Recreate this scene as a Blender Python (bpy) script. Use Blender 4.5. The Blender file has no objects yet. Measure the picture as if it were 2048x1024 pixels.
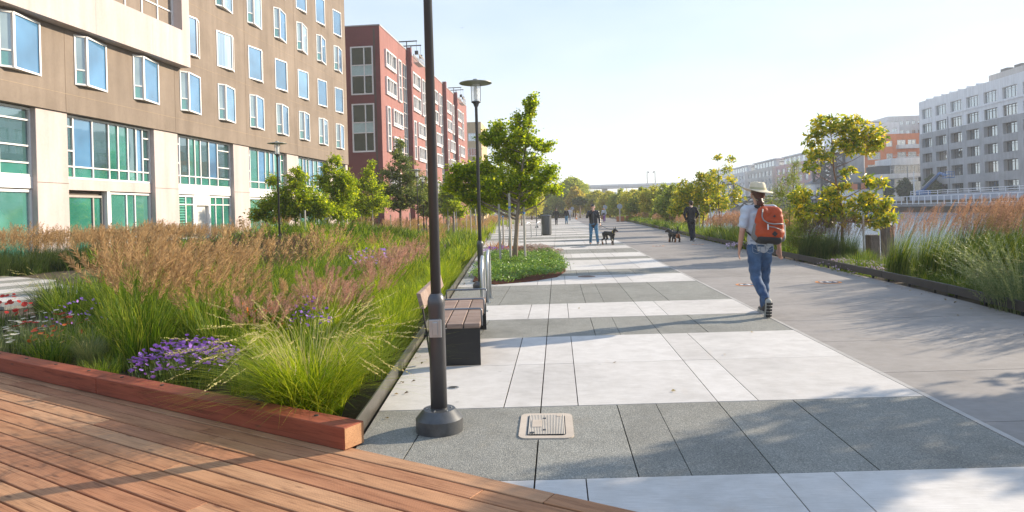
import bpy, bmesh, math, random
import numpy as np
from mathutils import Vector, Matrix, noise as mnoise

# ---------------------------------------------------------------- camera
SC = bpy.context.scene
COL = SC.collection
R = math.radians
rng = np.random.default_rng(7)
random.seed(7)

F_PX, YAW, ROLL, CAM_H, CY = 1365.0, R(3.81), 0.028, 1.52, 423.5
Fv = Vector((-math.sin(YAW), math.cos(YAW), 0)); R0 = Vector((math.cos(YAW), math.sin(YAW), 0)); Zv = Vector((0, 0, 1))
Rc = R0 * math.cos(ROLL) - Zv * math.sin(ROLL)
Uc = R0 * math.sin(ROLL) + Zv * math.cos(ROLL)
cam_data = bpy.data.cameras.new('camera')
cam = bpy.data.objects.new('camera', cam_data); COL.objects.link(cam)
M = Matrix.Identity(4)
for i in range(3):
    M[i][0] = Rc[i]; M[i][1] = Uc[i]; M[i][2] = -Fv[i]
M[2][3] = CAM_H
cam.matrix_world = M
cam_data.sensor_width = 36.0
cam_data.lens = 36.0 * F_PX / 2048.0
cam_data.shift_y = -(512 - CY) / 2048.0
cam_data.clip_start = 0.05; cam_data.clip_end = 9000
SC.camera = cam

# ---------------------------------------------------------------- sky, sun, exposure
SUN_AZ = math.atan2(0.887, 0.462)      # clockwise from +Y
SUN_EL = R(20.5)
world = bpy.data.worlds.new('World'); SC.world = world; world.use_nodes = True
wn = world.node_tree; wn.nodes.clear()
w_out = wn.nodes.new('ShaderNodeOutputWorld'); w_bg = wn.nodes.new('ShaderNodeBackground')
w_sky = wn.nodes.new('ShaderNodeTexSky'); w_sky.sky_type = 'NISHITA'; w_sky.sun_disc = False
w_sky.sun_elevation = SUN_EL; w_sky.sun_rotation = SUN_AZ
w_sky.air_density = 1.0; w_sky.dust_density = 0.35; w_sky.ozone_density = 2.0; w_sky.altitude = 0
# a thin bank of sea fog low in the sky, the same all the way round
w_tc = wn.nodes.new('ShaderNodeTexCoord'); w_sep = wn.nodes.new('ShaderNodeSeparateXYZ')
wn.links.new(w_tc.outputs['Generated'], w_sep.inputs[0])
w_map = wn.nodes.new('ShaderNodeMapping'); w_map.inputs['Scale'].default_value = (2.2, 2.2, 7.0)
wn.links.new(w_tc.outputs['Generated'], w_map.inputs['Vector'])
w_noise = wn.nodes.new('ShaderNodeTexNoise'); w_noise.inputs['Scale'].default_value = 2.3
w_noise.inputs['Detail'].default_value = 5.0; w_noise.inputs['Roughness'].default_value = 0.5
wn.links.new(w_map.outputs[0], w_noise.inputs['Vector'])
w_r1 = wn.nodes.new('ShaderNodeMapRange'); w_r1.inputs['From Min'].default_value = 0.0; w_r1.inputs['From Max'].default_value = 0.45
w_r1.inputs['To Min'].default_value = 0.0; w_r1.inputs['To Max'].default_value = 1.0
wn.links.new(w_sep.outputs['Z'], w_r1.inputs['Value'])
w_r2 = wn.nodes.new('ShaderNodeMapRange'); w_r2.inputs['From Min'].default_value = 0.3; w_r2.inputs['From Max'].default_value = 0.7
w_r2.inputs['To Min'].default_value = -0.10; w_r2.inputs['To Max'].default_value = 0.10
wn.links.new(w_noise.outputs['Fac'], w_r2.inputs['Value'])
w_add = wn.nodes.new('ShaderNodeMath'); w_add.operation = 'ADD'; w_add.use_clamp = True
wn.links.new(w_r1.outputs[0], w_add.inputs[0]); wn.links.new(w_r2.outputs[0], w_add.inputs[1])
w_haze = wn.nodes.new('ShaderNodeValToRGB'); w_haze.color_ramp.elements[0].color = (3.55, 3.62, 3.70, 1); w_haze.color_ramp.elements[1].color = (1.95, 2.58, 3.58, 1)
w_e = w_haze.color_ramp.elements.new(0.45); w_e.color = (2.95, 3.32, 3.80, 1)
wn.links.new(w_add.outputs[0], w_haze.inputs['Fac'])
w_mix = wn.nodes.new('ShaderNodeMixRGB'); w_mix.inputs['Fac'].default_value = 0.86
wn.links.new(w_haze.outputs['Color'], w_mix.inputs['Color2']); wn.links.new(w_sky.outputs[0], w_mix.inputs['Color1'])
wn.links.new(w_mix.outputs[0], w_bg.inputs['Color']); w_bg.inputs['Strength'].default_value = 0.15
wn.links.new(w_bg.outputs[0], w_out.inputs['Surface'])

sun_d = bpy.data.lights.new('sun', 'SUN'); sun_d.energy = 4.7; sun_d.angle = R(0.53); sun_d.color = (1.0, 0.86, 0.67)
sun = bpy.data.objects.new('sun', sun_d); COL.objects.link(sun)
sdir = Vector((math.sin(SUN_AZ) * math.cos(SUN_EL), math.cos(SUN_AZ) * math.cos(SUN_EL), math.sin(SUN_EL)))
sun.rotation_euler = sdir.to_track_quat('Z', 'Y').to_euler()
sun.location = (60, 30, 60)

SC.view_settings.view_transform = 'Standard'; SC.view_settings.look = 'None'
SC.view_settings.exposure = 0.95; SC.view_settings.gamma = 1.0; SC.view_settings.use_curve_mapping = False
SC.cycles.use_denoising = True
try: SC.cycles.denoiser = 'OPENIMAGEDENOISE'
except Exception: pass
SC.cycles.max_bounces = 6; SC.cycles.diffuse_bounces = 3; SC.cycles.glossy_bounces = 3
SC.cycles.transmission_bounces = 4; SC.cycles.transparent_max_bounces = 6
SC.cycles.sample_clamp_indirect = 6.0
SC.cycles.caustics_reflective = False; SC.cycles.caustics_refractive = False

# ---------------------------------------------------------------- helpers: meshes
class MB:
    """collects shapes, then links them as one mesh object"""
    def __init__(s): s.v = []; s.f = []; s.m = []; s.cur = 0
    def add(s, verts, faces):
        o = len(s.v); s.v.extend([tuple(p) for p in verts])
        for f in faces: s.f.append(tuple(i + o for i in f)); s.m.append(s.cur)
        return s
    def box(s, x0, x1, y0, y1, z0, z1):
        return s.add([(x0,y0,z0),(x1,y0,z0),(x1,y1,z0),(x0,y1,z0),(x0,y0,z1),(x1,y0,z1),(x1,y1,z1),(x0,y1,z1)],
                     [(0,3,2,1),(4,5,6,7),(0,1,5,4),(1,2,6,5),(2,3,7,6),(3,0,4,7)])
    def bar(s, a, b, w, h, up=(0,0,1)):
        a = Vector(a); b = Vector(b); d = (b - a).normalized(); up = Vector(up)
        sx = d.cross(up)
        if sx.length < 1e-4: sx = d.cross(Vector((1,0,0)))
        sx.normalize(); sy = sx.cross(d).normalized()
        sx *= w / 2; sy *= h / 2
        return s.add([a-sx-sy, a+sx-sy, a+sx+sy, a-sx+sy, b-sx-sy, b+sx-sy, b+sx+sy, b-sx+sy],
                     [(0,1,2,3),(7,6,5,4),(0,4,5,1),(1,5,6,2),(2,6,7,3),(3,7,4,0)])
    def tube(s, pts, radii, n=8, cap=True):
        pts = [Vector(p) for p in pts]
        if not hasattr(radii, '__len__'): radii = [radii] * len(pts)
        t0 = (pts[1] - pts[0]).normalized()
        ref = Vector((1,0,0)) if abs(t0.x) < 0.8 else Vector((0,1,0))
        nx = t0.cross(ref).normalized(); vs = []
        for i, p in enumerate(pts):
            t = (pts[min(i+1, len(pts)-1)] - pts[max(i-1, 0)]).normalized()
            nx = (nx - t * nx.dot(t)).normalized(); ny = t.cross(nx)
            for k in range(n):
                a = 2 * math.pi * k / n
                vs.append(p + (nx * math.cos(a) + ny * math.sin(a)) * radii[i])
        fs = []
        for i in range(len(pts) - 1):
            for k in range(n):
                k2 = (k + 1) % n
                fs.append((i*n+k, i*n+k2, (i+1)*n+k2, (i+1)*n+k))
        if cap:
            fs.append(tuple(range(n-1, -1, -1))); fs.append(tuple((len(pts)-1)*n + k for k in range(n)))
        return s.add(vs, fs)
    def lathe(s, prof, n=24, c=(0,0,0), cap=True):
        vs = []; fs = []
        for r, z in prof:
            for k in range(n):
                a = 2 * math.pi * k / n
                vs.append((c[0] + r * math.cos(a), c[1] + r * math.sin(a), c[2] + z))
        for i in range(len(prof) - 1):
            for k in range(n):
                k2 = (k + 1) % n
                fs.append((i*n+k, i*n+k2, (i+1)*n+k2, (i+1)*n+k))
        if cap:
            fs.append(tuple(range(n-1, -1, -1))); fs.append(tuple((len(prof)-1)*n + k for k in range(n)))
        return s.add(vs, fs)
    def prism(s, poly, z0, z1):
        n = len(poly)
        vs = [(x, y, z0) for x, y in poly] + [(x, y, z1) for x, y in poly]
        fs = [tuple(range(n-1, -1, -1)), tuple(range(n, 2*n))]
        for k in range(n):
            k2 = (k + 1) % n; fs.append((k, k2, n + k2, n + k))
        return s.add(vs, fs)
    def quad(s, a, b, c, d): return s.add([a, b, c, d], [(0,1,2,3)])
    def mesh(s, name, mats, smooth=False):
        me = bpy.data.meshes.new(name); me.from_pydata(s.v, [], s.f)
        for m in (mats if isinstance(mats, (list, tuple)) else [mats]): me.materials.append(m)
        if any(s.m): me.polygons.foreach_set('material_index', s.m)
        if smooth: me.polygons.foreach_set('use_smooth', [True] * len(me.polygons))
        me.update(); return me
    def build(s, name, mats, parent=None, smooth=False, loc=None, auto=None):
        me = s.mesh(name, mats, smooth or auto is not None)
        if auto is not None: me.set_sharp_from_angle(angle=R(auto))
        return link(name, me, parent, loc)

def link(name, me, parent=None, loc=None, rz=None):
    o = bpy.data.objects.new(name, me); COL.objects.link(o)
    if parent is not None: o.parent = parent
    if loc is not None: o.location = loc
    if rz is not None: o.rotation_euler = (0, 0, rz)
    return o

def tag(o, label=None, cat=None, group=None, kind=None):
    if label: o['label'] = label
    if cat: o['category'] = cat
    if group: o['group'] = group
    if kind: o['kind'] = kind
    return o

def thing(name, label, cat, loc=(0,0,0), rz=0, group=None):
    o = bpy.data.objects.new(name, None); COL.objects.link(o)
    o.empty_display_size = 0.2
    o.location = loc; o.rotation_euler = (0, 0, rz)
    return tag(o, label, cat, group)

def copy_tree(o, parent=None, label=None, loc=None, rz=None):
    c = o.copy(); COL.objects.link(c); c.parent = parent
    if label: c['label'] = label
    if loc is not None: c.location = loc
    if rz is not None: c.rotation_euler = (0, 0, rz)
    for ch in list(o.children): copy_tree(ch, c)
    return c

def bevel_mesh(me, w, seg=1, ang=40):
    bm = bmesh.new(); bm.from_mesh(me)
    es = [e for e in bm.edges if len(e.link_faces) == 2 and e.calc_face_angle(0) > R(ang)]
    bmesh.ops.bevel(bm, geom=es, offset=w, segments=seg, affect='EDGES', profile=0.5)
    bm.to_mesh(me); bm.free(); return me

def np_mesh(name, V, tris, mats, mat_idx=None, smooth=False):
    """V (n,3), tris (m,3) -> mesh, fast"""
    me = bpy.data.meshes.new(name)
    nV, nT = len(V), len(tris)
    me.vertices.add(nV); me.vertices.foreach_set('co', np.ascontiguousarray(V, dtype=np.float32).ravel())
    me.loops.add(nT * 3); me.loops.foreach_set('vertex_index', np.ascontiguousarray(tris, dtype=np.int32).ravel())
    me.polygons.add(nT); me.polygons.foreach_set('loop_start', np.arange(nT, dtype=np.int32) * 3)
    try: me.polygons.foreach_set('loop_total', np.full(nT, 3, dtype=np.int32))
    except Exception: pass
    for m in mats: me.materials.append(m)
    if mat_idx is not None: me.polygons.foreach_set('material_index', np.ascontiguousarray(mat_idx, dtype=np.int32))
    if smooth: me.polygons.foreach_set('use_smooth', np.ones(nT, dtype=bool))
    me.update(calc_edges=True); me.validate()
    return me

def grid_wall(mb, W, H, holes, depth, x0=0.0, z0=0.0, y=0.0, top=True):
    """front wall in the plane y with rectangular holes (xa,xb,za,zb) whose reveals go back by depth"""
    xs = sorted({x0, x0 + W, *[h[0] for h in holes], *[h[1] for h in holes]})
    zs = sorted({z0, z0 + H, *[h[2] for h in holes], *[h[3] for h in holes]})
    xs = [x for x in xs if x0 - 1e-6 <= x <= x0 + W + 1e-6]; zs = [z for z in zs if z0 - 1e-6 <= z <= z0 + H + 1e-6]
    for i in range(len(xs) - 1):
        run = None
        for j in range(len(zs) - 1):
            cx, cz = (xs[i] + xs[i+1]) / 2, (zs[j] + zs[j+1]) / 2
            inside = any(h[0] < cx < h[1] and h[2] < cz < h[3] for h in holes)
            if not inside:
                if run is None: run = zs[j]
                end = zs[j+1]
            if (inside or j == len(zs) - 2) and run is not None:
                mb.quad((xs[i], y, run), (xs[i+1], y, run), (xs[i+1], y, end), (xs[i], y, end)); run = None
    for a, b, c, d in holes:
        yb = y + depth
        mb.quad((a,y,c),(a,y,d),(a,yb,d),(a,yb,c)); mb.quad((b,y,c),(b,yb,c),(b,yb,d),(b,y,d))
        mb.quad((a,y,c),(a,yb,c),(b,yb,c),(b,y,c)); mb.quad((a,y,d),(b,y,d),(b,yb,d),(a,yb,d))
    return mb

# ---------------------------------------------------------------- helpers: materials
def mat_new(name):
    m = bpy.data.materials.new(name); m.use_nodes = True
    nt = m.node_tree; b = nt.nodes['Principled BSDF']
    return m, nt, b

def ramp(nt, fac, stops):
    r = nt.nodes.new('ShaderNodeValToRGB')
    el = r.color_ramp.elements
    el[0].position = stops[0][0]; el[0].color = (*stops[0][1], 1)
    el[1].position = stops[-1][0]; el[1].color = (*stops[-1][1], 1)
    for p, c in stops[1:-1]:
        e = el.new(p); e.color = (*c, 1)
    nt.links.new(fac, r.inputs['Fac']); return r.outputs['Color']

def tex_noise(nt, scale, detail=4, rough=0.55, vec=None, dist=0.0):
    n = nt.nodes.new('ShaderNodeTexNoise'); n.inputs['Scale'].default_value = scale
    n.inputs['Detail'].default_value = detail; n.inputs['Roughness'].default_value = rough
    n.inputs['Distortion'].default_value = dist
    if vec is not None: nt.links.new(vec, n.inputs['Vector'])
    return n.outputs['Fac']

def coords(nt, kind='Object', scale=(1,1,1), rot=(0,0,0)):
    t = nt.nodes.new('ShaderNodeTexCoord'); mp = nt.nodes.new('ShaderNodeMapping')
    mp.inputs['Scale'].default_value = scale; mp.inputs['Rotation'].default_value = rot
    nt.links.new(t.outputs[kind], mp.inputs['Vector']); return mp.outputs['Vector']

def world_pos(nt, scale=(1,1,1), rot=(0,0,0)):
    t = nt.nodes.new('ShaderNodeNewGeometry'); mp = nt.nodes.new('ShaderNodeMapping')
    mp.inputs['Scale'].default_value = scale; mp.inputs['Rotation'].default_value = rot
    nt.links.new(t.outputs['Position'], mp.inputs['Vector']); return mp.outputs['Vector']

def mixc(nt, fac, a, b, mode='MIX'):
    n = nt.nodes.new('ShaderNodeMixRGB'); n.blend_type = mode
    for sock, val in ((n.inputs['Fac'], fac), (n.inputs['Color1'], a), (n.inputs['Color2'], b)):
        if isinstance(val, (int, float)): sock.default_value = val
        elif isinstance(val, tuple): sock.default_value = (*val, 1)
        else: nt.links.new(val, sock)
    return n.outputs['Color']

def bump(nt, b, h, strength=0.3, dist=0.01):
    n = nt.nodes.new('ShaderNodeBump'); n.inputs['Strength'].default_value = strength; n.inputs['Distance'].default_value = dist
    nt.links.new(h, n.inputs['Height']); nt.links.new(n.outputs['Normal'], b.inputs['Normal'])

def simple(name, col, rough=0.6, metal=0.0, var=0.12, scale=6.0, spec=0.5, bmp=0.0, bscale=60.0):
    """plain painted or cast surface with a little uneven tone"""
    m, nt, b = mat_new(name)
    c = tuple(col)
    dark = tuple(x * (1 - var) for x in c); lite = tuple(min(1, x * (1 + var)) for x in c)
    n = tex_noise(nt, scale, 5, 0.6, coords(nt))
    nt.links.new(ramp(nt, n, [(0.3, dark), (0.7, lite)]), b.inputs['Base Color'])
    b.inputs['Roughness'].default_value = rough; b.inputs['Metallic'].default_value = metal
    b.inputs['Specular IOR Level'].default_value = spec
    if bmp: bump(nt, b, tex_noise(nt, bscale, 4, 0.6, coords(nt)), bmp, 0.004)
    return m

def leafmat(name, cols, trans=0.45, rough=0.5, spec=0.25, tint=(1.15, 1.1, 0.6)):
    """leaf or blade: each blade its own tone, light comes through"""
    m, nt, b = mat_new(name)
    g = nt.nodes.new('ShaderNodeNewGeometry')
    stops = [(i / max(1, len(cols) - 1), c) for i, c in enumerate(cols)]
    col = ramp(nt, g.outputs['Random Per Island'], stops)
    nt.links.new(col, b.inputs['Base Color']); b.inputs['Roughness'].default_value = rough
    b.inputs['Specular IOR Level'].default_value = spec
    tr = nt.nodes.new('ShaderNodeBsdfTranslucent')
    nt.links.new(mixc(nt, 1.0, col, tint, 'MULTIPLY'), tr.inputs['Color'])
    mx = nt.nodes.new('ShaderNodeMixShader'); mx.inputs['Fac'].default_value = trans
    out = nt.nodes['Material Output']
    nt.links.new(b.outputs[0], mx.inputs[1]); nt.links.new(tr.outputs[0], mx.inputs[2]); nt.links.new(mx.outputs[0], out.inputs['Surface'])
    return m

def glassmat(name, col, refl=0.5, rough=0.03, wob=0.0):
    """window glass seen by day: a base colour behind a mirror layer"""
    m, nt, b = mat_new(name)
    n = tex_noise(nt, 0.55, 2, 0.5, world_pos(nt))
    nt.links.new(ramp(nt, n, [(0.35, tuple(x * 0.6 for x in col)), (0.65, col)]), b.inputs['Base Color'])
    b.inputs['Roughness'].default_value = 0.25; b.inputs['Specular IOR Level'].default_value = 0.3
    gl = nt.nodes.new('ShaderNodeBsdfGlossy'); gl.inputs['Roughness'].default_value = rough
    gl.inputs['Color'].default_value = (0.86, 0.95, 1.0, 1)
    fr = nt.nodes.new('ShaderNodeFresnel'); fr.inputs['IOR'].default_value = 1.5
    mr = nt.nodes.new('ShaderNodeMapRange'); mr.inputs['To Min'].default_value = refl; mr.inputs['To Max'].default_value = 1.0
    nt.links.new(fr.outputs[0], mr.inputs['Value'])
    if wob:
        bn = nt.nodes.new('ShaderNodeBump'); bn.inputs['Strength'].default_value = wob; bn.inputs['Distance'].default_value = 0.05
        nt.links.new(tex_noise(nt, 0.8, 1, 0.4, world_pos(nt)), bn.inputs['Height'])
        nt.links.new(bn.outputs[0], gl.inputs['Normal'])
    mx = nt.nodes.new('ShaderNodeMixShader')
    nt.links.new(mr.outputs[0], mx.inputs[0]); nt.links.new(b.outputs[0], mx.inputs[1]); nt.links.new(gl.outputs[0], mx.inputs[2])
    nt.links.new(mx.outputs[0], nt.nodes['Material Output'].inputs['Surface'])
    return m

def ground_at(x): return 0.0
# ================================================================= materials of the setting
def concrete(name, col, speck=0.0, spscale=220, stain=0.25, brush=False):
    m, nt, b = mat_new(name)
    p = world_pos(nt)
    oi = nt.nodes.new('ShaderNodeObjectInfo')
    big = tex_noise(nt, 0.9, 6, 0.62, p, 0.4)
    mid = tex_noise(nt, 5.5, 6, 0.65, p)
    d = tuple(x * (1 - stain) for x in col); l = tuple(min(1, x * (1 + stain * 0.45)) for x in col)
    c = ramp(nt, big, [(0.28, d), (0.5, col), (0.75, l)])
    c = mixc(nt, 0.55, c, ramp(nt, mid, [(0.3, (0.80, 0.78, 0.75)), (0.62, (1.06, 1.05, 1.04))]), 'MULTIPLY')
    c = mixc(nt, 1.0, c, ramp(nt, oi.outputs['Random'], [(0.0, (0.93, 0.92, 0.91)), (1.0, (1.05, 1.05, 1.05))]), 'MULTIPLY')
    # faint warm rust and leaf stains
    st = tex_noise(nt, 1.7, 5, 0.7, world_pos(nt, (1, 0.5, 1)), 1.2)
    c = mixc(nt, ramp(nt, st, [(0.60, (0, 0, 0)), (0.78, (0.35, 0.35, 0.35))]), c, tuple(x * y for x, y in zip(col, (0.86, 0.70, 0.54))))
    # gum and dirt spots
    vg = nt.nodes.new('ShaderNodeTexVoronoi'); vg.inputs['Scale'].default_value = 2.3; nt.links.new(p, vg.inputs['Vector'])
    c = mixc(nt, ramp(nt, vg.outputs['Distance'], [(0.02, (0.4, 0.4, 0.4)), (0.055, (0, 0, 0))]), c, tuple(x * 0.35 for x in col))
    if speck:
        v = nt.nodes.new('ShaderNodeTexVoronoi'); v.inputs['Scale'].default_value = spscale
        nt.links.new(p, v.inputs['Vector'])
        sp = nt.nodes.new('ShaderNodeSeparateColor'); nt.links.new(v.outputs['Color'], sp.inputs[0])
        c = mixc(nt, speck, c, ramp(nt, sp.outputs[0], [(0.0, (0.25, 0.25, 0.26)), (0.45, (0.85, 0.85, 0.83)), (0.8, (1.25, 1.2, 1.1)), (1.0, (2.1, 2.0, 1.85))]), 'MULTIPLY')
        bump(nt, b, v.outputs['Distance'], 0.5, 0.006)
    elif brush:
        h = tex_noise(nt, 60, 3, 0.6, world_pos(nt, (0.12, 3.0, 1)))
        c = mixc(nt, 0.6, c, ramp(nt, h, [(0.35, (0.80, 0.79, 0.78)), (0.6, (1.06, 1.06, 1.06))]), 'MULTIPLY')
        bump(nt, b, h, 0.25, 0.004)
    nt.links.new(c, b.inputs['Base Color'])
    b.inputs['Roughness'].default_value = 0.82; b.inputs['Specular IOR Level'].default_value = 0.35
    return m

M_white = concrete('pale_concrete', (0.555, 0.535, 0.515), stain=0.14, brush=True)
M_dark = concrete('dark_aggregate', (0.25, 0.252, 0.235), speck=0.55, spscale=190, stain=0.22)
M_tan = concrete('tan_concrete', (0.272, 0.252, 0.238), stain=0.2, brush=True)
M_strip = concrete('joint_strip', (0.40, 0.385, 0.37), stain=0.12)

def soilmat():
    m, nt, b = mat_new('soil_and_leaf_litter')
    p = world_pos(nt)
    n = tex_noise(nt, 3.0, 8, 0.7, p); n2 = tex_noise(nt, 40, 4, 0.7, p)
    c = ramp(nt, n, [(0.3, (0.045, 0.032, 0.02)), (0.55, (0.085, 0.06, 0.035)), (0.75, (0.07, 0.075, 0.03))])
    c = mixc(nt, 0.6, c, ramp(nt, n2, [(0.3, (0.5, 0.45, 0.4)), (0.7, (1.4, 1.3, 1.1))]), 'MULTIPLY')
    nt.links.new(c, b.inputs['Base Color']); b.inputs['Roughness'].default_value = 0.95
    bump(nt, b, n2, 0.8, 0.03); return m
M_soil = soilmat()

def watermat():
    m, nt, b = mat_new('choppy_water')
    b.inputs['Base Color'].default_value = (0.30, 0.35, 0.385, 1); b.inputs['Roughness'].default_value = 0.08
    b.inputs['IOR'].default_value = 1.33; b.inputs['Specular IOR Level'].default_value = 1.0
    w1 = tex_noise(nt, 2.2, 3, 0.6, world_pos(nt, (0.6, 1.4, 1), (0, 0, 0.5)), 0.6)
    w2 = tex_noise(nt, 7.0, 2, 0.6, world_pos(nt, (0.7, 1.3, 1), (0, 0, 0.2)), 0.4)
    a = nt.nodes.new('ShaderNodeMath'); a.operation = 'MULTIPLY_ADD'; a.inputs[1].default_value = 0.35
    nt.links.new(w2, a.inputs[0]); nt.links.new(w1, a.inputs[2])
    bump(nt, b, a.outputs[0], 0.9, 0.22); return m
M_water = watermat()

# ================================================================= ground sheet with the creek cut into it
KERB = [(5.55, 4.0), (5.95, 9.2), (6.13, 11.3), (6.27, 14.9), (6.32, 19.0), (6.62, 30.3), (7.01, 41.5), (7.6, 58.0), (8.6, 90.0), (9.6, 150.0)]
def kerb_x(y):
    if y <= KERB[0][1]: return KERB[0][0] - (KERB[0][1] - y) * 0.06
    for (xa, ya), (xb, yb) in zip(KERB, KERB[1:]):
        if y <= yb: return xa + (xb - xa) * (y - ya) / (yb - ya)
    return KERB[-1][0] + (y - 150) * 0.02
def bank_x(y): return kerb_x(min(y, 170)) + (2.3 if y < 30 else 2.3 + min(1.0, (y - 30) / 60) * 2.2)
WATER_Z, QUAY_Z = -0.6, 1.5
gm = MB(); ys = [-3000, -120, -40] + list(range(-20, 170, 10)) + [200, 260, 330, 332, 3500]
cols = []
for y in ys:
    bx = bank_x(max(0, min(y, 170)))
    end = y > 330
    prof = [(-3500, -0.07), (bx - 0.6, -0.07), (bx, -0.1), (bx + 1.2, -0.7 if not end else 0.0), (bx + 3, -1.8 if not end else 0.3),
            (64.5, -1.8 if not end else 1.0), (65.2, QUAY_Z), (110, QUAY_Z), (3500, QUAY_Z)]
    cols.append([(x, y, z) for x, z in prof])
nc = len(cols[0])
gm.add([p for c in cols for p in c], [(i*nc+k, i*nc+k+1, (i+1)*nc+k+1, (i+1)*nc+k) for i in range(len(ys)-1) for k in range(nc-1)])
tag(gm.build('ground', M_soil), kind='structure')
wm = MB(); wm.quad((6, -300, WATER_Z), (64.9, -300, WATER_Z), (64.9, 331.5, WATER_Z), (6, 331.5, WATER_Z))
tag(wm.build('water', M_water), kind='structure')

def berm(x, y): return 0.85 * math.exp(-((x + 10.2) / 4.2) ** 2 - ((y - 28) / 8.5) ** 2)
bmm = MB(); nb_ = 26
bmm.add([(-20 + 16.5*i/nb_, 14 + 34*j/nb_, berm(-20 + 16.5*i/nb_, 14 + 34*j/nb_) - 0.10) for j in range(nb_+1) for i in range(nb_+1)], [(j*(nb_+1)+i, j*(nb_+1)+i+1, (j+1)*(nb_+1)+i+1, (j+1)*(nb_+1)+i) for j in range(nb_) for i in range(nb_)])
tag(bmm.build('earth_berm', M_soil, smooth=True), kind='structure')
# ================================================================= paved promenade: every slab a piece
D0 = Vector((-1.40, 4.40, 0)); DT = Vector((0.879, -0.477, 0)).normalized(); DN = Vector((-0.477, -0.879, 0)).normalized()
SKEW = 0.065
def edge_x(y): return -1.40 - 0.077 * (y - 4.42)
def clip(poly, px, py, nx, ny):
    """keep the side where (p - P).n <= 0"""
    out = []
    for i in range(len(poly)):
        a, b = poly[i], poly[(i + 1) % len(poly)]
        da = (a[0]-px)*nx + (a[1]-py)*ny; db = (b[0]-px)*nx + (b[1]-py)*ny
        if da <= 0: out.append(a)
        if (da < 0 < db) or (db < 0 < da):
            t = da / (da - db); out.append((a[0] + (b[0]-a[0])*t, a[1] + (b[1]-a[1])*t))
    return out
prom = tag(thing('promenade_paving', None, None), kind='structure')
bands = [1.2, 3.87, 5.32, 8.25, 9.65, 11.15, 14.05, 15.8, 17.3, 20.7, 21.8, 23.8, 26.4, 28.7]
pat = [1.4, 2.9, 1.4, 1.5, 2.9, 1.6, 1.5, 2.6]
i = 0
while bands[-1] < 128: bands.append(bands[-1] + pat[i % 8] * (1 + bands[-1] / 400)); i += 1
G = 0.005
JX = {0: (-3.3, -0.46, -0.17, 0.12, 1.2, 1.52, 2.80), 1: (-3.3, -1.0, -0.17, 0.42, 0.72, 1.2, 1.78, 2.80), 2: (-3.3, -0.85, -0.17, 0.3, 1.2, 2.05, 2.80)}
for bi in range(len(bands) - 1):
    ya, yb = bands[bi], bands[bi + 1]
    white = bi % 2 == 0
    js = JX[(0 if white else 1) if bi < 6 else bi % 3]
    if ya > 45: js = (-3.3, -0.17, 1.2, 2.80)
    js = tuple(x if -0.5 < x or k else edge_x((ya + yb) / 2) - 0.6 for k, x in enumerate(js))
    subs = [(ya, yb)] if (yb - ya) < 2.5 or not white or ya > 45 else [(ya, (ya + yb) / 2), ((ya + yb) / 2, yb)]
    for (y0, y1) in subs:
        for xa, xb in zip(js, js[1:]):
            g = G * (0.5 if (xa in (0.12, 1.52, 0.42, 0.72)) else 1)
            poly = [(xa+g, y0+g+SKEW*xa), (xb-g, y0+g+SKEW*xb), (xb-g, y1-g+SKEW*xb), (xa+g, y1-g+SKEW*xa)]
            poly = clip(poly, edge_x(0) + 0.035, 0, -1, -0.077)
            poly = clip(poly, D0.x, D0.y, DN.x, DN.y) if poly else poly
            if len(poly) < 3: continue
            s = MB().prism(poly, -0.06, 0.0 if white else -0.0015)
            o = s.build('slab', M_white if white else M_dark, prom)
# the thin pale strip along the tan walkway, then the walkway itself
tanp = tag(thing('tan_walkway', None, None), kind='structure')
y = 0.4; k = 0
while y < 150:
    L = 1.42 if y < 40 else 4.3
    xa, xb = 2.87, None
    q = [(2.803, y+0.002+SKEW*2.8), (2.848, y+0.002+SKEW*2.85), (2.848, y+L-0.002+SKEW*2.85), (2.803, y+L-0.002+SKEW*2.8)]
    q = clip(q, D0.x, D0.y, DN.x, DN.y)
    if len(q) > 2: MB().prism(q, -0.06, 0.001).build('edge_strip', M_strip, prom)
    ya0, ya1 = y + SKEW*2.9, y + L + SKEW*2.9
    kx0, kx1 = kerb_x(y + 0.2), kerb_x(y + L + 0.2)
    q = [(2.853, ya0+0.005), (kx0 - 0.02, y+0.005+SKEW*kx0), (kx1 - 0.02, y+L-0.005+SKEW*kx1), (2.853, ya1-0.005)]
    MB().prism(q, -0.06, -0.001).build('slab', M_tan, tanp)
    y += L; k += 1
# a strip of plain paving that crosses the garden towards the brown building
gp = tag(thing('garden_path', None, None), kind='structure')
ga, gb = Vector((-9.6, 13.4, 0)), Vector((-17.6, 18.3, 0)); gd = (gb - ga).normalized(); gn = Vector((-gd.y, gd.x, 0))
for k in range(9):
    a = ga + gd * (k * 1.05 + 0.004); b = ga + gd * (k * 1.05 + 1.046)
    w0, w1 = -1.6, 1.5
    MB().prism([tuple((a + gn*w0)[:2]), tuple((b + gn*w0)[:2]), tuple((b + gn*w1)[:2]), tuple((a + gn*w1)[:2])][::-1], -0.06, 0.0).build('slab', M_white if k % 2 else M_dark, gp)
gp2 = tag(thing('garden_path', None, None), kind='structure')
for k in range(6):
    MB().box(-11.5 + k*1.6, -9.93 + k*1.6, 33.0, 35.2, -0.06, 0.0).build('slab', M_white, gp2)

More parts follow.
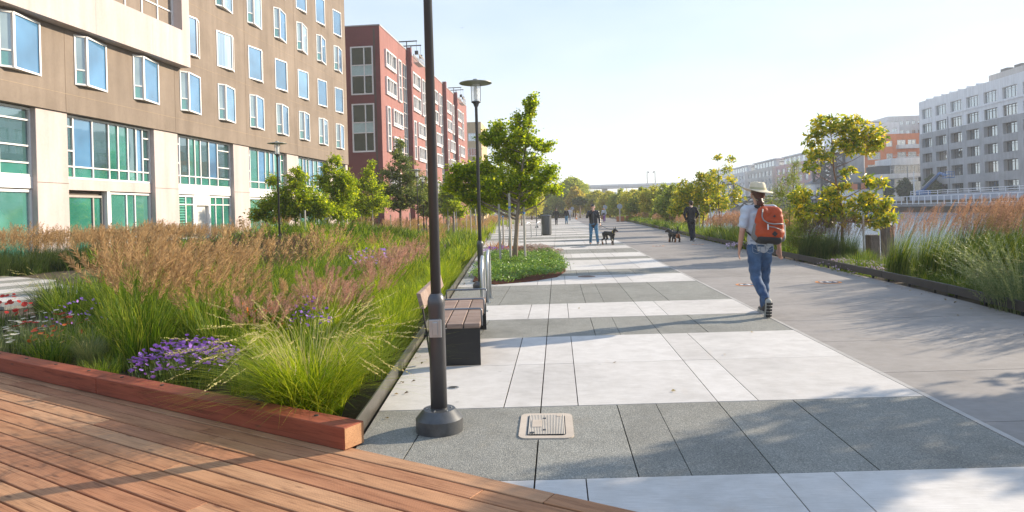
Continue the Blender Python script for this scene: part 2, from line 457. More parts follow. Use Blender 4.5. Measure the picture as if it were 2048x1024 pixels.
# ================================================================= timber deck: every board a piece
def woodmat(name, stops, grain=1.0, dimple=True, gx=3.0):
    m, nt, b = mat_new(name)
    oi = nt.nodes.new('ShaderNodeObjectInfo')
    cx = nt.nodes.new('ShaderNodeTexCoord'); ad = nt.nodes.new('ShaderNodeVectorMath'); ad.operation = 'ADD'
    ml = nt.nodes.new('ShaderNodeVectorMath'); ml.operation = 'SCALE'; ml.inputs['Scale'].default_value = 37.0
    cb = nt.nodes.new('ShaderNodeCombineXYZ'); nt.links.new(oi.outputs['Random'], cb.inputs[0]); nt.links.new(oi.outputs['Random'], cb.inputs[1])
    nt.links.new(cb.outputs[0], ml.inputs[0]); nt.links.new(cx.outputs['Object'], ad.inputs[0]); nt.links.new(ml.outputs[0], ad.inputs[1])
    mp = nt.nodes.new('ShaderNodeMapping'); mp.inputs['Scale'].default_value = (gx * 0.35, gx * 7, gx * 7); nt.links.new(ad.outputs[0], mp.inputs['Vector'])
    n = tex_noise(nt, 2.0 * grain, 6, 0.62, mp.outputs['Vector'], 1.4)
    mp2 = nt.nodes.new('ShaderNodeMapping'); mp2.inputs['Scale'].default_value = (0.8, 3.5, 3.5); nt.links.new(ad.outputs[0], mp2.inputs['Vector'])
    n2 = tex_noise(nt, 1.4, 5, 0.6, mp2.outputs['Vector'], 0.6)
    base = ramp(nt, oi.outputs['Random'], stops)
    c = mixc(nt, 0.85, base, ramp(nt, n, [(0.28, (0.40, 0.33, 0.29)), (0.48, (0.94, 0.92, 0.90)), (0.72, (1.22, 1.19, 1.16))]), 'MULTIPLY')
    c = mixc(nt, 0.7, c, ramp(nt, n2, [(0.28, (0.66, 0.52, 0.45)), (0.5, (1.0, 0.98, 0.96)), (0.72, (1.20, 1.22, 1.24))]), 'MULTIPLY')
    vk = nt.nodes.new('ShaderNodeTexVoronoi'); vk.inputs['Scale'].default_value = 1.0
    mp3 = nt.nodes.new('ShaderNodeMapping'); mp3.inputs['Scale'].default_value = (2.6, 9, 9); nt.links.new(ad.outputs[0], mp3.inputs['Vector'])
    nt.links.new(mp3.outputs[0], vk.inputs['Vector'])
    c = mixc(nt, ramp(nt, vk.outputs['Distance'], [(0.05, (0.75, 0.75, 0.75)), (0.13, (0, 0, 0))]), c, (0.10, 0.045, 0.028))
    nt.links.new(c, b.inputs['Base Color']); b.inputs['Roughness'].default_value = 0.72; b.inputs['Specular IOR Level'].default_value = 0.3
    h = n
    if dimple:
        vo = nt.nodes.new('ShaderNodeTexVoronoi'); vo.inputs['Randomness'].default_value = 0.12; vo.inputs['Scale'].default_value = 85
        nt.links.new(cx.outputs['Object'], vo.inputs['Vector'])
        d = ramp(nt, vo.outputs['Distance'], [(0.10, (0, 0, 0)), (0.30, (1, 1, 1))])
        c2 = mixc(nt, ramp(nt, vo.outputs['Distance'], [(0.08, (0.42, 0.42, 0.42)), (0.26, (0, 0, 0))]), c, (0.12, 0.06, 0.04))
        nt.links.new(c2, b.inputs['Base Color'])
        bump(nt, b, d, 0.35, 0.003)
    else: bump(nt, b, h, 0.3, 0.004)
    return m
M_deck = woodmat('deck_boards', [(0.0, (0.393, 0.197, 0.100)), (0.2, (0.443, 0.242, 0.129)), (0.4, (0.418, 0.211, 0.110)), (0.55, (0.374, 0.173, 0.091)), (0.72, (0.457, 0.259, 0.143)), (0.86, (0.399, 0.222, 0.126)), (1.0, (0.393, 0.199, 0.105))])
M_beam = woodmat('stained_redwood', [(0.0, (0.235, 0.058, 0.03)), (1.0, (0.28, 0.075, 0.038))], grain=0.9, dimple=False)
M_beamend = woodmat('redwood_end_grain', [(0.0, (0.44, 0.24, 0.12)), (1.0, (0.46, 0.26, 0.14))], grain=3.0, dimple=False)
deck = tag(thing('timber_deck', None, None), kind='structure')
d_ang = math.atan2(DT.y, DT.x); BW = 0.141
for r in range(24):
    t = -9.5 + random.uniform(-1.5, 0)
    while t < 3.2:
        L = random.choice((2.4, 3.05, 3.6, 4.2)); t1 = min(t + L, 3.6)
        me = MB().box(-(t1-t)/2 + 0.0025, (t1-t)/2 - 0.0025, -BW/2 + random.uniform(0.005, 0.0085), BW/2 - random.uniform(0.005, 0.0085), -0.04, 0.0).mesh('plank', M_deck)
        bevel_mesh(me, 0.003)
        c = D0 + DT * ((t + t1) / 2) + DN * ((r + 0.5) * BW + 0.004)
        o = link('plank', me, deck, (c.x, c.y, 0.006 + random.uniform(-0.002, 0.002)), d_ang)
        t = t1
joist = MB().prism([tuple((D0 + DT*a + DN*b)[:2]) for a, b in ((-9.6, 0.01), (-9.6, 3.5), (3.6, 3.5), (3.6, 0.01))], -0.062, -0.055)
joist.build('underlay', simple('deck_underside', (0.03, 0.022, 0.018), 0.9), deck)

M_bolt = simple('dark_bolt', (0.06, 0.055, 0.05), 0.5, 0.6)
kb = thing('timber_kerb', 'long red-stained square timber beam edging the deck beside the grass bed', 'beam', tuple(D0), d_ang)
for (ta, tb) in ((-3.05, 0.03), (-6.1, -3.056), (-9.3, -6.106)):
    me = MB().box(-(tb-ta)/2, (tb-ta)/2, -0.09, 0.09, 0, 0.146).mesh('timber', [M_beam, M_beamend]); bevel_mesh(me, 0.006)
    for p in me.polygons:
        if abs(p.normal.x) > 0.9 and p.area > 0.01: p.material_index = 1
    b_ = link('timber', me, kb, ((ta+tb)/2, 0.01, 0.009))
    for q in np.arange(ta + 0.22, tb, 0.62):
        MB().lathe([(0.016, 0), (0.016, 0.005), (0.008, 0.008)], 10).build('bolt', M_bolt, b_, loc=(q - (ta+tb)/2, 0.02, 0.146))

# ================================================================= steel edgings
M_steel = simple('dark_painted_steel', (0.045, 0.043, 0.042), 0.45, 0.3, 0.25, 3.0)
M_edge = simple('grey_steel_edging', (0.16, 0.15, 0.135), 0.38, 0.75, 0.3, 4.0)
se = thing('steel_edging', 'low grey steel strip edging the grass bed along the paving', 'edging', (-1.40, 4.42, 0))
e_ang = math.atan2(1, -0.077)
prev = 0.12
while prev < 46:
    L = 3.0
    a = Vector((-0.077*prev, prev, 0)); b = Vector((-0.077*(prev+L-0.008), prev+L-0.008, 0))
    MB().bar(a + Vector((0, 0, 0.035)), b + Vector((0, 0, 0.035)), 0.012, 0.19).build('plate', M_edge, se)
    prev += L
kr = thing('steel_kerb', 'raised dark steel kerb on short feet along the waterside planting', 'kerb', (KERB[0][0], KERB[0][1], 0))
y = 4.0; O = Vector((KERB[0][0], KERB[0][1], 0))
while y < 120:
    L = 2.4 if y < 50 else 6.0
    a = Vector((kerb_x(y), y, 0)) - O; b = Vector((kerb_x(y + L), y + L, 0)) - O
    d = (b - a).normalized(); b2 = b - d * 0.012
    pl = MB().bar(a + Vector((0, 0, 0.115)), b2 + Vector((0, 0, 0.115)), 0.05, 0.13).build('rail', M_steel, kr)
    if y < 60:
        for f in (0.18, 0.55, 0.9):
            c = a.lerp(b, f); MB().box(c.x-0.018, c.x+0.018, c.y-0.012, c.y+0.012, -0.06, 0.05).build('foot', M_steel, pl)
    y += L
# ================================================================= buildings: shared pieces
def stucco(name, col, panel=None, stain=0.2):
    m, nt, b = mat_new(name)
    p = world_pos(nt)
    n = tex_noise(nt, 0.35, 6, 0.6, p, 0.5); n2 = tex_noise(nt, 9, 5, 0.7, p); n3 = tex_noise(nt, 0.8, 4, 0.6, world_pos(nt, (2.5, 2.5, 0.25)))
    d = tuple(x * (1 - stain) for x in col); l = tuple(min(1, x * (1 + stain * 0.5)) for x in col)
    c = ramp(nt, n, [(0.3, d), (0.6, col), (0.8, l)])
    c = mixc(nt, 0.5, c, ramp(nt, n3, [(0.32, (0.74, 0.72, 0.70)), (0.62, (1.06, 1.06, 1.06))]), 'MULTIPLY')
    c = mixc(nt, 0.35, c, ramp(nt, n2, [(0.3, (0.8, 0.8, 0.8)), (0.7, (1.1, 1.1, 1.1))]), 'MULTIPLY')
    nt.links.new(c, b.inputs['Base Color']); b.inputs['Roughness'].default_value = 0.9; b.inputs['Specular IOR Level'].default_value = 0.2
    bump(nt, b, n2, 0.25, 0.02); return m

def siding(name, col, pitch=0.2):
    m, nt, b = mat_new(name)
    t = nt.nodes.new('ShaderNodeTexCoord'); sp = nt.nodes.new('ShaderNodeSeparateXYZ'); nt.links.new(t.outputs['Object'], sp.inputs[0])
    ml = nt.nodes.new('ShaderNodeMath'); ml.operation = 'MULTIPLY'; ml.inputs[1].default_value = 1 / pitch; nt.links.new(sp.outputs['Z'], ml.inputs[0])
    fr = nt.nodes.new('ShaderNodeMath'); fr.operation = 'FRACT'; nt.links.new(ml.outputs[0], fr.inputs[0])
    n = tex_noise(nt, 0.6, 5, 0.6, world_pos(nt))
    c = ramp(nt, n, [(0.3, tuple(x * 0.85 for x in col)), (0.7, tuple(x * 1.1 for x in col))])
    line = ramp(nt, fr.outputs[0], [(0.0, (0.55, 0.5, 0.5)), (0.10, (1, 1, 1))])
    c = mixc(nt, 0.6, c, line, 'MULTIPLY')
    nt.links.new(c, b.inputs['Base Color']); b.inputs['Roughness'].default_value = 0.7
    bump(nt, b, fr.outputs[0], 0.6, 0.015); return m

M_brown = stucco('brown_stucco', (0.245, 0.198, 0.16))
M_cream = stucco('cream_plaster', (0.53, 0.455, 0.435), stain=0.08)
M_frame = simple('white_window_frame', (0.74, 0.73, 0.72), 0.4, 0, 0.05)
M_gteal = glassmat('teal_window_glass', (0.03, 0.235, 0.175), 0.22, 0.03, 0.02)
M_gteald = glassmat('dark_teal_glass', (0.02, 0.085, 0.085), 0.25, 0.02, 0.06)
M_gteal2 = glassmat('pale_teal_glass', (0.085, 0.34, 0.275), 0.30, 0.05, 0.02)
M_gblue = glassmat('sky_painted_glass', (0.085, 0.235, 0.42), 0.14, 0.02, 0.015)  # blue of the reflected sky painted into this and the next two base colours
M_gblue2 = glassmat('pale_sky_painted_glass', (0.13, 0.30, 0.48), 0.2, 0.02, 0.03)
M_gblue3 = glassmat('deep_sky_painted_glass', (0.05, 0.15, 0.27), 0.16, 0.02, 0.04)
M_gpale = glassmat('sash_glass', (0.32, 0.42, 0.44), 0.18, 0.04, 0.02)
M_gdark = glassmat('dark_window_glass', (0.018, 0.05, 0.042), 0.05, 0.03, 0.12)
M_gmid = glassmat('grey_window_glass', (0.05, 0.075, 0.085), 0.42, 0.03, 0.05)
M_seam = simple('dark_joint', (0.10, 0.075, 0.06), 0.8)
M_red = siding('red_siding', (0.175, 0.045, 0.046), 0.2)
M_redlt = stucco('rose_panels', (0.315, 0.152, 0.136), stain=0.12)
M_metal = simple('brushed_metal', (0.45, 0.45, 0.45), 0.4, 0.7)
M_roofg = simple('grey_roof', (0.22, 0.21, 0.2), 0.9)

def curtainmat():
    m = glassmat('curtained_glass', (0.30, 0.42, 0.52), 0.16, 0.03, 0.02); nt = m.node_tree; b = nt.nodes['Principled BSDF']
    w = nt.nodes.new('ShaderNodeTexWave'); w.inputs['Scale'].default_value = 2.6; w.inputs['Distortion'].default_value = 2.0; nt.links.new(world_pos(nt, (0.3, 3, 0.15), (0, 0, 0)), w.inputs['Vector'])
    nt.links.new(ramp(nt, w.outputs['Fac'], [(0.0, (0.14, 0.24, 0.34)), (1.0, (0.36, 0.47, 0.55))]), b.inputs['Base Color']); return m
M_gcurt = curtainmat()
def facade_root(name, label, cat, A, ang):
    return thing(name, label, cat, (A[0], A[1], A[2] if len(A) > 2 else 0), ang)

def flat_window(w, h, vs, hs, fw=0.07, fd=0.09, mats=(None, None), name='window'):
    """frame mesh with mullions at vs (x) and transoms at hs (z); and the list of pane rectangles"""
    f = MB()
    xs = [0.0] + list(vs) + [w]; zs = [0.0] + list(hs) + [h]
    f.box(0, fw, -fd, 0, 0, h); f.box(w-fw, w, -fd, 0, 0, h); f.box(fw, w-fw, -fd, 0, 0, fw); f.box(fw, w-fw, -fd, 0, h-fw, h)
    for x in vs: f.box(x-fw*0.4, x+fw*0.4, -fd*0.85, -0.001, fw, h-fw)
    prev = [fw] + [x for x in vs] + [w-fw]
    for z in hs:
        for a, b in zip(prev, prev[1:]):
            f.box(a + (fw*0.4 if a != fw else 0), b - (fw*0.4 if b != w-fw else 0), -fd*0.85, -0.001, z-fw*0.35, z+fw*0.35)
    me = f.mesh('frame', mats[0])
    p = []
    for a, b in zip(xs, xs[1:]):
        for c, d in zip(zs, zs[1:]):
            p.append(MB().quad((a+0.01, -0.02, c+0.01), (b-0.01, -0.02, c+0.01), (b-0.01, -0.02, d-0.01), (a+0.01, -0.02, d-0.01)).mesh('pane', mats[1]))
    return me, p

def put_window(parent, fm, panes, loc, name='window', pm=None):
    w = link(name, fm, parent, loc)
    for k, p in enumerate(panes):
        link('pane', p, w)
    return w

# ================================================================= brown building on the left
bA, bB = Vector((-20.0, 25.2)), Vector((-18.4, 59.5))
b_ang = math.atan2(bB.y - bA.y, bB.x - bA.x)
brown = facade_root('brown_building', 'tall brown stucco apartment block with angled bay windows over cream ground floor piers', 'building', (bA.x, bA.y, 0), b_ang)
S0, S1, TOPZ = -9.3, 34.4, 27.0
cols_s = [2.0 + 3.69 * k for k in range(-3, 9)]
rows_z = [7.36, 10.46, 13.98, 17.08, 20.5, 23.6]
holes = []
WW, WH = 1.86, 2.02
for ri, z in enumerate(rows_z):
    for ci, s in enumerate(cols_s):
        if s + WW > S1 - 0.5 or s < S0 + 0.3: continue
        if ri >= 1 and s < 9.3: continue            # the cream projecting volume covers these
        holes.append((s + 0.03, s + WW - 0.03, z + 0.03, z + WH - 0.03))
wl = MB(); grid_wall(wl, S1 - S0, TOPZ - 6.1, holes, 0.35, S0, 6.1)
wl.quad((S1, 0, 6.1), (S1, 16, 6.1), (S1, 16, TOPZ), (S1, 0, TOPZ)); wl.quad((S0, 0, TOPZ), (S1, 0, TOPZ), (S1, 16, TOPZ), (S0, 16, TOPZ))
wl.quad((S0, 0, 6.1), (S0, 0.6, 6.1), (S1, 0.6, 6.1), (S1, 0, 6.1)); wl.quad((S0, 16, 0), (S0, 0, 0), (S0, 0, TOPZ), (S0, 16, TOPZ))
wl.build('wall', M_brown, brown)
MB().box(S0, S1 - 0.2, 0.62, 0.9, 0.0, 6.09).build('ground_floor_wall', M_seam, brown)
MB().box(S1 - 0.6, S1 - 0.05, 0.9, 15.9, 0.0, 6.09).build('end_wall', M_cream, brown)
M_jt = stucco('joint_tan', (0.33, 0.26, 0.19)); M_jd = stucco('joint_dark', (0.18, 0.135, 0.10))
# panel joints in the stucco, thin grooves covered with a reglet
for z in (6.85, 9.95, 13.25, 16.5, 19.9):
    a = S0 if z < 9.5 else 9.6
    MB().box(a, S1, -0.006, 0.002, z, z + 0.025).build('reveal_joint', M_jt, brown)
for s in (1.45, 8.9, 16.3, 23.7, 31.0):
    MB().box(s, s + 0.025, -0.005, 0.002, 6.1, TOPZ if s > 9.6 else 9.5).build('reveal_joint', M_jd, brown)

def oriel(ax, pr, kind):
    """three-sided shallow bay: wall, apex at ax standing out by pr, wall; frame and its panes"""
    f = MB(); w, h = WW, WH; t = 0.075
    P = [(0, 0), (ax, -pr), (w, 0)]
    for z in (0, h):
        for a, b in zip(P, P[1:]): f.bar((a[0], a[1], z), (b[0], b[1], z), t, t)
    for a in P: f.bar((a[0], a[1], -t/2), (a[0], a[1], h + t/2), t, t, up=(0, 1, 0))
    f.add([(0, 0, -t/2), (ax, -pr, -t/2), (w, 0, -t/2), (0, 0, h+t/2), (ax, -pr, h+t/2), (w, 0, h+t/2)], [(0, 2, 1), (3, 4, 5)])
    if kind == 'A':
        zt = h * 0.30; f.bar((0, 0, zt), (ax, -pr, zt), t*0.8, t*0.8); f.bar((ax*0.5-0.2, -pr*0.5+0.085, zt), (ax*0.5-0.2, -pr*0.5+0.085, zt), t, t) if False else None
        # sash stiles beside the wall and the apex
        f.bar((ax*0.90, -pr*0.90 - 0.01, 0), (ax*0.90, -pr*0.90 - 0.01, h), t*0.7, t*1.4, up=(0, 1, 0))
    fm = f.mesh('frame', M_frame)
    def pane(a, b, z0, z1, m, off=0.012):
        d = Vector((b[0]-a[0], b[1]-a[1], 0)).normalized(); n = Vector((-d.y, d.x, 0)) * off
        return MB().quad((a[0]+n.x, a[1]+n.y, z0), (b[0]+n.x, b[1]+n.y, z0), (b[0]+n.x, b[1]+n.y, z1), (a[0]+n.x, a[1]+n.y, z1)).mesh('pane', m)
    panes = []
    if kind == 'A':
        panes += [pane(P[0], P[1], 0, h*0.30, M_gteal), pane(P[0], P[1], h*0.30, h, M_gpale), pane(P[1], P[2], 0, h, M_gblue)]
    else:
        panes += [pane(P[0], P[1], 0, h, M_gblue)]
        panes.append(MB().bar((ax + 0.03, -pr + 0.05, h/2), (w - 0.03, -0.03, h/2), 0.04, h - 0.15).mesh('louvre', M_seam))
    return fm, panes
WA = oriel(0.40, 0.25, 'A'); WB = oriel(1.34, 0.2, 'B')
for ri, z in enumerate(rows_z):
    for ci, s in enumerate(cols_s):
        if s + WW > S1 - 0.5 or s < S0 + 0.3 or (ri >= 1 and s < 9.3): continue
        fm, panes = WA if ri % 2 == 0 else WB
        wnd = link('window', fm, brown, (s, 0, z))
        for q, p in enumerate(panes):
            o = link(p.name.split('.')[0], p, wnd)
            if p.name.startswith('pane'):
                o.material_slots[0].link = 'OBJECT'; big = p.materials[0] == M_gblue
                o.material_slots[0].material = random.choice((M_gblue, M_gblue, M_gblue2, M_gblue3, M_gcurt)) if big else p.materials[0]

# cream projecting volume with its tall glazing
PY = -0.55
cv = MB(); gh = (-7.5, 8.85, 11.35, 26.2)
grid_wall(cv, 9.5 + 9.3, TOPZ + 0.3 - 9.55, [gh], 0.62, S0, 9.55, PY)
cv.quad((9.5, PY, 9.55), (9.5, 0, 9.55), (9.5, 0, TOPZ+0.3), (9.5, PY, TOPZ+0.3)); cv.quad((S0, PY, 9.55), (S0, 0, 9.55), (9.5, 0, 9.55), (9.5, PY, 9.55))
cv.quad((S0, PY, TOPZ+0.3), (9.5, PY, TOPZ+0.3), (9.5, 0, TOPZ+0.3), (S0, 0, TOPZ+0.3))
box_o = cv.build('projecting_volume', M_cream, brown)
for s in (2.6, 6.4): MB().box(s, s+0.02, PY-0.004, PY+0.001, 9.55, 11.35).build('reveal_joint', M_cream, box_o)
gw = gh[1] - gh[0]; vs = [1.2, 2.3, 3.5, 4.7, 5.8, 7.0, 8.2, 9.3, 10.4, 11.6, 12.7, 13.9, 15.1]
fm, pn = flat_window(gw, gh[3]-gh[2], vs, [0.95, 3.2, 4.2, 6.4, 7.4, 10.0, 12], 0.09, 0.12, (M_frame, M_gblue))
put_window(brown, fm, pn, (gh[0], PY + 0.6, gh[2]), 'curtain_wall')

# ground floor piers, spandrels and glazing
piers = [(-7.75, -5.9), (0.0, 1.62), (7.25, 9.2), (14.8, 16.7), (22.15, 24.05), (29.6, 31.5), (33.9, 34.4)]
for a, b in piers:
    me = MB().box(a, b, 0.10, 0.62, 0.0, 6.09).mesh('pier', M_cream); bevel_mesh(me, 0.012)
    pr_ = link('pier', me, brown)
    MB().box(a, b, 0.095, 0.102, 3.18, 3.20).build('reveal_joint', M_seam, pr_)
UP = ([0.62, 1.62, 2.62, 3.27, 3.95, 4.62, 5.10], 2.62)
for bi, (a, b) in enumerate([(-5.9, 0.0), (1.62, 7.25), (9.2, 14.8), (16.7, 22.15), (24.05, 29.6), (31.5, 33.9)]):
    w = b - a
    MB().box(a, b, 0.30, 0.61, 2.95, 3.40).build('spandrel', M_frame if bi != 1 else M_cream, brown)
    vs = [v * w / 5.63 for v in ([0.6, 1.72, 2.74, 3.36, 4.02, 4.62, 5.08] if bi % 2 else [0.52, 1.36, 1.95, 2.5, 3.35, 4.25])] if w > 3 else [0.8, 1.6]
    fm, pn = flat_window(w, 2.66, vs, [0.52], 0.085, 0.10, (M_frame, M_gteal))
    uw = put_window(brown, fm, pn, (a, 0.42, 3.41), 'glazing')
    for k, p in enumerate(uw.children):                # upper lights carry reflections painted as pane colours, the low row is green spandrel glass
        if k % 2 == 1: p.data.materials[0] = (M_gteal, M_gteald, M_gblue, M_gteald, M_gteal)[(k // 2 + bi) % 5] if bi < 3 else (M_gblue, M_gteal)[(k // 2) % 2]
    for v0, v1 in ([(0, vs[0])] + ([(vs[-1], w)] if w > 3 else [])):
        for z in (1.15, 2.15): MB().box(v0 + 0.05, v1 - 0.03, -0.085, -0.002, z, z + 0.06).build('transom', M_frame, uw)
    if bi == 1:       # recessed entrance with a screen beside it
        rc = MB(); rc.box(a + 0.05, a + 0.45, 0.62, 1.8, 0, 2.9); rc.build('entrance_reveal', M_cream, brown)
        fm, pn = flat_window(2.2, 2.75, [1.6], [], 0.10, 0.1, (simple('grey_door_frame', (0.33, 0.3, 0.28), 0.5), M_gteal))
        put_window(brown, fm, pn, (a + 0.3, 0.60, 0.0), 'entrance_door')
        fm, pn = flat_window(w - 2.75, 2.85, [1.15, 1.75], [], 0.08, 0.1, (M_frame, M_gteal2))
        put_window(brown, fm, pn, (a + 2.72, 0.45, 0.05), 'glazing')
        MB().box(a + 2.52, a + 2.7, 0.32, 0.6, 0, 2.94).build('post', M_frame, brown)
    elif bi == 2:     # slatted window, white door, three lights
        fm, pn = flat_window(1.75, 2.85, [1.0], [0.55, 2.35], 0.09, 0.1, (M_frame, M_gteal))
        lw = put_window(brown, fm, pn, (a, 0.45, 0.05), 'glazing')
        for k in range(18): MB().box(0.1, 0.94, -0.06, -0.03, 0.25 + k*0.14, 0.30 + k*0.14).build('slat', simple('green_slat', (0.08, 0.33, 0.26), 0.5) if k == 0 else bpy.data.materials['green_slat'], lw)
        dr = MB().box(a + 1.95, a + 3.15, 0.50, 0.56, 0.0, 2.35).build('door', simple('white_door', (0.62, 0.60, 0.56), 0.5), brown)
        MB().box(a + 2.02, a + 2.06, 0.44, 0.49, 0.9, 1.2).build('handle', M_metal, dr)
        df = MB(); df.box(a+1.77, a+1.94, 0.34, 0.6, 0, 2.93); df.box(a+3.16, a+3.3, 0.34, 0.6, 0, 2.93); df.box(a+1.94, a+3.16, 0.34, 0.6, 2.36, 2.93); df.build('door_frame', M_frame, dr)
        fm, pn = flat_window(w - 3.3, 2.85, [0.65, 1.45], [2.35], 0.08, 0.1, (M_frame, M_gteal))
        put_window(brown, fm, pn, (a + 3.3, 0.45, 0.05), 'glazing')
    else:
        fm, pn = flat_window(w, 2.85, [1.9, 3.6, 4.2] if w > 3 else [1.2], [], 0.10, 0.1, (M_frame, M_gteal2))
        put_window(brown, fm, pn, (a, 0.45, 0.05), 'glazing')
# a small bank of door bells and a post lamp beside the entrance
for k in range(4): MB().lathe([(0.06, 0), (0.07, 0.04), (0.05, 0.08)], 12).build('door_bell', M_steel, brown, loc=(15.3, 0.03, 1.05 + k*0.2))

# ================================================================= red building behind it
rA, rB = Vector((-18.05, 70.3)), Vector((-18.05 + 0.03*60, 130.3))
r_ang = math.atan2(rB.y - rA.y, rB.x - rA.x)
red = facade_root('red_building', 'long dark red clad apartment block behind the brown one', 'building', (rA.x, rA.y, 0), r_ang)
RT = 21.4
M_rframe = simple('pale_metal_window_surround', (0.70, 0.67, 0.66), 0.45)
M_gsky = glassmat('red_house_glass', (0.26, 0.34, 0.36), 0.4, 0.04, 0.06)
fins = [11.3, 22.4, 33.4, 42.9]; rend = 56.0
bays = [(0.0, 11.3), (11.9, 22.4), (23.0, 33.4), (34.0, 42.9), (43.5, rend)]
wl = MB()
fb = MB(); fb.box(0, rend, 0.5, 0.7, 0, RT - 0.3); fb.build('inner_wall', M_seam, red)
fmA, pnA = flat_window(4.1, 1.92, [1.35, 2.05, 2.75], [0.35], 0.17, 0.30, (M_rframe, M_gsky))
fmN, pnN = flat_window(1.25, 4.9, [], [1.7, 3.1], 0.16, 0.30, (M_rframe, M_gsky))
fmG, pnG = flat_window(1.9, 15.0, [0.95], [1.3, 3.0, 4.3, 6.1, 7.4, 9.1, 10.4, 12.1, 13.4], 0.07, 0.1, (M_rframe, M_gmid))
holes = []
todo = []
for bi, (a, b) in enumerate(bays):
    sh = 0.0 if bi == 0 else 0.4
    big, nar = a + 1.8 + sh * 0, a + 6.7
    if bi == len(bays) - 1: pass
    for z in (17.45, 14.5): todo.append((fmA, pnA, a + 1.75, z, 4.1, 1.92))
    todo.append((fmN, pnN, a + 6.8, 14.5, 1.25, 4.9))
    todo.append((fmN, pnN, a + 1.7, 8.35, 1.25, 4.9))
    for z in (11.4, 8.35): todo.append((fmA, pnA, a + 4.2, z, 4.1, 1.92))
    for z in (4.4,): todo.append((fmA, pnA, a + 2.5, z, 4.1, 1.92))
    if bi < 4: todo.append((fmG, pnG, b - 2.05, 4.5, 1.9, 15.0))
holes = [(x + 0.02, x + w - 0.02, z + 0.02, z + h - 0.02) for _, _, x, z, w, h in todo]
grid_wall(wl, rend, RT, holes, 0.4)
wl.quad((0, 0, RT), (rend, 0, RT), (rend, 14, RT), (0, 14, RT)); wl.quad((rend, 0, 0), (rend, 14, 0), (rend, 14, RT), (rend, 0, RT))
wl.build('wall', M_redlt, red)
for fm, pn, x, z, w, h in todo:
    wn_ = put_window(red, fm, pn, (x, 0.10, z))
for s in fins:
    me = MB().box(s, s + 0.55, -0.55, -0.002, 0, RT + 0.35).mesh('fin', M_red); link('fin', me, red)
MB().box(-0.02, rend, -0.06, 0.0 - 0.002, RT, RT + 0.12).build('coping', M_metal, red)
# end wall towards the camera with its two stacked pairs of windows
ew = MB(); eh = [(-3.2, -0.75, 14.2, 19.3), (-3.2, -0.75, 8.2, 13.3)]
def turn(v): return [(0.0 + p[1], -p[0], p[2]) for p in v]
tmp = MB(); grid_wall(tmp, 12, RT, [(a + 12, b + 12, c, d) for a, b, c, d in eh], 0.3)
# local end-wall frame: x' runs to the right (towards the promenade), so place on a turned child
ew_o = tmp.build('end_wall', M_red, red); ew_o.rotation_euler = (0, 0, -math.pi/2); ew_o.location = (0, 12.0, 0)
fmE, pnE = flat_window(2.41, 5.06, [1.45], [2.0, 3.1], 0.13, 0.16, (M_frame, M_gdark))
for z in (14.22, 8.22):
    w_ = link('window', fmE, red, (0.10, 12 - 8.82, z), -math.pi/2)
    for k, p in enumerate(pnE):
        o = link('pane', p, w_)
    MB().box(0.1, 2.3, -0.09, -0.03, 2.05, 3.05).build('spandrel_panel', simple('pale_green_panel', (0.42, 0.56, 0.56), 0.25) if z > 14 else bpy.data.materials['pale_green_panel'], w_)
MB().box(-0.05, 0.0, 0, 12, RT, RT + 0.12).build('coping', M_metal, red)

# window-cleaning cradles hanging from the roof of the red building
def cradle(loc, label):
    t = thing('cleaning_cradle', label, 'cradle', loc, r_ang, 'window-cleaning cradles on the red building')
    c = MB(); c.box(0, 2.6, -0.35, 0.35, 0, 0.08)
    for z in (0.45, 0.9, 1.05):
        for yy in (-0.35, 0.35): c.bar((0, yy, z), (2.6, yy, z), 0.06, 0.06)
    for x in (0, 0.65, 1.3, 1.95, 2.6):
        for yy in (-0.35, 0.35): c.bar((x, yy, 0.05), (x, yy, 1.05), 0.05, 0.05)
    c.build('platform', simple('cradle_grey', (0.42, 0.38, 0.35), 0.6) if 'cradle_grey' not in bpy.data.materials else bpy.data.materials['cradle_grey'], t)
    for x in (0.2, 2.4):
        h = MB(); h.box(x-0.12, x+0.12, -0.2, 0.2, 1.06, 1.5); h.build('hoist', M_steel, t)
        j = MB(); j.bar((x, -0.1, 2.7), (x, 2.6, 2.7), 0.12, 0.12); j.bar((x, 1.2, 1.7), (x, 1.2, 2.64), 0.1, 0.1); j.build('roof_beam', M_steel, t)
        MB().bar((x, 0, 1.5), (x, 0, 2.64), 0.03, 0.03).build('cable', M_steel, t)
    return t
def red_pt(s, out, z):
    u = Vector((math.cos(r_ang), math.sin(r_ang), 0)); n = Vector((u.y, -u.x, 0))
    p = Vector((rA.x, rA.y, 0)) + u * s + n * out; return (p.x, p.y, z)
cradle(red_pt(11.6, 1.15, 19.9), 'grey window-cleaning cradle hung at the near roof edge of the red building')
cradle(red_pt(43.2, 1.15, 19.9), 'grey window-cleaning cradle hung further along the red roof, right of the lamp post')

# pale yellow block closing the row
cr = facade_root('cream_building', 'pale yellow apartment block at the far end of the red one', 'building', (-22.5, 168.0, 0), 0)
cw = MB(); hs_ = [(0.9, 3.0, z, z + 2.0) for z in (19.3, 15.6, 11.8, 8.2, 4.5)]
grid_wall(cw, 4.2, 24.0, hs_, 0.25); cw.quad((4.2, 0, 0), (4.2, 14, 0), (4.2, 14, 24), (4.2, 0, 24)); cw.quad((0, 0, 24), (4.2, 0, 24), (4.2, 14, 24), (0, 14, 24))
cw.build('wall', stucco('yellow_plaster', (0.55, 0.42, 0.25), stain=0.1), cr)
fm, pn = flat_window(2.1, 2.0, [0.7, 1.4], [], 0.12, 0.12, (M_frame, M_gmid))
for a, b, z, _ in hs_: put_window(cr, fm, pn, (0.9, 0.2, z))
# ================================================================= grasses and flowers
WIND = np.array([0.30, -0.10])          # plumes lean to the right, a little towards the camera

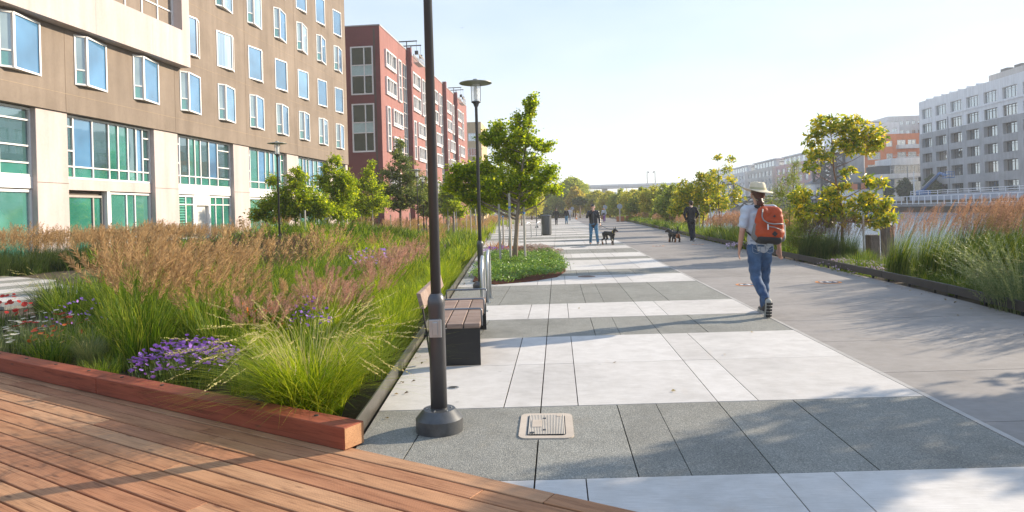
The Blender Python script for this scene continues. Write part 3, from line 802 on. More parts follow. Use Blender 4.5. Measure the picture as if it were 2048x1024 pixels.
def ribbons(base, az, h, reach, droop, width, seg=3, twist=None):
    """blades as tapering ribbons. base (n,3), az, h, reach, droop, width (n,) -> V, T"""
    n = len(base); t = np.linspace(0, 1, seg + 1)
    dx, dy = np.cos(az), np.sin(az)
    tw = az + math.pi / 2 if twist is None else twist
    px, py = np.cos(tw), np.sin(tw)
    out = reach[:, None] * t[None, :] ** 1.8
    up = h[:, None] * (t[None, :] - droop[:, None] * t[None, :] ** 3)
    P = np.stack([base[:, 0:1] + dx[:, None] * out, base[:, 1:2] + dy[:, None] * out, base[:, 2:3] + up], -1)      # n,seg+1,3
    w = width[:, None] * (1 - t[None, :] ** 1.6) * 0.5
    off = np.stack([px[:, None] * w, py[:, None] * w, np.zeros_like(w)], -1)
    L, Rr = P - off, P + off
    V = np.empty((n, 2 * seg + 1, 3)); V[:, 0:2*seg:2] = L[:, :seg]; V[:, 1:2*seg:2] = Rr[:, :seg]; V[:, 2*seg] = P[:, seg]
    T = []
    for k in range(seg - 1):
        a = 2 * k; T += [(a, a+1, a+3), (a, a+3, a+2)]
    T.append((2*seg-2, 2*seg-1, 2*seg))
    T = np.array(T); F = (T[None] + (np.arange(n) * (2*seg+1))[:, None, None]).reshape(-1, 3)
    return V.reshape(-1, 3), F, P

def cat(parts):
    Vs, Fs, Ms = [], [], []; o = 0
    for V, F, m in parts:
        Vs.append(V); Fs.append(F + o); Ms.append(np.full(len(F), m) if np.isscalar(m) else m); o += len(V)
    return np.concatenate(Vs), np.concatenate(Fs), np.concatenate(Ms)

def clump(r, nb, bh, reach, droop, bw, ns=0, sh=1.3, plume=0.3, pk=26, pw=0.012, pl=0.035, slean=0.25, spike=False, seg=3, stem_w=0.004, rr=None):
    """one grass plant: nb blades, ns flowering stems. materials 0 blade, 1 plume"""
    g = rr or rng
    def disc(n, rad):
        a = g.uniform(0, 2*math.pi, n); q = rad * np.sqrt(g.uniform(0, 1, n)); return np.stack([q*np.cos(a), q*np.sin(a), np.zeros(n)], -1), a
    b, a = disc(nb, r); az = a + g.normal(0, 0.7, nb)
    h = bh * g.uniform(0.55, 1.1, nb); rc = reach * g.uniform(0.2, 1.15, nb) * (0.5 + np.hypot(b[:,0], b[:,1]) / max(r, 1e-3) * 0.6)
    V, F, _ = ribbons(b, az, h, rc, droop * g.uniform(0.3, 1.2, nb), bw * g.uniform(0.6, 1.2, nb), seg)
    parts = [(V, F, 0)]
    if ns:
        b, a = disc(ns, r * 0.75); az = a + g.normal(0, 0.5, ns)
        h = sh * g.uniform(0.78, 1.06, ns); rc = slean * sh * g.uniform(0.2, 1.1, ns)
        dr = (0.05 if not spike else 0.45) * g.uniform(0.4, 1.4, ns)
        sg = 3 if not spike else 5
        V, F, P = ribbons(b, az, h, rc, dr, np.full(ns, stem_w), sg); parts.append((V, F, 0 if not spike else 1))
        if spike: plume = plume * 1.0
        # plume: short fibres set round the upper part of each stem
        tip = P[:, -1]; pre = P[:, -2]; d = tip - pre; d /= np.linalg.norm(d, axis=1)[:, None] + 1e-9
        n = ns * pk; idx = np.repeat(np.arange(ns), pk); u = np.tile(np.linspace(0, 1, pk), ns) + g.uniform(-0.03, 0.03, n)
        plen = plume * g.uniform(0.75, 1.15, ns)[idx]
        c = tip[idx] - d[idx] * (plen * (1 - u))[:, None]
        if spike:     # narrow seed spike hugging the bent stem
            seglen = np.linalg.norm(tip - pre, axis=1)[idx]
            c = tip[idx] + (pre - tip)[idx] * ((1 - u) * np.minimum(plen / np.maximum(seglen, 1e-3), 1.0))[:, None]
        th = g.uniform(0, 2*math.pi, n)
        ref = np.stack([np.cos(th), np.sin(th), g.uniform(-0.3, 0.3, n)], -1)
        side = np.cross(d[idx], ref); side /= np.linalg.norm(side, axis=1)[:, None] + 1e-9
        prof = np.sin(np.clip(u * 0.9 + 0.08, 0, 1) * math.pi) ** 0.8
        ln = pl * (0.35 + prof) * g.uniform(0.5, 1.3, n)
        fd = side * (0.55 if not spike else 0.3) + d[idx] * 0.8; e = c + fd * ln[:, None]
        wv = np.cross(fd, ref); wv /= np.linalg.norm(wv, axis=1)[:, None] + 1e-9; wv *= (pw * g.uniform(0.5, 1.2, n))[:, None] * 0.5
        m = (c + e) / 2
        V = np.stack([c, m + wv, e, m - wv], 1).reshape(-1, 3); k = np.arange(n)[:, None] * 4
        F = np.concatenate([k + np.array([[0, 1, 2]]), k + np.array([[0, 2, 3]])], 0); parts.append((V, F, 1))
    return cat(parts)

def place(cl, x, y, sc=1.0, rz=None, wind=0.5, z=0.0, zs=1.0):
    V, F, m = cl; a = rng.uniform(0, 2*math.pi) if rz is None else rz
    W = V * np.array([sc, sc, sc * zs]); c, s = math.cos(a), math.sin(a)
    W = np.stack([W[:, 0]*c - W[:, 1]*s, W[:, 0]*s + W[:, 1]*c, W[:, 2]], -1)
    hh = np.maximum(W[:, 2], 0) ** 1.6
    W[:, 0] += hh * WIND[0] * wind; W[:, 1] += hh * WIND[1] * wind
    W += np.array([x, y, z]); return (W, F, m)

def mass(name, plants, mats, label=None, cat_=None, kind='stuff', group=None):
    V, F, m = cat(plants); o0 = V[:, :2].mean(0); o0 = np.array([o0[0], o0[1], 0.0])
    me = np_mesh(name, V - o0, F, mats, m)
    return tag(link(name, me, None, tuple(o0)), label, cat_, group, kind)

# palettes
M_green = leafmat('grass_green', [(0.03, 0.07, 0.008), (0.08, 0.165, 0.014), (0.155, 0.26, 0.02), (0.26, 0.35, 0.035), (0.40, 0.40, 0.08)], 0.5)
M_reed = leafmat('reed_blade', [(0.025, 0.06, 0.008), (0.06, 0.125, 0.012), (0.11, 0.19, 0.018), (0.19, 0.26, 0.03), (0.30, 0.31, 0.06)], 0.45)
M_lime = leafmat('grass_lime', [(0.098, 0.196, 0.010), (0.216, 0.323, 0.013), (0.372, 0.451, 0.024), (0.568, 0.588, 0.072)], 0.55)
M_deep = leafmat('grass_deep', [(0.02, 0.05, 0.012), (0.045, 0.09, 0.018), (0.075, 0.12, 0.025), (0.12, 0.15, 0.04)], 0.35)
M_tanp = leafmat('plume_tan', [(0.224, 0.140, 0.068), (0.400, 0.265, 0.137), (0.576, 0.413, 0.236), (0.320, 0.203, 0.099)], 0.5, 0.7, 0.1, (1.1, 1.0, 0.85))
M_pink = leafmat('plume_rose', [(0.221, 0.118, 0.092), (0.391, 0.227, 0.176), (0.561, 0.378, 0.302), (0.323, 0.176, 0.134)], 0.5, 0.7, 0.1, (1.1, 0.95, 0.85))
M_rust = leafmat('plume_rust', [(0.22, 0.13, 0.09), (0.35, 0.215, 0.15), (0.50, 0.33, 0.23), (0.28, 0.17, 0.12)], 0.45, 0.7, 0.1, (1.1, 0.95, 0.8))
M_gold = leafmat('plume_gold', [(0.279, 0.160, 0.078), (0.410, 0.256, 0.133), (0.541, 0.368, 0.211), (0.344, 0.208, 0.109)], 0.5, 0.7, 0.1, (1.1, 1.0, 0.85))
M_smoke = leafmat('plume_smoke', [(0.096, 0.064, 0.048), (0.152, 0.100, 0.076), (0.200, 0.136, 0.104)], 0.4, 0.7, 0.1, (1.1, 1.0, 0.9))
M_straw = leafmat('seed_straw', [(0.46, 0.42, 0.17), (0.60, 0.54, 0.26), (0.40, 0.40, 0.12)], 0.4, 0.6, 0.15, (1.1, 1.0, 0.8))
M_sage = leafmat('sage_green', [(0.10, 0.15, 0.07), (0.18, 0.24, 0.12), (0.26, 0.31, 0.16), (0.34, 0.36, 0.19)], 0.4)

reed = [clump(0.24, 400, 0.96, 0.52, 0.32, 0.0115, 44, 1.24, 0.27, 64, 0.0075, 0.062, 0.42, seg=4) for _ in range(4)]
reed_far = [clump(0.28, 190, 0.84, 0.46, 0.30, 0.014, 34, 1.22, 0.34, 24, 0.017, 0.06, 0.38, stem_w=0.008) for _ in range(4)]
reed_vfar = [clump(0.30, 46, 0.80, 0.42, 0.30, 0.028, 22, 1.2, 0.38, 12, 0.03, 0.08, 0.25, stem_w=0.014) for _ in range(3)]
fount = [clump(0.15, 900, 0.62, 0.62, 0.45, 0.0034, 0, seg=4) for _ in range(2)]
mound = [clump(0.2, 300, 0.48, 0.42, 0.42, 0.009, 0) for _ in range(3)]
mound_far = [clump(0.26, 110, 0.5, 0.42, 0.40, 0.02, 0) for _ in range(3)]

def flower_plant(n_st, r, h, petals, size, leafn=160, leafh=0.25, flat=False):
    """bushy perennial: leaves (0) and flower heads (1)"""
    parts = []
    a = rng.uniform(0, 2*math.pi, leafn); q = r * np.sqrt(rng.uniform(0, 1, leafn))
    b = np.stack([q*np.cos(a), q*np.sin(a), rng.uniform(0, leafh*0.5, leafn)], -1)
    V, F, _ = ribbons(b, a + rng.normal(0, 1, leafn), leafh*rng.uniform(0.4, 1, leafn), 0.10*rng.uniform(0.3, 1.2, leafn), np.full(leafn, 0.3), np.full(leafn, 0.011), 2)
    parts.append((V, F, 0))
    a = rng.uniform(0, 2*math.pi, n_st); q = r * 0.55 * np.sqrt(rng.uniform(0, 1, n_st)); rr_ = q / (r*0.55)
    b = np.stack([q*np.cos(a), q*np.sin(a), np.zeros(n_st)], -1)
    hh = h * rng.uniform(0.7, 1.05, n_st) * (1 - 0.35 * rr_ ** 2)
    V, F, P = ribbons(b, a, hh, r * 0.5 * rr_, np.full(n_st, 0.03), np.full(n_st, 0.005), 2); parts.append((V, F, 0))
    tip = P[:, -1]; k = petals; n = n_st * k; idx = np.repeat(np.arange(n_st), k)
    th = np.tile(np.arange(k) * 2*math.pi / k, n_st) + rng.uniform(0, 6, n_st)[idx]
    up = np.zeros(n) + (0.0 if flat else 0.35)
    nrm = rng.normal(0, 0.35, (n_st, 3)) + np.array([0, -0.5, 0.8]); nrm /= np.linalg.norm(nrm, axis=1)[:, None]
    if flat: nrm = rng.normal(0, 0.12, (n_st, 3)) + np.array([0, 0, 1.0])
    ex = np.cross(nrm, np.array([1.0, 0.2, 0.1])); ex /= np.linalg.norm(ex, axis=1)[:, None]; ey = np.cross(nrm, ex)
    sz = size * rng.uniform(0.7, 1.25, n_st)[idx]
    d = ex[idx]*np.cos(th)[:, None] + ey[idx]*np.sin(th)[:, None]; s = -ex[idx]*np.sin(th)[:, None] + ey[idx]*np.cos(th)[:, None]
    c = tip[idx]; e = c + d * sz[:, None] + nrm[idx] * (0.15 * sz)[:, None]; m_ = c + d * (sz * 0.6)[:, None]
    w = s * (sz * (0.42 if k > 6 else 0.6))[:, None]
    V = np.stack([c, m_ + w, e, m_ - w], 1).reshape(-1, 3); kk = np.arange(n)[:, None] * 4
    F = np.concatenate([kk + np.array([[0, 1, 2]]), kk + np.array([[0, 2, 3]])], 0); parts.append((V, F, 1))
    return cat(parts)

def petal(name, cols): return leafmat(name, cols, 0.35, 0.6, 0.2, (1.05, 1.0, 1.05))
M_purple = petal('aster_purple', [(0.34, 0.15, 0.60), (0.46, 0.24, 0.72), (0.58, 0.37, 0.78)])
M_whitef = petal('yarrow_white', [(0.62, 0.60, 0.48), (0.75, 0.72, 0.6)])
M_redf = petal('yarrow_red', [(0.45, 0.03, 0.03), (0.58, 0.06, 0.04)])
M_orangef = petal('flower_orange', [(0.62, 0.12, 0.03), (0.72, 0.22, 0.06)])
M_lilac = petal('daisy_lilac', [(0.48, 0.36, 0.55), (0.62, 0.50, 0.66), (0.70, 0.60, 0.70)])

def plant(name, label, cat_, cl, x, y, sc, mats, wind=0.4, zs=1.0, group=None):
    """one plant as a thing with foliage and flowers as parts"""
    V, F, m = place(cl, 0, 0, sc, None, wind, 0, zs)
    t = thing(name, label, cat_, (x, y, -0.06), 0, group)
    for k, nm in ((0, 'foliage'), (1, 'flower_heads')):
        sel = m == k
        if not sel.any(): continue
        used = np.unique(F[sel]); mp = np.full(len(V), -1); mp[used] = np.arange(len(used))
        o = link(nm, np_mesh(nm, V[used], mp[F[sel]], [mats[k]]), t); o['kind'] = 'stuff'
    return t

# ---------------------------------------------------------------- left bed, front to back
fspike = clump(0.19, 2100, 0.68, 0.74, 0.46, 0.0066, 150, 1.0, 0.18, 26, 0.0062, 0.014, 0.68, spike=True, seg=5, stem_w=0.0042)
plant('fountain_grass', 'bright yellow-green fountain grass spilling over the corner of the timber kerb and steel edging', 'grass', fspike, -2.0, 5.28, 1.32, [M_lime, M_straw], -0.15, 0.95)
f2 = clump(0.16, 900, 0.6, 0.6, 0.42, 0.004, 30, 0.85, 0.15, 20, 0.006, 0.014, 0.8, spike=True, seg=4)
plant('fountain_grass', 'dark green fountain grass with pale seed spikes beside the garden path, left', 'grass', f2, -8.9, 11.4, 1.45, [M_deep, M_straw], 0.1)
plant('fountain_grass', 'green fountain grass with straw spikes just left of the purple asters', 'grass', f2, -5.3, 7.35, 0.75, [M_sage, M_straw], 0.1)
plant('aster', 'mound of small purple asters just behind the timber kerb', 'flowers', flower_plant(420, 0.46, 0.5, 9, 0.019, 600, 0.36), -3.50, 6.16, 1.0, [M_deep, M_purple], 0.05)
plant('aster', 'tall purple asters rising behind the yellow-green fountain grass', 'flowers', flower_plant(70, 0.25, 0.75, 9, 0.018, 200, 0.5), -2.75, 7.3, 1.0, [M_green, M_purple], 0.05)
plant('aster', 'thin purple asters behind the white yarrow at the left', 'flowers', flower_plant(60, 0.4, 0.62, 9, 0.019, 160, 0.4), -6.15, 8.4, 1.0, [M_green, M_purple], 0.05)
plant('aster', 'small purple asters among the rose plumes left of the lamp post', 'flowers', flower_plant(70, 0.5, 1.0, 9, 0.03, 160, 0.6), -4.0, 14.2, 1.0, [M_green, M_purple], 0.05)
plant('yarrow', 'white flat-topped yarrow beside the timber kerb at the left edge', 'flowers', flower_plant(46, 0.55, 0.46, 10, 0.034, 420, 0.38, True), -6.75, 7.65, 1.0, [M_sage, M_whitef], 0.05)
plant('yarrow', 'second patch of white yarrow mixed with red heads, further back', 'flowers', flower_plant(26, 0.4, 0.52, 10, 0.034, 220, 0.42, True), -6.75, 8.5, 1.0, [M_sage, M_whitef], 0.05)
plant('yarrow', 'red yarrow among the white heads at the left edge', 'flowers', flower_plant(20, 0.42, 0.52, 10, 0.036, 160, 0.42, True), -6.35, 8.2, 1.0, [M_sage, M_redf], 0.05)
plant('yarrow', 'orange yarrow in front of the purple asters at the left', 'flowers', flower_plant(24, 0.34, 0.46, 9, 0.026, 160, 0.36), -5.95, 7.75, 1.0, [M_sage, M_orangef], 0.05)
plant('yarrow', 'dark red flowers cut by the left frame edge below the garden path', 'flowers', flower_plant(60, 0.5, 0.62, 9, 0.036, 260, 0.4), -8.1, 9.3, 1.0, [M_deep, M_redf], 0.05)
plant('red_flower', 'orange-red flowers among green blades in the middle of the bed', 'flowers', flower_plant(46, 0.28, 0.66, 8, 0.026, 120, 0.4), -3.6, 7.9, 1.0, [M_green, M_orangef], 0.05)

def scatter(n, poly, variants, sc=(0.85, 1.15), wind=0.5, mind=0.3, zs=1.0, z=-0.06):
    """plants spread over a polygon, no two closer than mind"""
    P = np.array(poly); lo, hi = P.min(0), P.max(0); got = []; out = []; tries = 0
    while len(got) < n and tries < n * 60:
        tries += 1; x, y = rng.uniform(lo[0], hi[0]), rng.uniform(lo[1], hi[1])
        ins = False; j = len(P) - 1
        for i in range(len(P)):
            if (P[i, 1] > y) != (P[j, 1] > y) and x < (P[j, 0]-P[i, 0])*(y-P[i, 1])/(P[j, 1]-P[i, 1]+1e-12)+P[i, 0]: ins = not ins
            j = i
        if not ins or any((x-a)**2+(y-b)**2 < mind*mind for a, b in got): continue
        got.append((x, y)); out.append(place(variants[rng.integers(len(variants))], x, y, rng.uniform(*sc), None, wind, z + (berm(x, y) if x < -3 else 0), zs))
    return out
# the big drift of tan feather grass behind the timber kerb
pl = []
for (x, y, s) in ((-4.5, 7.1, 0.95), (-5.1, 7.75, 1.06), (-3.8, 7.35, 0.82), (-4.35, 8.1, 1.0), (-5.75, 8.7, 1.12), (-4.95, 9.0, 1.02), (-6.6, 9.7, 1.1), (-5.5, 9.9, 1.0), (-3.3, 8.3, 0.72)):
    pl.append(place(reed[rng.integers(4)], x, y, s * 1.04, None, 0.55, -0.06, rng.uniform(0.9, 1.12)))
mass('feather_grass', pl, [M_green, M_tanp], 'drift of tan-plumed feather grass behind the timber kerb, nearest of the beds', 'grass')
pl = scatter(7, [(-8.2, 10.2), (-4.2, 9.6), (-3.6, 12.0), (-5.5, 15.5), (-9.0, 14.2)], reed_far, (0.9, 1.28), 0.6, 0.75)
mass('feather_grass', pl, [M_green, M_tanp], 'second drift of tan feather grass behind the front one', 'grass')
# rose plumed grass beside the steel edging
pl = []
for k in range(13):
    y = 7.0 + k * 0.82; pl.append(place(reed[k % 3] if k < 6 else reed_far[k % 4], edge_x(y) - rng.uniform(0.95, 1.7), y, rng.uniform(0.6, 0.86), None, 0.5, -0.06))
mass('rose_feather_grass', pl, [M_lime, M_pink], 'rose-plumed feather grass behind the bench and lamp post', 'grass')
pl = [place(mound[k % 3], edge_x(y) - rng.uniform(0.28, 0.62), y, rng.uniform(0.95, 1.25), None, 0.2, -0.06, 1.15) for k, y in enumerate(np.arange(5.9, 17, 0.36))]
pl += [place(mound_far[k % 3], edge_x(y) - rng.uniform(0.25, 0.8), y, rng.uniform(0.9, 1.25), None, 0.2, -0.06) for k, y in enumerate(np.arange(17, 36, 0.5))]
mass('lime_sedge', pl, [M_lime, M_tanp], 'strip of lime-green sedge along the steel edging behind the bench', 'grass')
# low green filling between
pl = scatter(60, [(-6.6, 7.4), (-2.2, 5.3), (-1.9, 9), (-3.2, 14), (-8.5, 13)], mound, (0.7, 1.1), 0.2, 0.3)
pl += scatter(46, [(-8, 9.6), (-2.8, 8.2), (-3.4, 15), (-9, 15)], mound, (1.3, 2.1), 0.25, 0.45, 1.15)
pl += scatter(190, [(-9, 13), (-2.6, 10), (-4, 40), (-17, 42), (-18.5, 26)], mound_far, (1.1, 1.75), 0.25, 0.6, 1.1)
mass('green_sedge', pl, [M_green, M_tanp], 'low green sedge filling the bed between the plumed grasses', 'grass')
pl = scatter(15, [(-6.8, 10.0), (-3.3, 8.6), (-3.6, 13.5), (-6.6, 15.5)], mound, (1.3, 1.9), 0.25, 0.7, 1.2)
mass('lime_tussocks', pl, [M_lime, M_tanp], 'bright lime tussocks between the tan drifts and the rose plumes', 'grass')
# darker smoke-brown tussocks in the middle distance
pl = scatter(16, [(-8.6, 13.6), (-5.6, 13.0), (-5.0, 17.5), (-8.5, 18.5)], reed_far, (0.7, 0.98), 0.6, 0.6)
mass('smoky_tussocks', pl, [M_green, M_smoke], 'smoke-brown plumed tussocks in the middle of the bed', 'grass')
pl = scatter(16, [(-8.9, 20.5), (-5.6, 19.0), (-5.4, 23.5), (-8.4, 24.0)], mound_far, (1.5, 1.9), 0.3, 0.6)
mass('bright_sedge', pl, [M_lime, M_tanp], 'patch of bright yellow-green sedge in the middle distance', 'grass')
pl = scatter(14, [(-11.5, 25), (-7.2, 24), (-6.8, 28.5), (-11.0, 30)], mound_far, (1.7, 2.2), 0.3, 0.8)
mass('green_mound_grass', pl, [M_green, M_tanp], 'big rounded mound of green grass below the small ginkgo trees', 'grass')
pl = scatter(46, [(-17.0, 24), (-9.5, 19), (-3.6, 17), (-3.6, 44), (-8, 60), (-15, 56)], reed_far, (0.6, 1.02), 0.5, 1.0)
mass('meadow_grass', pl, [M_lime, M_gold], 'wide meadow of russet feather grass under the young trees', 'grass')
pl = scatter(60, [(-16.5, 58), (-4.5, 42), (-5, 105), (-14.5, 105)], reed_vfar, (0.9, 1.15), 0.5, 1.2)
mass('meadow_grass', pl, [M_lime, M_gold], 'far end of the russet grass meadow towards the red building', 'grass')
# hedge-like grass along the brown building
pl = [place(reed_far[k % 4], -18.6 + (y - 20) * 0.045 + rng.uniform(-0.3, 0.5), y, rng.uniform(0.9, 1.15), None, 0.4, -0.06, 1.22) for k, y in enumerate(np.arange(17.5, 33, 0.42))]
pl += [place(reed_far[k % 4], -17.3 + (y - 20) * 0.045 + rng.uniform(-0.3, 0.5), y, rng.uniform(0.85, 1.1), None, 0.4, -0.06, 1.2) for k, y in enumerate(np.arange(19.4, 34, 0.5))]
mass('feather_grass', pl, [M_deep, M_tanp], 'tall tan feather grass along the foot of the brown building', 'grass')
pl = [place(mound_far[k % 3], -16.8 + rng.uniform(-0.8, 1.2) + (y - 20) * 0.02, y, rng.uniform(1.5, 2.0), None, 0.2, -0.06) for k, y in enumerate(np.arange(20.6, 34, 0.55))]
mass('dark_sedge', pl, [M_deep, M_tanp], 'dark green sedge in front of the tan grass along the brown building', 'grass')
plant('feather_grass_tuft', 'single tan feather grass tuft beside the white door of the brown building', 'grass', reed_far[1], -17.6, 37.6, 1.45, [M_green, M_tanp], 0.1)
# ---------------------------------------------------------------- ground cover bed round the ginkgo on the paving
GC = [(-1.35, 14.25), (-0.6, 14.75), (-0.05, 15.6), (0.16, 17.0), (0.10, 19.5), (-0.15, 22.5), (-0.65, 26.5), (-1.25, 29.8), (-2.3, 30.0), (-2.45, 26.0), (-2.3, 21.0), (-2.05, 17.0), (-1.9, 14.9)]
M_mulch = simple('red_bark_mulch', (0.13, 0.045, 0.028), 0.9, 0, 0.5, 40, 0.2, 0.9, 45)
gcb = MB().prism(GC, 0.002, 0.022); tag(gcb.build('mulch_bed', M_mulch), kind='structure')
def leaf_mass(pts, n_per, spread, size, up=0.5, hsp=0.05):
    n = len(pts) * n_per; c = np.repeat(pts, n_per, 0) + rng.normal(0, 1, (n, 3)) * np.array([spread, spread, hsp])
    return leaf_quads(c, size, up)
def leaf_quads(c, size, up=0.4, asp=0.62, fold=0.25):
    """leaves as folded diamonds at points c"""
    n = len(c); nrm = rng.normal(0, 1, (n, 3)); nrm[:, 2] = np.abs(nrm[:, 2]) + up; nrm /= np.linalg.norm(nrm, axis=1)[:, None]
    ref = rng.normal(0, 1, (n, 3)); ex = np.cross(nrm, ref); ex /= np.linalg.norm(ex, axis=1)[:, None] + 1e-9; ey = np.cross(nrm, ex)
    s = (size * rng.uniform(0.65, 1.25, n))[:, None]
    a = c - ex * s * 0.5; b = c + ex * s * 0.5; l = c + ex*s*0.08 + ey * s * 0.5 * asp + nrm * s * fold * 0.5; r = c + ex*s*0.08 - ey * s * 0.5 * asp + nrm * s * fold * 0.5
    V = np.stack([a, r, b, l], 1).reshape(-1, 3); k = np.arange(n)[:, None] * 4
    F = np.stack([k + np.array([[0, 1, 2]]), k + np.array([[0, 2, 3]])], 1).reshape(-1, 3)
    return V, F
M_gcov = leafmat('groundcover_leaf', [(0.07, 0.16, 0.03), (0.14, 0.27, 0.045), (0.22, 0.36, 0.06), (0.32, 0.44, 0.09)], 0.35, 0.35, 0.5)
def in_poly(x, y, P):
    ins = False; j = len(P) - 1
    for i in range(len(P)):
        if (P[i][1] > y) != (P[j][1] > y) and x < (P[j][0]-P[i][0])*(y-P[i][1])/(P[j][1]-P[i][1]+1e-12)+P[i][0]: ins = not ins
        j = i
    return ins
pts = []
while len(pts) < 1500:
    x, y = rng.uniform(-2.5, 0.3), rng.uniform(14.2, 23.5)
    cx, cy = -0.95, 18.3
    if in_poly(cx + (x - cx) * 0.985, cy + (y - cy) * 0.99, GC): pts.append((x, y, 0.06 + 0.13 * (0.5 + 0.5 * math.sin(x * 4.1) * math.cos(y * 2.3)) + rng.uniform(-0.02, 0.03)))
V, F = leaf_mass(np.array(pts), 17, 0.07, 0.055, 0.7, 0.035)
o = link('ground_cover', np_mesh('ground_cover', V, F, [M_gcov])); tag(o, 'glossy green ground cover round the foot of the staked ginkgo', 'ground cover', kind='stuff')
plant('lavender', 'purple flower spikes behind the ground cover beside the second lamp post', 'flowers', flower_plant(160, 0.62, 0.42, 6, 0.03, 200, 0.3), -2.15, 23.6, 1.0, [M_sage, M_purple], 0.05)
def tuft(name, label, x, y, r, h, mats, cl=None, zs=1.0): return plant(name, label, 'grass', cl or mound_far[1], x, y, r, mats, 0.1, zs)
M_amber = leafmat('amber_grass', [(0.30, 0.13, 0.04), (0.42, 0.20, 0.07), (0.50, 0.27, 0.11)], 0.45)
tuft('amber_grass', 'low amber grass tuft left of the ginkgo trunk', -1.75, 25.4, 1.0, 0.4, [M_amber, M_amber])
tuft('amber_grass', 'orange-brown grass tuft behind the purple flower spikes', -2.55, 27.5, 1.25, 0.5, [M_amber, M_amber])
tuft('amber_grass', 'small amber tuft right of the ginkgo trunk', -0.75, 24.6, 0.75, 0.3, [M_amber, M_amber])
M_blush = petal('sedum_blush', [(0.42, 0.26, 0.22), (0.55, 0.42, 0.34), (0.66, 0.58, 0.48)])
plant('sedum', 'blush and cream sedum at the right tip of the mulch bed', 'flowers', flower_plant(240, 0.62, 0.36, 9, 0.05, 200, 0.25, True), -0.42, 23.4, 1.0, [M_sage, M_blush], 0)
plant('sedum', 'blush sedum further back along the mulch bed', 'flowers', flower_plant(200, 0.6, 0.36, 9, 0.05, 160, 0.25, True), -0.95, 25.9, 1.0, [M_sage, M_blush], 0)

# ---------------------------------------------------------------- waterside planting on the right
wr = [clump(0.28, 560, 1.30, 0.36, 0.2, 0.011, 84, 1.7, 0.32, 46, 0.0085, 0.03, 0.2, seg=4, stem_w=0.0085) for _ in range(3)]
def kx(y, d): return kerb_x(y) + d
pl = [place(wr[k % 3], kx(y, d), y, s, None, 0.75, -0.08) for k, (y, d, s) in enumerate(((11.4, 0.95, 0.98), (10.6, 0.9, 0.95), (11.8, 1.2, 1.0), (12.6, 1.25, 0.95), (10.0, 2.0, 1.1), (11.5, 2.1, 1.0), (9.2, 2.2, 1.15), (12.2, 0.8, 0.95), (12.9, 1.0, 0.98), (12.0, 1.55, 1.03), (13.6, 0.85, 0.92), (11.0, 1.6, 1.05), (10.3, 1.3, 1.08), (9.6, 1.6, 1.12), (13.1, 1.6, 0.98), (10.9, 2.2, 1.05), (14.2, 0.55, 0.85)))]
mass('waterside_reed_grass', pl, [M_reed, M_rust], 'tall russet-plumed reed grass between the steel kerb and the water, at the right', 'grass')
pl = [place(wr[k % 3], kx(y, d), y, s, None, 0.6, -0.08) for k, (y, d, s) in enumerate(((18.6, 0.7, 0.72), (19.2, 0.45, 0.70), (19.0, 1.1, 0.75), (18.3, 1.2, 0.7), (19.8, 0.8, 0.7)))]
mass('waterside_reed_grass', pl, [M_deep, M_smoke], 'brown-tipped dark green grass mound below the magnolia tree', 'grass')
pl = [place(reed_far[k % 4], kx(y, rng.uniform(0.35, 1.7)), y, rng.uniform(0.98, 1.18), None, 0.7, -0.08) for k, y in enumerate(np.arange(22.6, 32.5, 0.27))]
mass('waterside_reed_grass', pl, [M_reed, M_rust], 'russet-plumed reed grass along the kerb between the two walkers', 'grass')
pl = [place(reed_vfar[k % 3], kx(y, rng.uniform(0.5, 1.6)), y, rng.uniform(0.85, 1.05), None, 0.7, -0.08) for k, y in enumerate(np.arange(33, 100, 0.7)) if int(y / 7) % 2 == 0]
mass('waterside_reed_grass', pl, [M_green, M_rust], 'russet grass patches along the far kerb', 'grass')
pl = [place(mound_far[k % 3], kx(y, rng.uniform(0.25, 0.9)), y, rng.uniform(1.1, 1.9), None, 0.3, -0.08) for k, y in enumerate(np.arange(21.6, 105, 0.55))]
mass('green_sedge', pl, [M_green, M_straw], 'green sedge mounds lining the waterside kerb', 'grass')
fr = clump(0.16, 700, 0.55, 0.6, 0.42, 0.0045, 26, 0.8, 0.14, 16, 0.008, 0.016, 0.8, spike=True, seg=4)
plant('fountain_grass', 'green fountain grass with straw spikes leaning over the steel kerb', 'grass', fr, kx(10.6, 0.42), 10.6, 1.0, [M_green, M_straw], 0.0)
plant('fountain_grass', 'smaller fountain grass clump in front of the tall reed grass', 'grass', fr, kx(11.7, 0.4), 11.7, 0.9, [M_green, M_straw], 0.0)
plant('fountain_grass', 'straw-tipped grass leaning in from the right frame edge behind the grey-green shrub', 'grass', clump(0.2, 500, 0.9, 0.5, 0.3, 0.006, 60, 1.15, 0.2, 24, 0.007, 0.018, 0.65, spike=True, seg=4), kx(9.5, 0.75), 9.5, 1.0, [M_green, M_straw], -0.4)
plant('fountain_grass', 'pale fountain grass beside the kerb in front of the man in black', 'grass', mound_far[0], kx(29.0, 0.4), 29.0, 1.5, [M_sage, M_straw], 0.1)
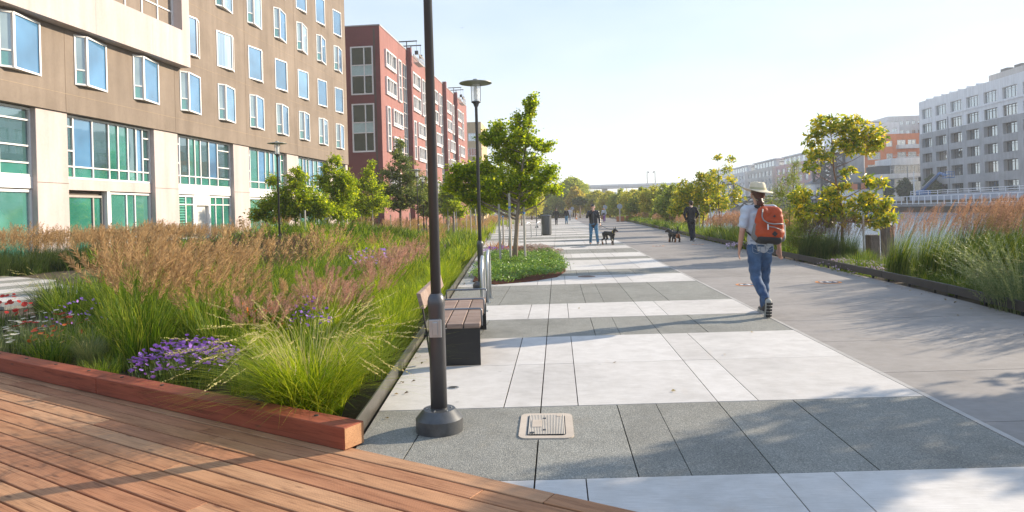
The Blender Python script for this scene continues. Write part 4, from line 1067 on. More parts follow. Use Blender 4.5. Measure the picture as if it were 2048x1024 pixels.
# grey-green shrub cut by the right frame edge
def sprig_shrub(n, r, h, lk):
    parts = []
    a = rng.uniform(0, 2*math.pi, n); q = r * 0.5 * np.sqrt(rng.uniform(0, 1, n)); b = np.stack([q*np.cos(a), q*np.sin(a), np.zeros(n)], -1)
    hh = h * rng.uniform(0.5, 1.1, n); V, F, P = ribbons(b, a, hh, r * rng.uniform(0.2, 1.0, n), np.full(n, 0.12), np.full(n, 0.006), 4); parts.append((V, F, 0))
    m = n * lk; idx = np.repeat(np.arange(n), lk); u = np.tile(np.linspace(0.2, 1, lk), n) * 3.999; i0 = u.astype(int); fr_ = u - i0
    c = P[idx, i0] * (1 - fr_)[:, None] + P[idx, i0 + 1] * fr_[:, None]; d = P[idx, i0 + 1] - P[idx, i0]; d /= np.linalg.norm(d, axis=1)[:, None]
    ref = rng.normal(0, 1, (m, 3)); s = np.cross(d, ref); s /= np.linalg.norm(s, axis=1)[:, None]; dd = d * 0.75 + s * 0.65; L = 0.035 * rng.uniform(0.7, 1.4, m)[:, None]
    w = np.cross(dd, ref); w /= np.linalg.norm(w, axis=1)[:, None]; w *= 0.0035
    V = np.stack([c - w, c + w, c + dd * L], 1).reshape(-1, 3); F = np.arange(m * 3).reshape(-1, 3); parts.append((V, F, 0)); return cat(parts)
plant('coyote_shrub', 'feathery grey-green shrub overhanging the kerb at the right frame edge', 'shrub', sprig_shrub(330, 0.8, 1.0, 56), kx(9.7, 0.30), 9.7, 1.15, [M_sage, M_sage], 0.05)
plant('coyote_shrub', 'dark green rounded shrub beside the kerb beyond the man in black', 'shrub', sprig_shrub(160, 0.9, 0.8, 30), kx(36.5, 0.9), 36.5, 1.1, [M_deep, M_sage], 0.05)
for k, (y, d, s) in enumerate(((15.6, 0.42, 1.0), (16.6, 0.5, 1.05), (14.9, 0.35, 0.8))):
    plant('seaside_daisy', ['low lilac daisies at the kerb below the magnolia tree', 'far patch of lilac daisies near the backpacker', 'small lilac daisy tuft at the near end of the row'][k], 'flowers', flower_plant(130, 0.62, 0.25, 10, 0.022, 380, 0.2), kx(y, d), y, s, [M_green, M_lilac], 0, group='lilac daisies along the kerb')
plant('seaside_daisy', 'lilac daisies at the kerb left of the backpacker', 'flowers', flower_plant(150, 0.8, 0.25, 10, 0.03, 200, 0.2), kx(24.6, 0.4), 24.6, 1.2, [M_green, M_lilac], 0, group='lilac daisies along the kerb')
# pale wild growth spilling down the bank
pl = scatter(46, [(6.6, 14), (8.4, 14), (8.6, 28), (7.0, 28)], mound, (0.7, 1.2), 0.2, 0.28, z=-0.1)
pl += scatter(36, [(6.2, 6), (8.2, 6), (8.4, 14), (6.6, 14)], mound, (0.9, 1.2), 0.2, 0.28, z=-0.1)
mass('bank_sedge', pl, [M_reed, M_straw], 'rough green grass on the bank between kerb and water', 'grass')
# ================================================================= trees
def barkmat(name, a, b_):
    m, nt, b = mat_new(name); v = coords(nt, 'Object', (6, 6, 1.2)); n = tex_noise(nt, 4, 6, 0.65, v, 0.6)
    nt.links.new(ramp(nt, n, [(0.3, a), (0.7, b_)]), b.inputs['Base Color']); b.inputs['Roughness'].default_value = 0.9; bump(nt, b, n, 0.6, 0.02); return m
M_bark = barkmat('pale_bark', (0.16, 0.12, 0.09), (0.36, 0.28, 0.21))
M_barkd = barkmat('dark_bark', (0.05, 0.038, 0.028), (0.14, 0.10, 0.075))
M_barkr = barkmat('russet_bark', (0.14, 0.07, 0.04), (0.30, 0.17, 0.10))
M_gink = leafmat('ginkgo_leaf', [(0.134, 0.220, 0.016), (0.224, 0.330, 0.024), (0.336, 0.440, 0.030), (0.470, 0.539, 0.045), (0.616, 0.627, 0.060)], 0.72, 0.45, 0.3, (1.2, 1.15, 0.4))
M_oak = leafmat('oak_leaf', [(0.08, 0.13, 0.035), (0.14, 0.20, 0.05), (0.22, 0.28, 0.08), (0.34, 0.36, 0.13)], 0.55, 0.5, 0.3)
M_far = leafmat('far_leaf', [(0.18, 0.26, 0.05), (0.30, 0.38, 0.07), (0.42, 0.48, 0.09), (0.55, 0.56, 0.12)], 0.6, 0.5, 0.3)
M_yel = leafmat('yellow_leaf', [(0.26, 0.31, 0.045), (0.42, 0.45, 0.06), (0.56, 0.54, 0.08), (0.66, 0.54, 0.09)], 0.6, 0.5, 0.3)
M_orl = leafmat('orange_leaf', [(0.36, 0.34, 0.06), (0.52, 0.44, 0.07), (0.62, 0.50, 0.10)], 0.6)
M_dkl = leafmat('dark_leaf', [(0.035, 0.07, 0.02), (0.065, 0.11, 0.03), (0.11, 0.16, 0.045)], 0.4)
M_mag = leafmat('magnolia_leaf', [(0.088, 0.162, 0.020), (0.198, 0.292, 0.030), (0.374, 0.432, 0.035), (0.616, 0.562, 0.040), (0.770, 0.583, 0.050)], 0.5, 0.3, 0.5, (1.2, 1.1, 0.4))
M_wil = leafmat('willow_leaf', [(0.10, 0.17, 0.025), (0.19, 0.27, 0.04), (0.30, 0.37, 0.06), (0.44, 0.45, 0.09)], 0.55)

def tree(name, label, base, r0, blobs, density=46, lpt=16, leaf=0.07, mats=(None, None), group=None, spread=0.05, trunk_top=None, asp=0.75, up=0.35, wob=0.04, cluster=False, multi=0):
    """blobs: (dx, dy, z, rx, rz). trunk, limbs and twigs in one part, leaves in another"""
    t = thing(name, label, 'tree' if 'shrub' not in name else 'shrub', (base[0], base[1], -0.06), 0, group)
    bl = sorted(blobs, key=lambda b: b[2]); top = bl[-1]
    ztop = trunk_top or top[2]; w = MB()
    tp = []; n = 7
    for k in range(n):
        u = k / (n - 1); tp.append(Vector((top[0]*u**1.5 + rng.normal(0, wob)*min(u*3, 1), top[1]*u**1.5 + rng.normal(0, wob)*min(u*3, 1), ztop*u)))
    tr = [r0 * (1.35 if k == 0 else 1) * (1 - 0.88 * (k/(n-1)))for k in range(n)]
    w.tube(tp, tr, 8)
    for k in range(multi):
        a = rng.uniform(0, 6.28); q = Vector((math.cos(a), math.sin(a), 0)) * 0.35
        w.tube([Vector((0, 0, 0.02)), q*0.5 + Vector((0, 0, ztop*0.35)), q + Vector((0, 0, ztop*0.75))], [r0*0.7, r0*0.5, r0*0.2], 6)
    def at(z):
        u = max(0.0, min(1.0, z / ztop)) * (n - 1); i = min(int(u), n - 2); return tp[i].lerp(tp[i+1], u - i), tr[i] + (tr[i+1]-tr[i])*(u-i)
    cs = []
    for (dx, dy, z, rx, rz) in blobs:
        c = Vector((dx, dy, z)); d = math.hypot(dx, dy)
        p0, rr_ = at(max(z - 0.55*rz - 0.45*d, ztop*0.28)); mid = p0.lerp(c, 0.5) + Vector((rng.normal(0, 0.05), rng.normal(0, 0.05), -0.06*d))
        w.tube([p0, mid, c], [max(rr_*0.6, 0.008), max(rr_*0.4, 0.006), 0.004], 5, cap=False)
        nt_ = max(8, int(density * 3.4 * (rx*rx*rz) ** 0.66))
        dirs = rng.normal(0, 1, (nt_, 3)); dirs /= np.linalg.norm(dirs, axis=1)[:, None]
        q = rng.uniform(0.45, 1.08, nt_)[:, None]
        e = np.array(c) + dirs * q * np.array([rx, rx, rz])
        s = np.array(c) * 0.75 + np.array(mid) * 0.25 + dirs * 0.15 * rx
        for k in range(0, nt_, 2 if r0 > 0.03 else 3):
            w.tube([Vector(s[k]), Vector((s[k]+e[k])/2) + Vector((0, 0, 0.04*rz)), Vector(e[k])], [0.006 + r0*0.05, 0.004 + r0*0.02, 0.002], 3, cap=False)
        if cluster:       # rosettes at the twig ends
            cc = np.repeat(e, lpt, 0) + rng.normal(0, spread, (nt_*lpt, 3))
        else:
            u = rng.uniform(0.25, 1.05, (nt_, lpt, 1)); cc = (s[:, None] + (e - s)[:, None] * u).reshape(-1, 3) + rng.normal(0, spread, (nt_*lpt, 3))
        cs.append(cc)
    w.build('trunk', mats[1], t, smooth=True)
    V, F = leaf_quads(np.concatenate(cs), leaf, up, asp)
    o = link('crown', np_mesh('crown', V, F, [mats[0]]), t); o['kind'] = 'stuff'
    return t

def auto(h, w, z0, n, top=0.35, jitter=0.25):
    """blobs of an uneven rounded crown"""
    out = []
    for k in range(n):
        u = k / max(1, n - 1); z = z0 + (h - z0) * (0.12 + 0.8 * u); env = w/2 * (math.sin(math.pi * (0.22 + 0.72*u)) ** 0.8) * (1 - top * u)
        a = k * 2.4 + rng.uniform(-0.4, 0.4); rad = env * rng.uniform(0.25, 0.8); r = env * rng.uniform(0.45, 0.75) + 0.12
        out.append((rad*math.cos(a), rad*math.sin(a), z + rng.normal(0, jitter*0.3), r, r*rng.uniform(0.6, 0.95)))
    return out

gk = [(0.50, 0.1, 4.55, 0.34, 0.34), (0.66, -0.1, 4.78, 0.26, 0.22), (0.30, 0.0, 4.15, 0.42, 0.36), (-0.38, 0.2, 4.02, 0.40, 0.32), (-0.75, -0.1, 3.75, 0.34, 0.24), (0.36, -0.2, 3.72, 0.52, 0.34),
      (0.88, 0.1, 3.5, 0.36, 0.24), (-0.05, 0.2, 3.25, 0.62, 0.42), (0.55, 0.3, 2.98, 0.55, 0.36), (1.15, 0.0, 2.72, 0.34, 0.2), (-0.85, 0.2, 2.85, 0.5, 0.36), (-1.35, -0.1, 2.85, 0.40, 0.26), (-1.65, 0.1, 2.72, 0.24, 0.18),
      (-0.6, -0.3, 2.38, 0.55, 0.4), (0.15, 0.1, 2.45, 0.6, 0.42), (0.82, -0.2, 2.35, 0.5, 0.34), (1.25, 0.1, 2.2, 0.26, 0.18), (-0.25, 0.3, 1.95, 0.5, 0.28), (0.42, 0.1, 1.92, 0.45, 0.24), (-0.9, 0.2, 2.0, 0.42, 0.24), (-1.7, 0.0, 2.42, 0.40, 0.28), (-1.3, 0.1, 2.12, 0.42, 0.28), (-1.55, -0.2, 2.75, 0.36, 0.24), (-1.15, 0.0, 2.5, 0.42, 0.3), (1.0, -0.1, 2.6, 0.40, 0.24), (-0.3, 0.0, 3.65, 0.45, 0.3)]
gk = [(x*1.04, y, z, r*1.10, q*1.08) for x, y, z, r, q in gk]
tree('ginkgo_tree', 'staked young ginkgo in the ground cover bed on the paving, largest of the ginkgos', (-1.3, 19.8), 0.075, gk, 78, 22, 0.085, (M_gink, M_bark), None, 0.04)
yg = 'young ginkgo trees in the grass beds'
tree('ginkgo_tree', 'second staked ginkgo behind the largest one at the end of the mulch bed', (-2.15, 30.3), 0.07, [(x*0.85, y, z*0.92, r*0.95, q) for x, y, z, r, q in gk[2:]], 55, 16, 0.085, (M_gink, M_bark), yg)
tree('ginkgo_tree', 'broad low ginkgo behind the lamp post in front of the brown building', (-11.1, 28.2), 0.06, [(-1.7, 0, 1.75, 0.5, 0.3), (-1.2, 0.2, 2.2, 0.6, 0.4), (-0.5, 0, 2.6, 0.7, 0.5), (-0.9, 0, 3.2, 0.4, 0.3), (0.1, 0.1, 3.1, 0.7, 0.5), (0.6, -0.1, 2.5, 0.8, 0.55), (-0.2, 0, 1.9, 0.8, 0.5), (0.9, 0.1, 1.8, 0.7, 0.45), (-0.9, 0, 1.6, 0.6, 0.3), (1.2, 0, 2.2, 0.5, 0.4), (0.2, 0, 3.5, 0.4, 0.3), (-1.5, 0, 2.0, 0.55, 0.35), (0.4, 0, 2.0, 0.9, 0.5), (-0.6, 0, 2.2, 0.8, 0.5), (1.5, 0, 1.9, 0.5, 0.4)], 74, 18, 0.09, (M_gink, M_bark), yg)
tree('ginkgo_tree', 'narrow ginkgo to the right of the broad low one', (-9.75, 29.6), 0.06, [(0, 0, 4.05, 0.4, 0.3), (-0.3, 0, 3.7, 0.5, 0.35), (0.3, 0, 3.4, 0.6, 0.4), (-0.2, 0, 2.9, 0.75, 0.5), (0.35, 0.1, 2.5, 0.8, 0.5), (-0.3, 0, 2.1, 0.85, 0.5), (0.2, 0, 1.7, 0.85, 0.4), (0.5, 0, 3.0, 0.6, 0.4), (-0.6, 0, 3.2, 0.5, 0.35)], 74, 18, 0.09, (M_gink, M_bark), yg)
tree('ginkgo_tree', 'pointed yellow-green ginkgo in front of the red building end wall', (-10.7, 38), 0.06, [(0.3, 0, 4.5, 0.3, 0.3), (0.1, 0, 4.0, 0.55, 0.4), (-0.3, 0, 3.4, 0.8, 0.45), (0.4, 0, 3.2, 0.85, 0.5), (-0.6, 0, 2.5, 0.9, 0.5), (0.6, 0, 2.4, 0.95, 0.5), (0, 0, 1.9, 1.1, 0.45)], 62, 15, 0.10, (M_gink, M_bark), yg)
tree('oak_tree', 'tall darker grey-green tree between the ginkgo and the far lamp posts', (-9.9, 42.5), 0.10, [(0.1, 0, 6.1, 0.45, 0.5), (-0.1, 0, 5.4, 0.7, 0.5), (0.3, 0, 4.8, 0.9, 0.6), (-0.5, 0, 4.2, 1.0, 0.6), (0.7, 0, 3.9, 1.1, 0.7), (-0.8, 0, 3.2, 1.1, 0.6), (0.3, 0, 3.0, 1.3, 0.7), (1.2, 0, 2.7, 1.0, 0.5), (-1.2, 0, 2.5, 0.9, 0.5), (0, 0, 2.3, 1.3, 0.5), (-1.5, 0.3, 3.6, 0.6, 0.5)], 48, 15, 0.11, (M_oak, M_barkd))
far_l = [('low ginkgo in the meadow left of the second lamp post', (-7.0, 45.5), 4.3, 2.3, M_gink), ('darker ginkgo immediately left of the largest ginkgo crown', (-5.4, 49), 4.4, 2.3, M_gink), ('young tree far back in front of the red building', (-8.9, 56), 4.8, 2.8, M_oak),
         ('tree behind the two far lamp posts', (-9.5, 49), 4.4, 2.6, M_oak), ('ginkgo hidden partly behind the staked one along the paving', (-4.1, 60), 4.3, 2.4, M_gink), ('sunlit yellow-green tree beyond the bike hoops', (-3.9, 74), 5.0, 3.4, M_yel),
         ('last tree of the left row near the two far walkers', (-4.4, 90), 5.2, 3.8, M_yel), ('small tree against the brown building corner', (-14.5, 47), 3.9, 2.6, M_gink), ('green tree at the foot of the red building', (-11.5, 70), 4.8, 3.0, M_oak), ('distant tree before the pale yellow block', (-9.5, 84), 5.0, 3.4, M_far)]
for lb, p, h, w, m in far_l:
    tree('young_tree', lb, p, 0.07, auto(h, w, 1.3, 11), 40, 13, 0.13, (m, M_bark), 'trees in the left meadow')
# right bank and far end of the walk
tree('magnolia_tree', 'bare-stemmed magnolia with yellow-green leaf tufts standing against the water', (7.95, 19.6), 0.05,
     [(-0.35, 0, 3.75, 0.42, 0.28), (0.25, 0.1, 3.7, 0.5, 0.3), (0.75, 0, 3.4, 0.42, 0.3), (-0.75, 0, 3.35, 0.3, 0.25), (0.25, 0, 3.2, 0.45, 0.3), (0.85, 0, 3.05, 0.3, 0.22), (-0.55, 0.1, 2.95, 0.4, 0.25), (-0.85, 0, 2.55, 0.22, 0.15), (0.1, 0, 2.42, 0.2, 0.16), (0.85, 0, 2.12, 0.3, 0.2),
      (-0.1, 0, 1.95, 0.28, 0.2), (-0.3, 0, 1.75, 0.35, 0.25), (0.6, 0, 1.6, 0.42, 0.25), (0.95, 0, 1.45, 0.35, 0.25), (-1.2, -0.1, 1.75, 0.45, 0.22), (-0.8, 0, 1.35, 0.55, 0.25), (0.1, 0, 1.35, 0.5, 0.25), (0.75, 0, 1.05, 0.45, 0.2), (-0.3, 0, 1.1, 0.5, 0.2), (1.15, 0, 1.15, 0.3, 0.2)],
     72, 11, 0.165, (M_mag, M_barkr), None, 0.06, asp=0.36, up=0.1, cluster=True)
tree('willow_tree', 'slender pale green sapling just right of the backpacker', (7.25, 22.0), 0.03,
     [(0.2, 0, 2.75, 0.22, 0.3), (0.1, 0, 2.35, 0.4, 0.35), (-0.25, 0, 2.0, 0.42, 0.35), (0.35, 0, 1.95, 0.4, 0.3), (-0.5, 0, 1.6, 0.4, 0.3), (0.2, 0, 1.5, 0.5, 0.35), (-0.3, 0, 1.15, 0.5, 0.3), (0.45, 0, 1.0, 0.5, 0.3), (0, 0, 0.65, 0.7, 0.35)], 85, 20, 0.06, (M_wil, M_barkr), None, 0.05, asp=0.28, up=0.1)
tree('leafy_shrub', 'bright green shrub beside the kerb right of the backpacker', (7.0, 19.9), 0.025, [(0, 0, 0.95, 0.5, 0.35), (-0.3, 0, 0.65, 0.5, 0.35), (0.35, 0, 0.6, 0.5, 0.35), (0, 0.2, 0.4, 0.6, 0.3)], 95, 18, 0.06, (leafmat('shrub_leaf', [(0.07, 0.13, 0.02), (0.14, 0.21, 0.03), (0.22, 0.28, 0.045)], 0.5), M_barkr), None, 0.06, asp=0.35)
tree('magnolia_tree', 'dense bushy magnolia behind the man in black', (7.75, 37.5), 0.05, [(-0.9, 0, 2.6, 0.5, 0.4), (0.2, 0, 2.9, 0.6, 0.4), (0.7, 0, 2.5, 0.6, 0.4), (-0.4, 0, 2.2, 0.7, 0.5), (0.4, 0, 1.9, 0.8, 0.5), (-1.0, 0, 1.8, 0.6, 0.45), (1.1, 0, 1.8, 0.5, 0.4), (-0.3, 0, 1.4, 0.9, 0.4), (0.1, 0, 3.35, 0.25, 0.15), (0.75, 0, 3.4, 0.22, 0.15), (1.0, 0, 3.05, 0.25, 0.15), (-1.4, 0, 1.4, 0.4, 0.3)], 52, 11, 0.19, (M_mag, M_barkd), None, 0.08, asp=0.4, up=0.1, cluster=True)
tree('magnolia_tree', 'sparse upright magnolia to the right of the man in black', (7.75, 33.2), 0.04, [(-0.1, 0, 3.85, 0.25, 0.12), (0.5, 0, 3.7, 0.25, 0.2), (0.4, 0, 3.35, 0.3, 0.2), (-0.35, 0, 3.0, 0.3, 0.2), (0.6, 0, 2.8, 0.3, 0.2), (-0.1, 0, 2.5, 0.4, 0.25), (0.6, 0, 2.2, 0.45, 0.25), (-0.4, 0, 2.0, 0.4, 0.25), (0.9, 0, 1.9, 0.35, 0.2), (0.1, 0, 1.6, 0.5, 0.25)], 38, 9, 0.18, (M_mag, M_barkd), None, 0.07, asp=0.4, up=0.1, cluster=True)
rowr = [(9.2, 48, 3.2, 3.0, M_yel, 'first bushy yellow-green tree of the waterside row, next to the dense magnolia'), (9.3, 55, 3.4, 3.4, M_wil, 'second bushy tree of the waterside row'), (9.9, 63, 3.7, 3.6, M_far, 'third tree of the waterside row'), (10.0, 72, 3.9, 4.0, M_yel, 'fourth tree of the waterside row behind the round sign'), (10.3, 82, 4.1, 4.2, M_wil, 'fifth tree of the waterside row'), (10.4, 93, 4.2, 4.6, M_yel, 'sixth tree of the waterside row'), (10.0, 106, 4.6, 5.2, M_far, 'seventh tree of the waterside row, behind the woman in purple trousers'), (9.2, 120, 5.0, 5.6, M_yel, 'farthest yellow tree of the waterside row')]
for x, y, h, w, m, lb in rowr:
    tree('bushy_tree', lb, (x, y), 0.06, auto(h, w, 0.5, 13, 0.25), 30, 13, 0.16 if y < 80 else 0.2, (m, M_barkd), 'waterside row of bushy trees', 0.09)
tree('round_tree', 'big dark green round-crowned tree closing the view of the walk', (3.4, 152), 0.25, auto(9.0, 10.0, 1.6, 26, 0.3), 26, 16, 0.36, (M_far, M_barkd), None, 0.18)
tree('round_tree', 'second dark round tree left behind the big one', (-1.5, 165), 0.22, auto(7.5, 9.0, 1.2, 18, 0.25), 22, 16, 0.36, (M_oak, M_barkd), None, 0.18)
tree('autumn_tree', 'orange-yellow tree in front of the big round tree', (3.6, 136), 0.14, auto(6.4, 5.2, 1.4, 14, 0.4), 26, 15, 0.26, (M_orl, M_barkd), None, 0.14)
tree('umbrella_tree', 'small flat-topped dark tree on a pale trunk in the middle of the walk end', (4.2, 128), 0.16, [(-0.9, 0, 3.2, 0.9, 0.5), (0, 0, 3.5, 1.2, 0.6), (0.9, 0, 3.2, 0.9, 0.5), (0, 0, 2.9, 1.3, 0.4)], 26, 15, 0.24, (M_dkl, M_bark), None, 0.12)
tree('autumn_tree', 'yellow tree right of the big round tree', (7.6, 134), 0.14, auto(5.4, 6.0, 0.8, 14, 0.3), 26, 15, 0.26, (M_yel, M_barkd), None, 0.14)
tree('round_tree', 'yellow-green tree left of the walk end beyond the two far walkers', (-4.6, 122), 0.14, auto(6.0, 5.6, 0.8, 14, 0.3), 24, 15, 0.26, (M_yel, M_barkd), None, 0.14)
tree('hedge_shrub', 'clipped dark green hedge at the end of the walk', (0.4, 142), 0.05, [(x, 0, 0.7, 1.0, 0.8) for x in (-4, -2.6, -1.2, 0.2, 1.6)], 30, 16, 0.22, (M_dkl, M_barkd), None, 0.12)
tree('hedge_shrub', 'low dark bushes right of the walk end', (9.0, 126), 0.05, [(x, 0, 0.9, 1.2, 0.9) for x in (-2.2, -0.8, 0.8, 2.4)], 26, 14, 0.22, (M_dkl, M_barkd), None, 0.12)
# a tree just outside the frame, whose shadow falls across the near paving
tree('magnolia_tree', 'magnolia beside the kerb nearest the deck, only its shadow in view', (8.5, 7.7), 0.05, [(-0.5, 0, 3.2, 0.55, 0.4), (0.3, 0, 3.3, 0.6, 0.4), (0, 0.4, 2.7, 0.7, 0.45), (0.6, -0.3, 2.4, 0.6, 0.4), (-0.5, -0.2, 2.2, 0.6, 0.4), (0.0, 0, 1.7, 0.75, 0.4)], 70, 12, 0.155, (M_mag, M_barkr), None, 0.06, asp=0.4, cluster=True)

# tree stakes, each a thing of its own
M_stake = barkmat('weathered_stake', (0.36, 0.32, 0.27), (0.58, 0.53, 0.46)); M_tape = simple('blue_tape', (0.05, 0.22, 0.5), 0.5)
def stake(x, y, h, label, group, r=0.03, tape=None, lean=(0, 0)):
    w = MB(); w.tube([(0, 0, -0.1), (lean[0], lean[1], h)], [r, r*0.92], 8)
    t = thing('tree_stake', label, 'stake', (x, y, 0.0), 0, group); w.build('pole', M_stake, t, smooth=False)
    if tape: MB().lathe([(r*1.12, tape), (r*1.12, tape+0.05)], 8, (lean[0]*tape/h, lean[1]*tape/h, 0)).build('tie', M_tape, t)
SG = 'stakes round the ginkgo on the paving'
stake(-1.68, 19.6, 1.75, 'pale stake left of the large ginkgo trunk', SG, 0.034)
stake(-1.36, 19.35, 2.05, 'pale stake touching the large ginkgo trunk with a blue tie', SG, 0.036, 1.62)
stake(-0.97, 19.75, 1.85, 'pale stake right of the large ginkgo trunk with a blue tie', SG, 0.034, 1.45)
stake(-2.4, 29.9, 1.9, 'thin stake left of the second ginkgo trunk', SG, 0.04, 1.3)
stake(-1.85, 29.9, 1.95, 'thin stake beside the second ginkgo trunk', SG, 0.04)
MG = 'stakes of the young trees in the meadow'
for x, y in ((-11.5, 27.9), (-10.7, 27.8), (-9.9, 26.2), (-9.4, 29.3), (-11.0, 37.6), (-10.3, 37.5), (-7.3, 45.1), (-6.7, 45.1), (-5.7, 48.6), (-5.1, 48.7), (-9.3, 55.5), (-8.5, 55.6), (-4.4, 59.6), (-3.8, 59.6), (-10.4, 42.0), (-9.1, 41.8), (-6.3, 41.5), (-5.2, 40.8), (-7.6, 42.6), (-8.0, 50.0), (-7.0, 52.0), (-4.3, 36.0)):
    stake(x, y, rng.uniform(1.5, 1.9), 'pale wooden stake standing in the russet meadow under the young trees', MG, 0.035, None, (rng.normal(0, 0.03), 0))
for x, y in ((7.1, 37.1), (7.5, 36.8), (8.1, 36.9), (8.5, 37.2)):
    stake(x, y, 1.6, 'pale wooden stake below the dense magnolia behind the man in black', 'stakes below the dense magnolia', 0.035)
stake(8.35, 19.3, 1.25, 'grey stake tied to the magnolia against the water', None, 0.03)

# a few fallen leaves lying on the paving
fl = [(rng.uniform(-1.2, 2.8), rng.uniform(5, 30), 0.008) for _ in range(16)] + [(kerb_x(y) - abs(rng.normal(0, 0.22)) - 0.06, y, 0.006) for y in rng.uniform(6, 40, 90)] + [(edge_x(y) + abs(rng.normal(0, 0.12)) + 0.05, y, 0.008) for y in rng.uniform(5, 20, 40)]
V, F = leaf_quads(np.array(fl), 0.04, 2.5, 0.7, 0.3)
tag(link('fallen_leaves', np_mesh('fallen_leaves', V, F, [leafmat('dry_leaf', [(0.10, 0.06, 0.03), (0.22, 0.14, 0.05), (0.34, 0.26, 0.08)], 0.2)])), 'dry leaves scattered over the paving and along the kerbs', 'leaves', kind='stuff')
# ================================================================= right bank: quay, dock, bridge and buildings
M_conc = stucco('grey_concrete', (0.43, 0.435, 0.445), stain=0.2); M_concd = stucco('quay_concrete', (0.26, 0.26, 0.26), stain=0.25)
M_wpaint = stucco('white_plaster', (0.80, 0.80, 0.81), stain=0.07); M_wrail = simple('white_rail', (0.72, 0.73, 0.75), 0.45)
M_black = simple('black_bridge_steel', (0.022, 0.024, 0.028), 0.6); M_orange = stucco('orange_plaster', (0.62, 0.20, 0.085), stain=0.1)
M_pinkw = stucco('pink_plaster', (0.58, 0.36, 0.36), stain=0.1); M_palegrey = stucco('pale_grey_plaster', (0.62, 0.62, 0.63), stain=0.1); M_beige = stucco('beige_plaster', (0.56, 0.52, 0.48), stain=0.1)
M_mull = simple('dark_mullion', (0.10, 0.105, 0.11), 0.5); M_mullw = simple('light_mullion', (0.55, 0.56, 0.57), 0.5)
M_amb = glassmat('amber_window_glass', (0.30, 0.20, 0.10), 0.45, 0.04, 0.1)  # amber base colour under a mirror layer
QA = -math.pi / 2
gb_ = facade_root('office_building', 'grey concrete loft building with white top floors and big multi-pane windows across the water', 'building', (82, 159.8, QUAY_Z), QA)
GH = 23.6 - QUAY_Z
cols_g = [1.15 + 5.54 * k for k in range(0, 10)]; rows_g = [(19.6, 21.75), (16.45, 18.45), (13.2, 15.2), (9.9, 11.85), (6.4, 8.55), (2.9, 4.8)]
hol_w = [(x, x + 4.0, a - QUAY_Z, b - QUAY_Z) for x in cols_g for a, b in rows_g[:2]]; hol_g = [(x, x + 4.0, a - QUAY_Z, b - QUAY_Z) for x in cols_g for a, b in rows_g[2:]]
LW = 57.0; zb = 16.35 - QUAY_Z
w_ = MB(); grid_wall(w_, LW, GH - zb, hol_w, 0.4, 0, zb); w_.quad((0, 0, GH), (LW, 0, GH), (LW, 25, GH), (0, 25, GH)); w_.quad((0, 25, zb), (0, 0, zb), (0, 0, GH), (0, 25, GH)); w_.build('upper_wall', M_wpaint, gb_)
w_ = MB(); grid_wall(w_, LW, zb, hol_g, 0.9, 0, 0, -0.12); w_.quad((0, 25, 0), (0, -0.12, 0), (0, -0.12, zb), (0, 25, zb)); w_.quad((0, -0.12, zb), (LW, -0.12, zb), (LW, 0, zb), (0, 0, zb)); w_.build('lower_wall', M_conc, gb_)
for ri, (a, b) in enumerate(rows_g):
    h = b - a; fm, pn = flat_window(4.0, h, [1.0, 2.0, 3.0], [h - 0.45], 0.09, 0.1, (M_mullw if ri < 1 else M_mull, M_gmid))
    fm2, pn2 = fm, [q.copy() for q in pn]
    for q in pn2: q.materials[0] = M_amb
    for ci, x in enumerate(cols_g):
        warm = (ci, ri) in ((0, 3), (0, 4), (1, 3), (1, 4), (2, 1), (2, 2), (4, 4), (5, 1))
        put_window(gb_, fm, pn2 if warm else pn, (x, (0.38 if ri < 2 else 0.7), a - QUAY_Z))
MB().bar((11.45, -0.2, 0), (11.45, -0.2, zb + 2.5), 0.14, 0.14, up=(0, 1, 0)).build('downpipe', M_conc, gb_)
MB().bar((11.45, -0.12, zb + 2.9), (40, -0.12, zb + 2.9), 0.12, 0.12).build('pipe', M_wpaint, gb_)
for k in range(7): MB().box(3.0 + k*3.0, 3.3 + k*3.0, 0.0, 3, GH, GH + 0.35).build('parapet_fin', M_wpaint, gb_)
pent = MB().box(18.5, 30, 4, 12, GH, GH + 2.2).build('rooftop_room', M_beige, gb_)
for k in range(2): MB().box(20.5 + k*4, 22.5 + k*4, 5, 6.2, GH + 2.2, GH + 3.0).build('roof_vent', M_mull, pent)
for k in range(5): MB().box(32 + k*5, 35.6 + k*5, 3, 10, GH, GH + 1.6).build('roof_screen', M_beige, gb_)
# dock on the water with a white railing
dk = thing('dock', 'concrete waterside dock with white railing below the grey loft building', 'dock', (64, 138.8, 0), QA)
MB().box(0, 60, -0.6, 1.2, 0.45, 0.85).build('deck_slab', M_concd, dk)
for k in range(13): MB().box(0.6 + k*4.8, 1.0 + k*4.8, -0.3, 0.2, -1.7, 0.45).build('pile', M_mull, dk)
for z in (2.25, 1.0): MB().bar((0, -0.45, z), (60, -0.45, z), 0.1, 0.1).build('rail', M_wrail, dk)
for k in range(31): MB().bar((k*2.0, -0.45, 0.85), (k*2.0, -0.45, 2.22), 0.12, 0.12, up=(0, 1, 0)).build('rail_post', M_wrail, dk)
qw = thing('quay_wall', 'pale quay terrace wall with upper white rail behind the dock', 'wall', (65.6, 132.0, 0), QA)
MB().box(0, 54, 0, 0.5, 0.86, 2.5).build('wall', stucco('terrace_wall', (0.42, 0.45, 0.52), stain=0.1), qw)
for z in (3.2, 2.85): MB().bar((0, 0.25, z), (54, 0.25, z), 0.09, 0.09).build('rail', M_wrail, qw)
for k in range(19): MB().bar((k*3.0, 0.25, 2.5), (k*3.0, 0.25, 3.2), 0.09, 0.09, up=(0, 1, 0)).build('rail_post', M_wrail, qw)
lp = thing('dock_lamp', 'thin white lamp mast standing at the dock before the boom lift', 'lamp', (65.2, 129.5, 0.86))
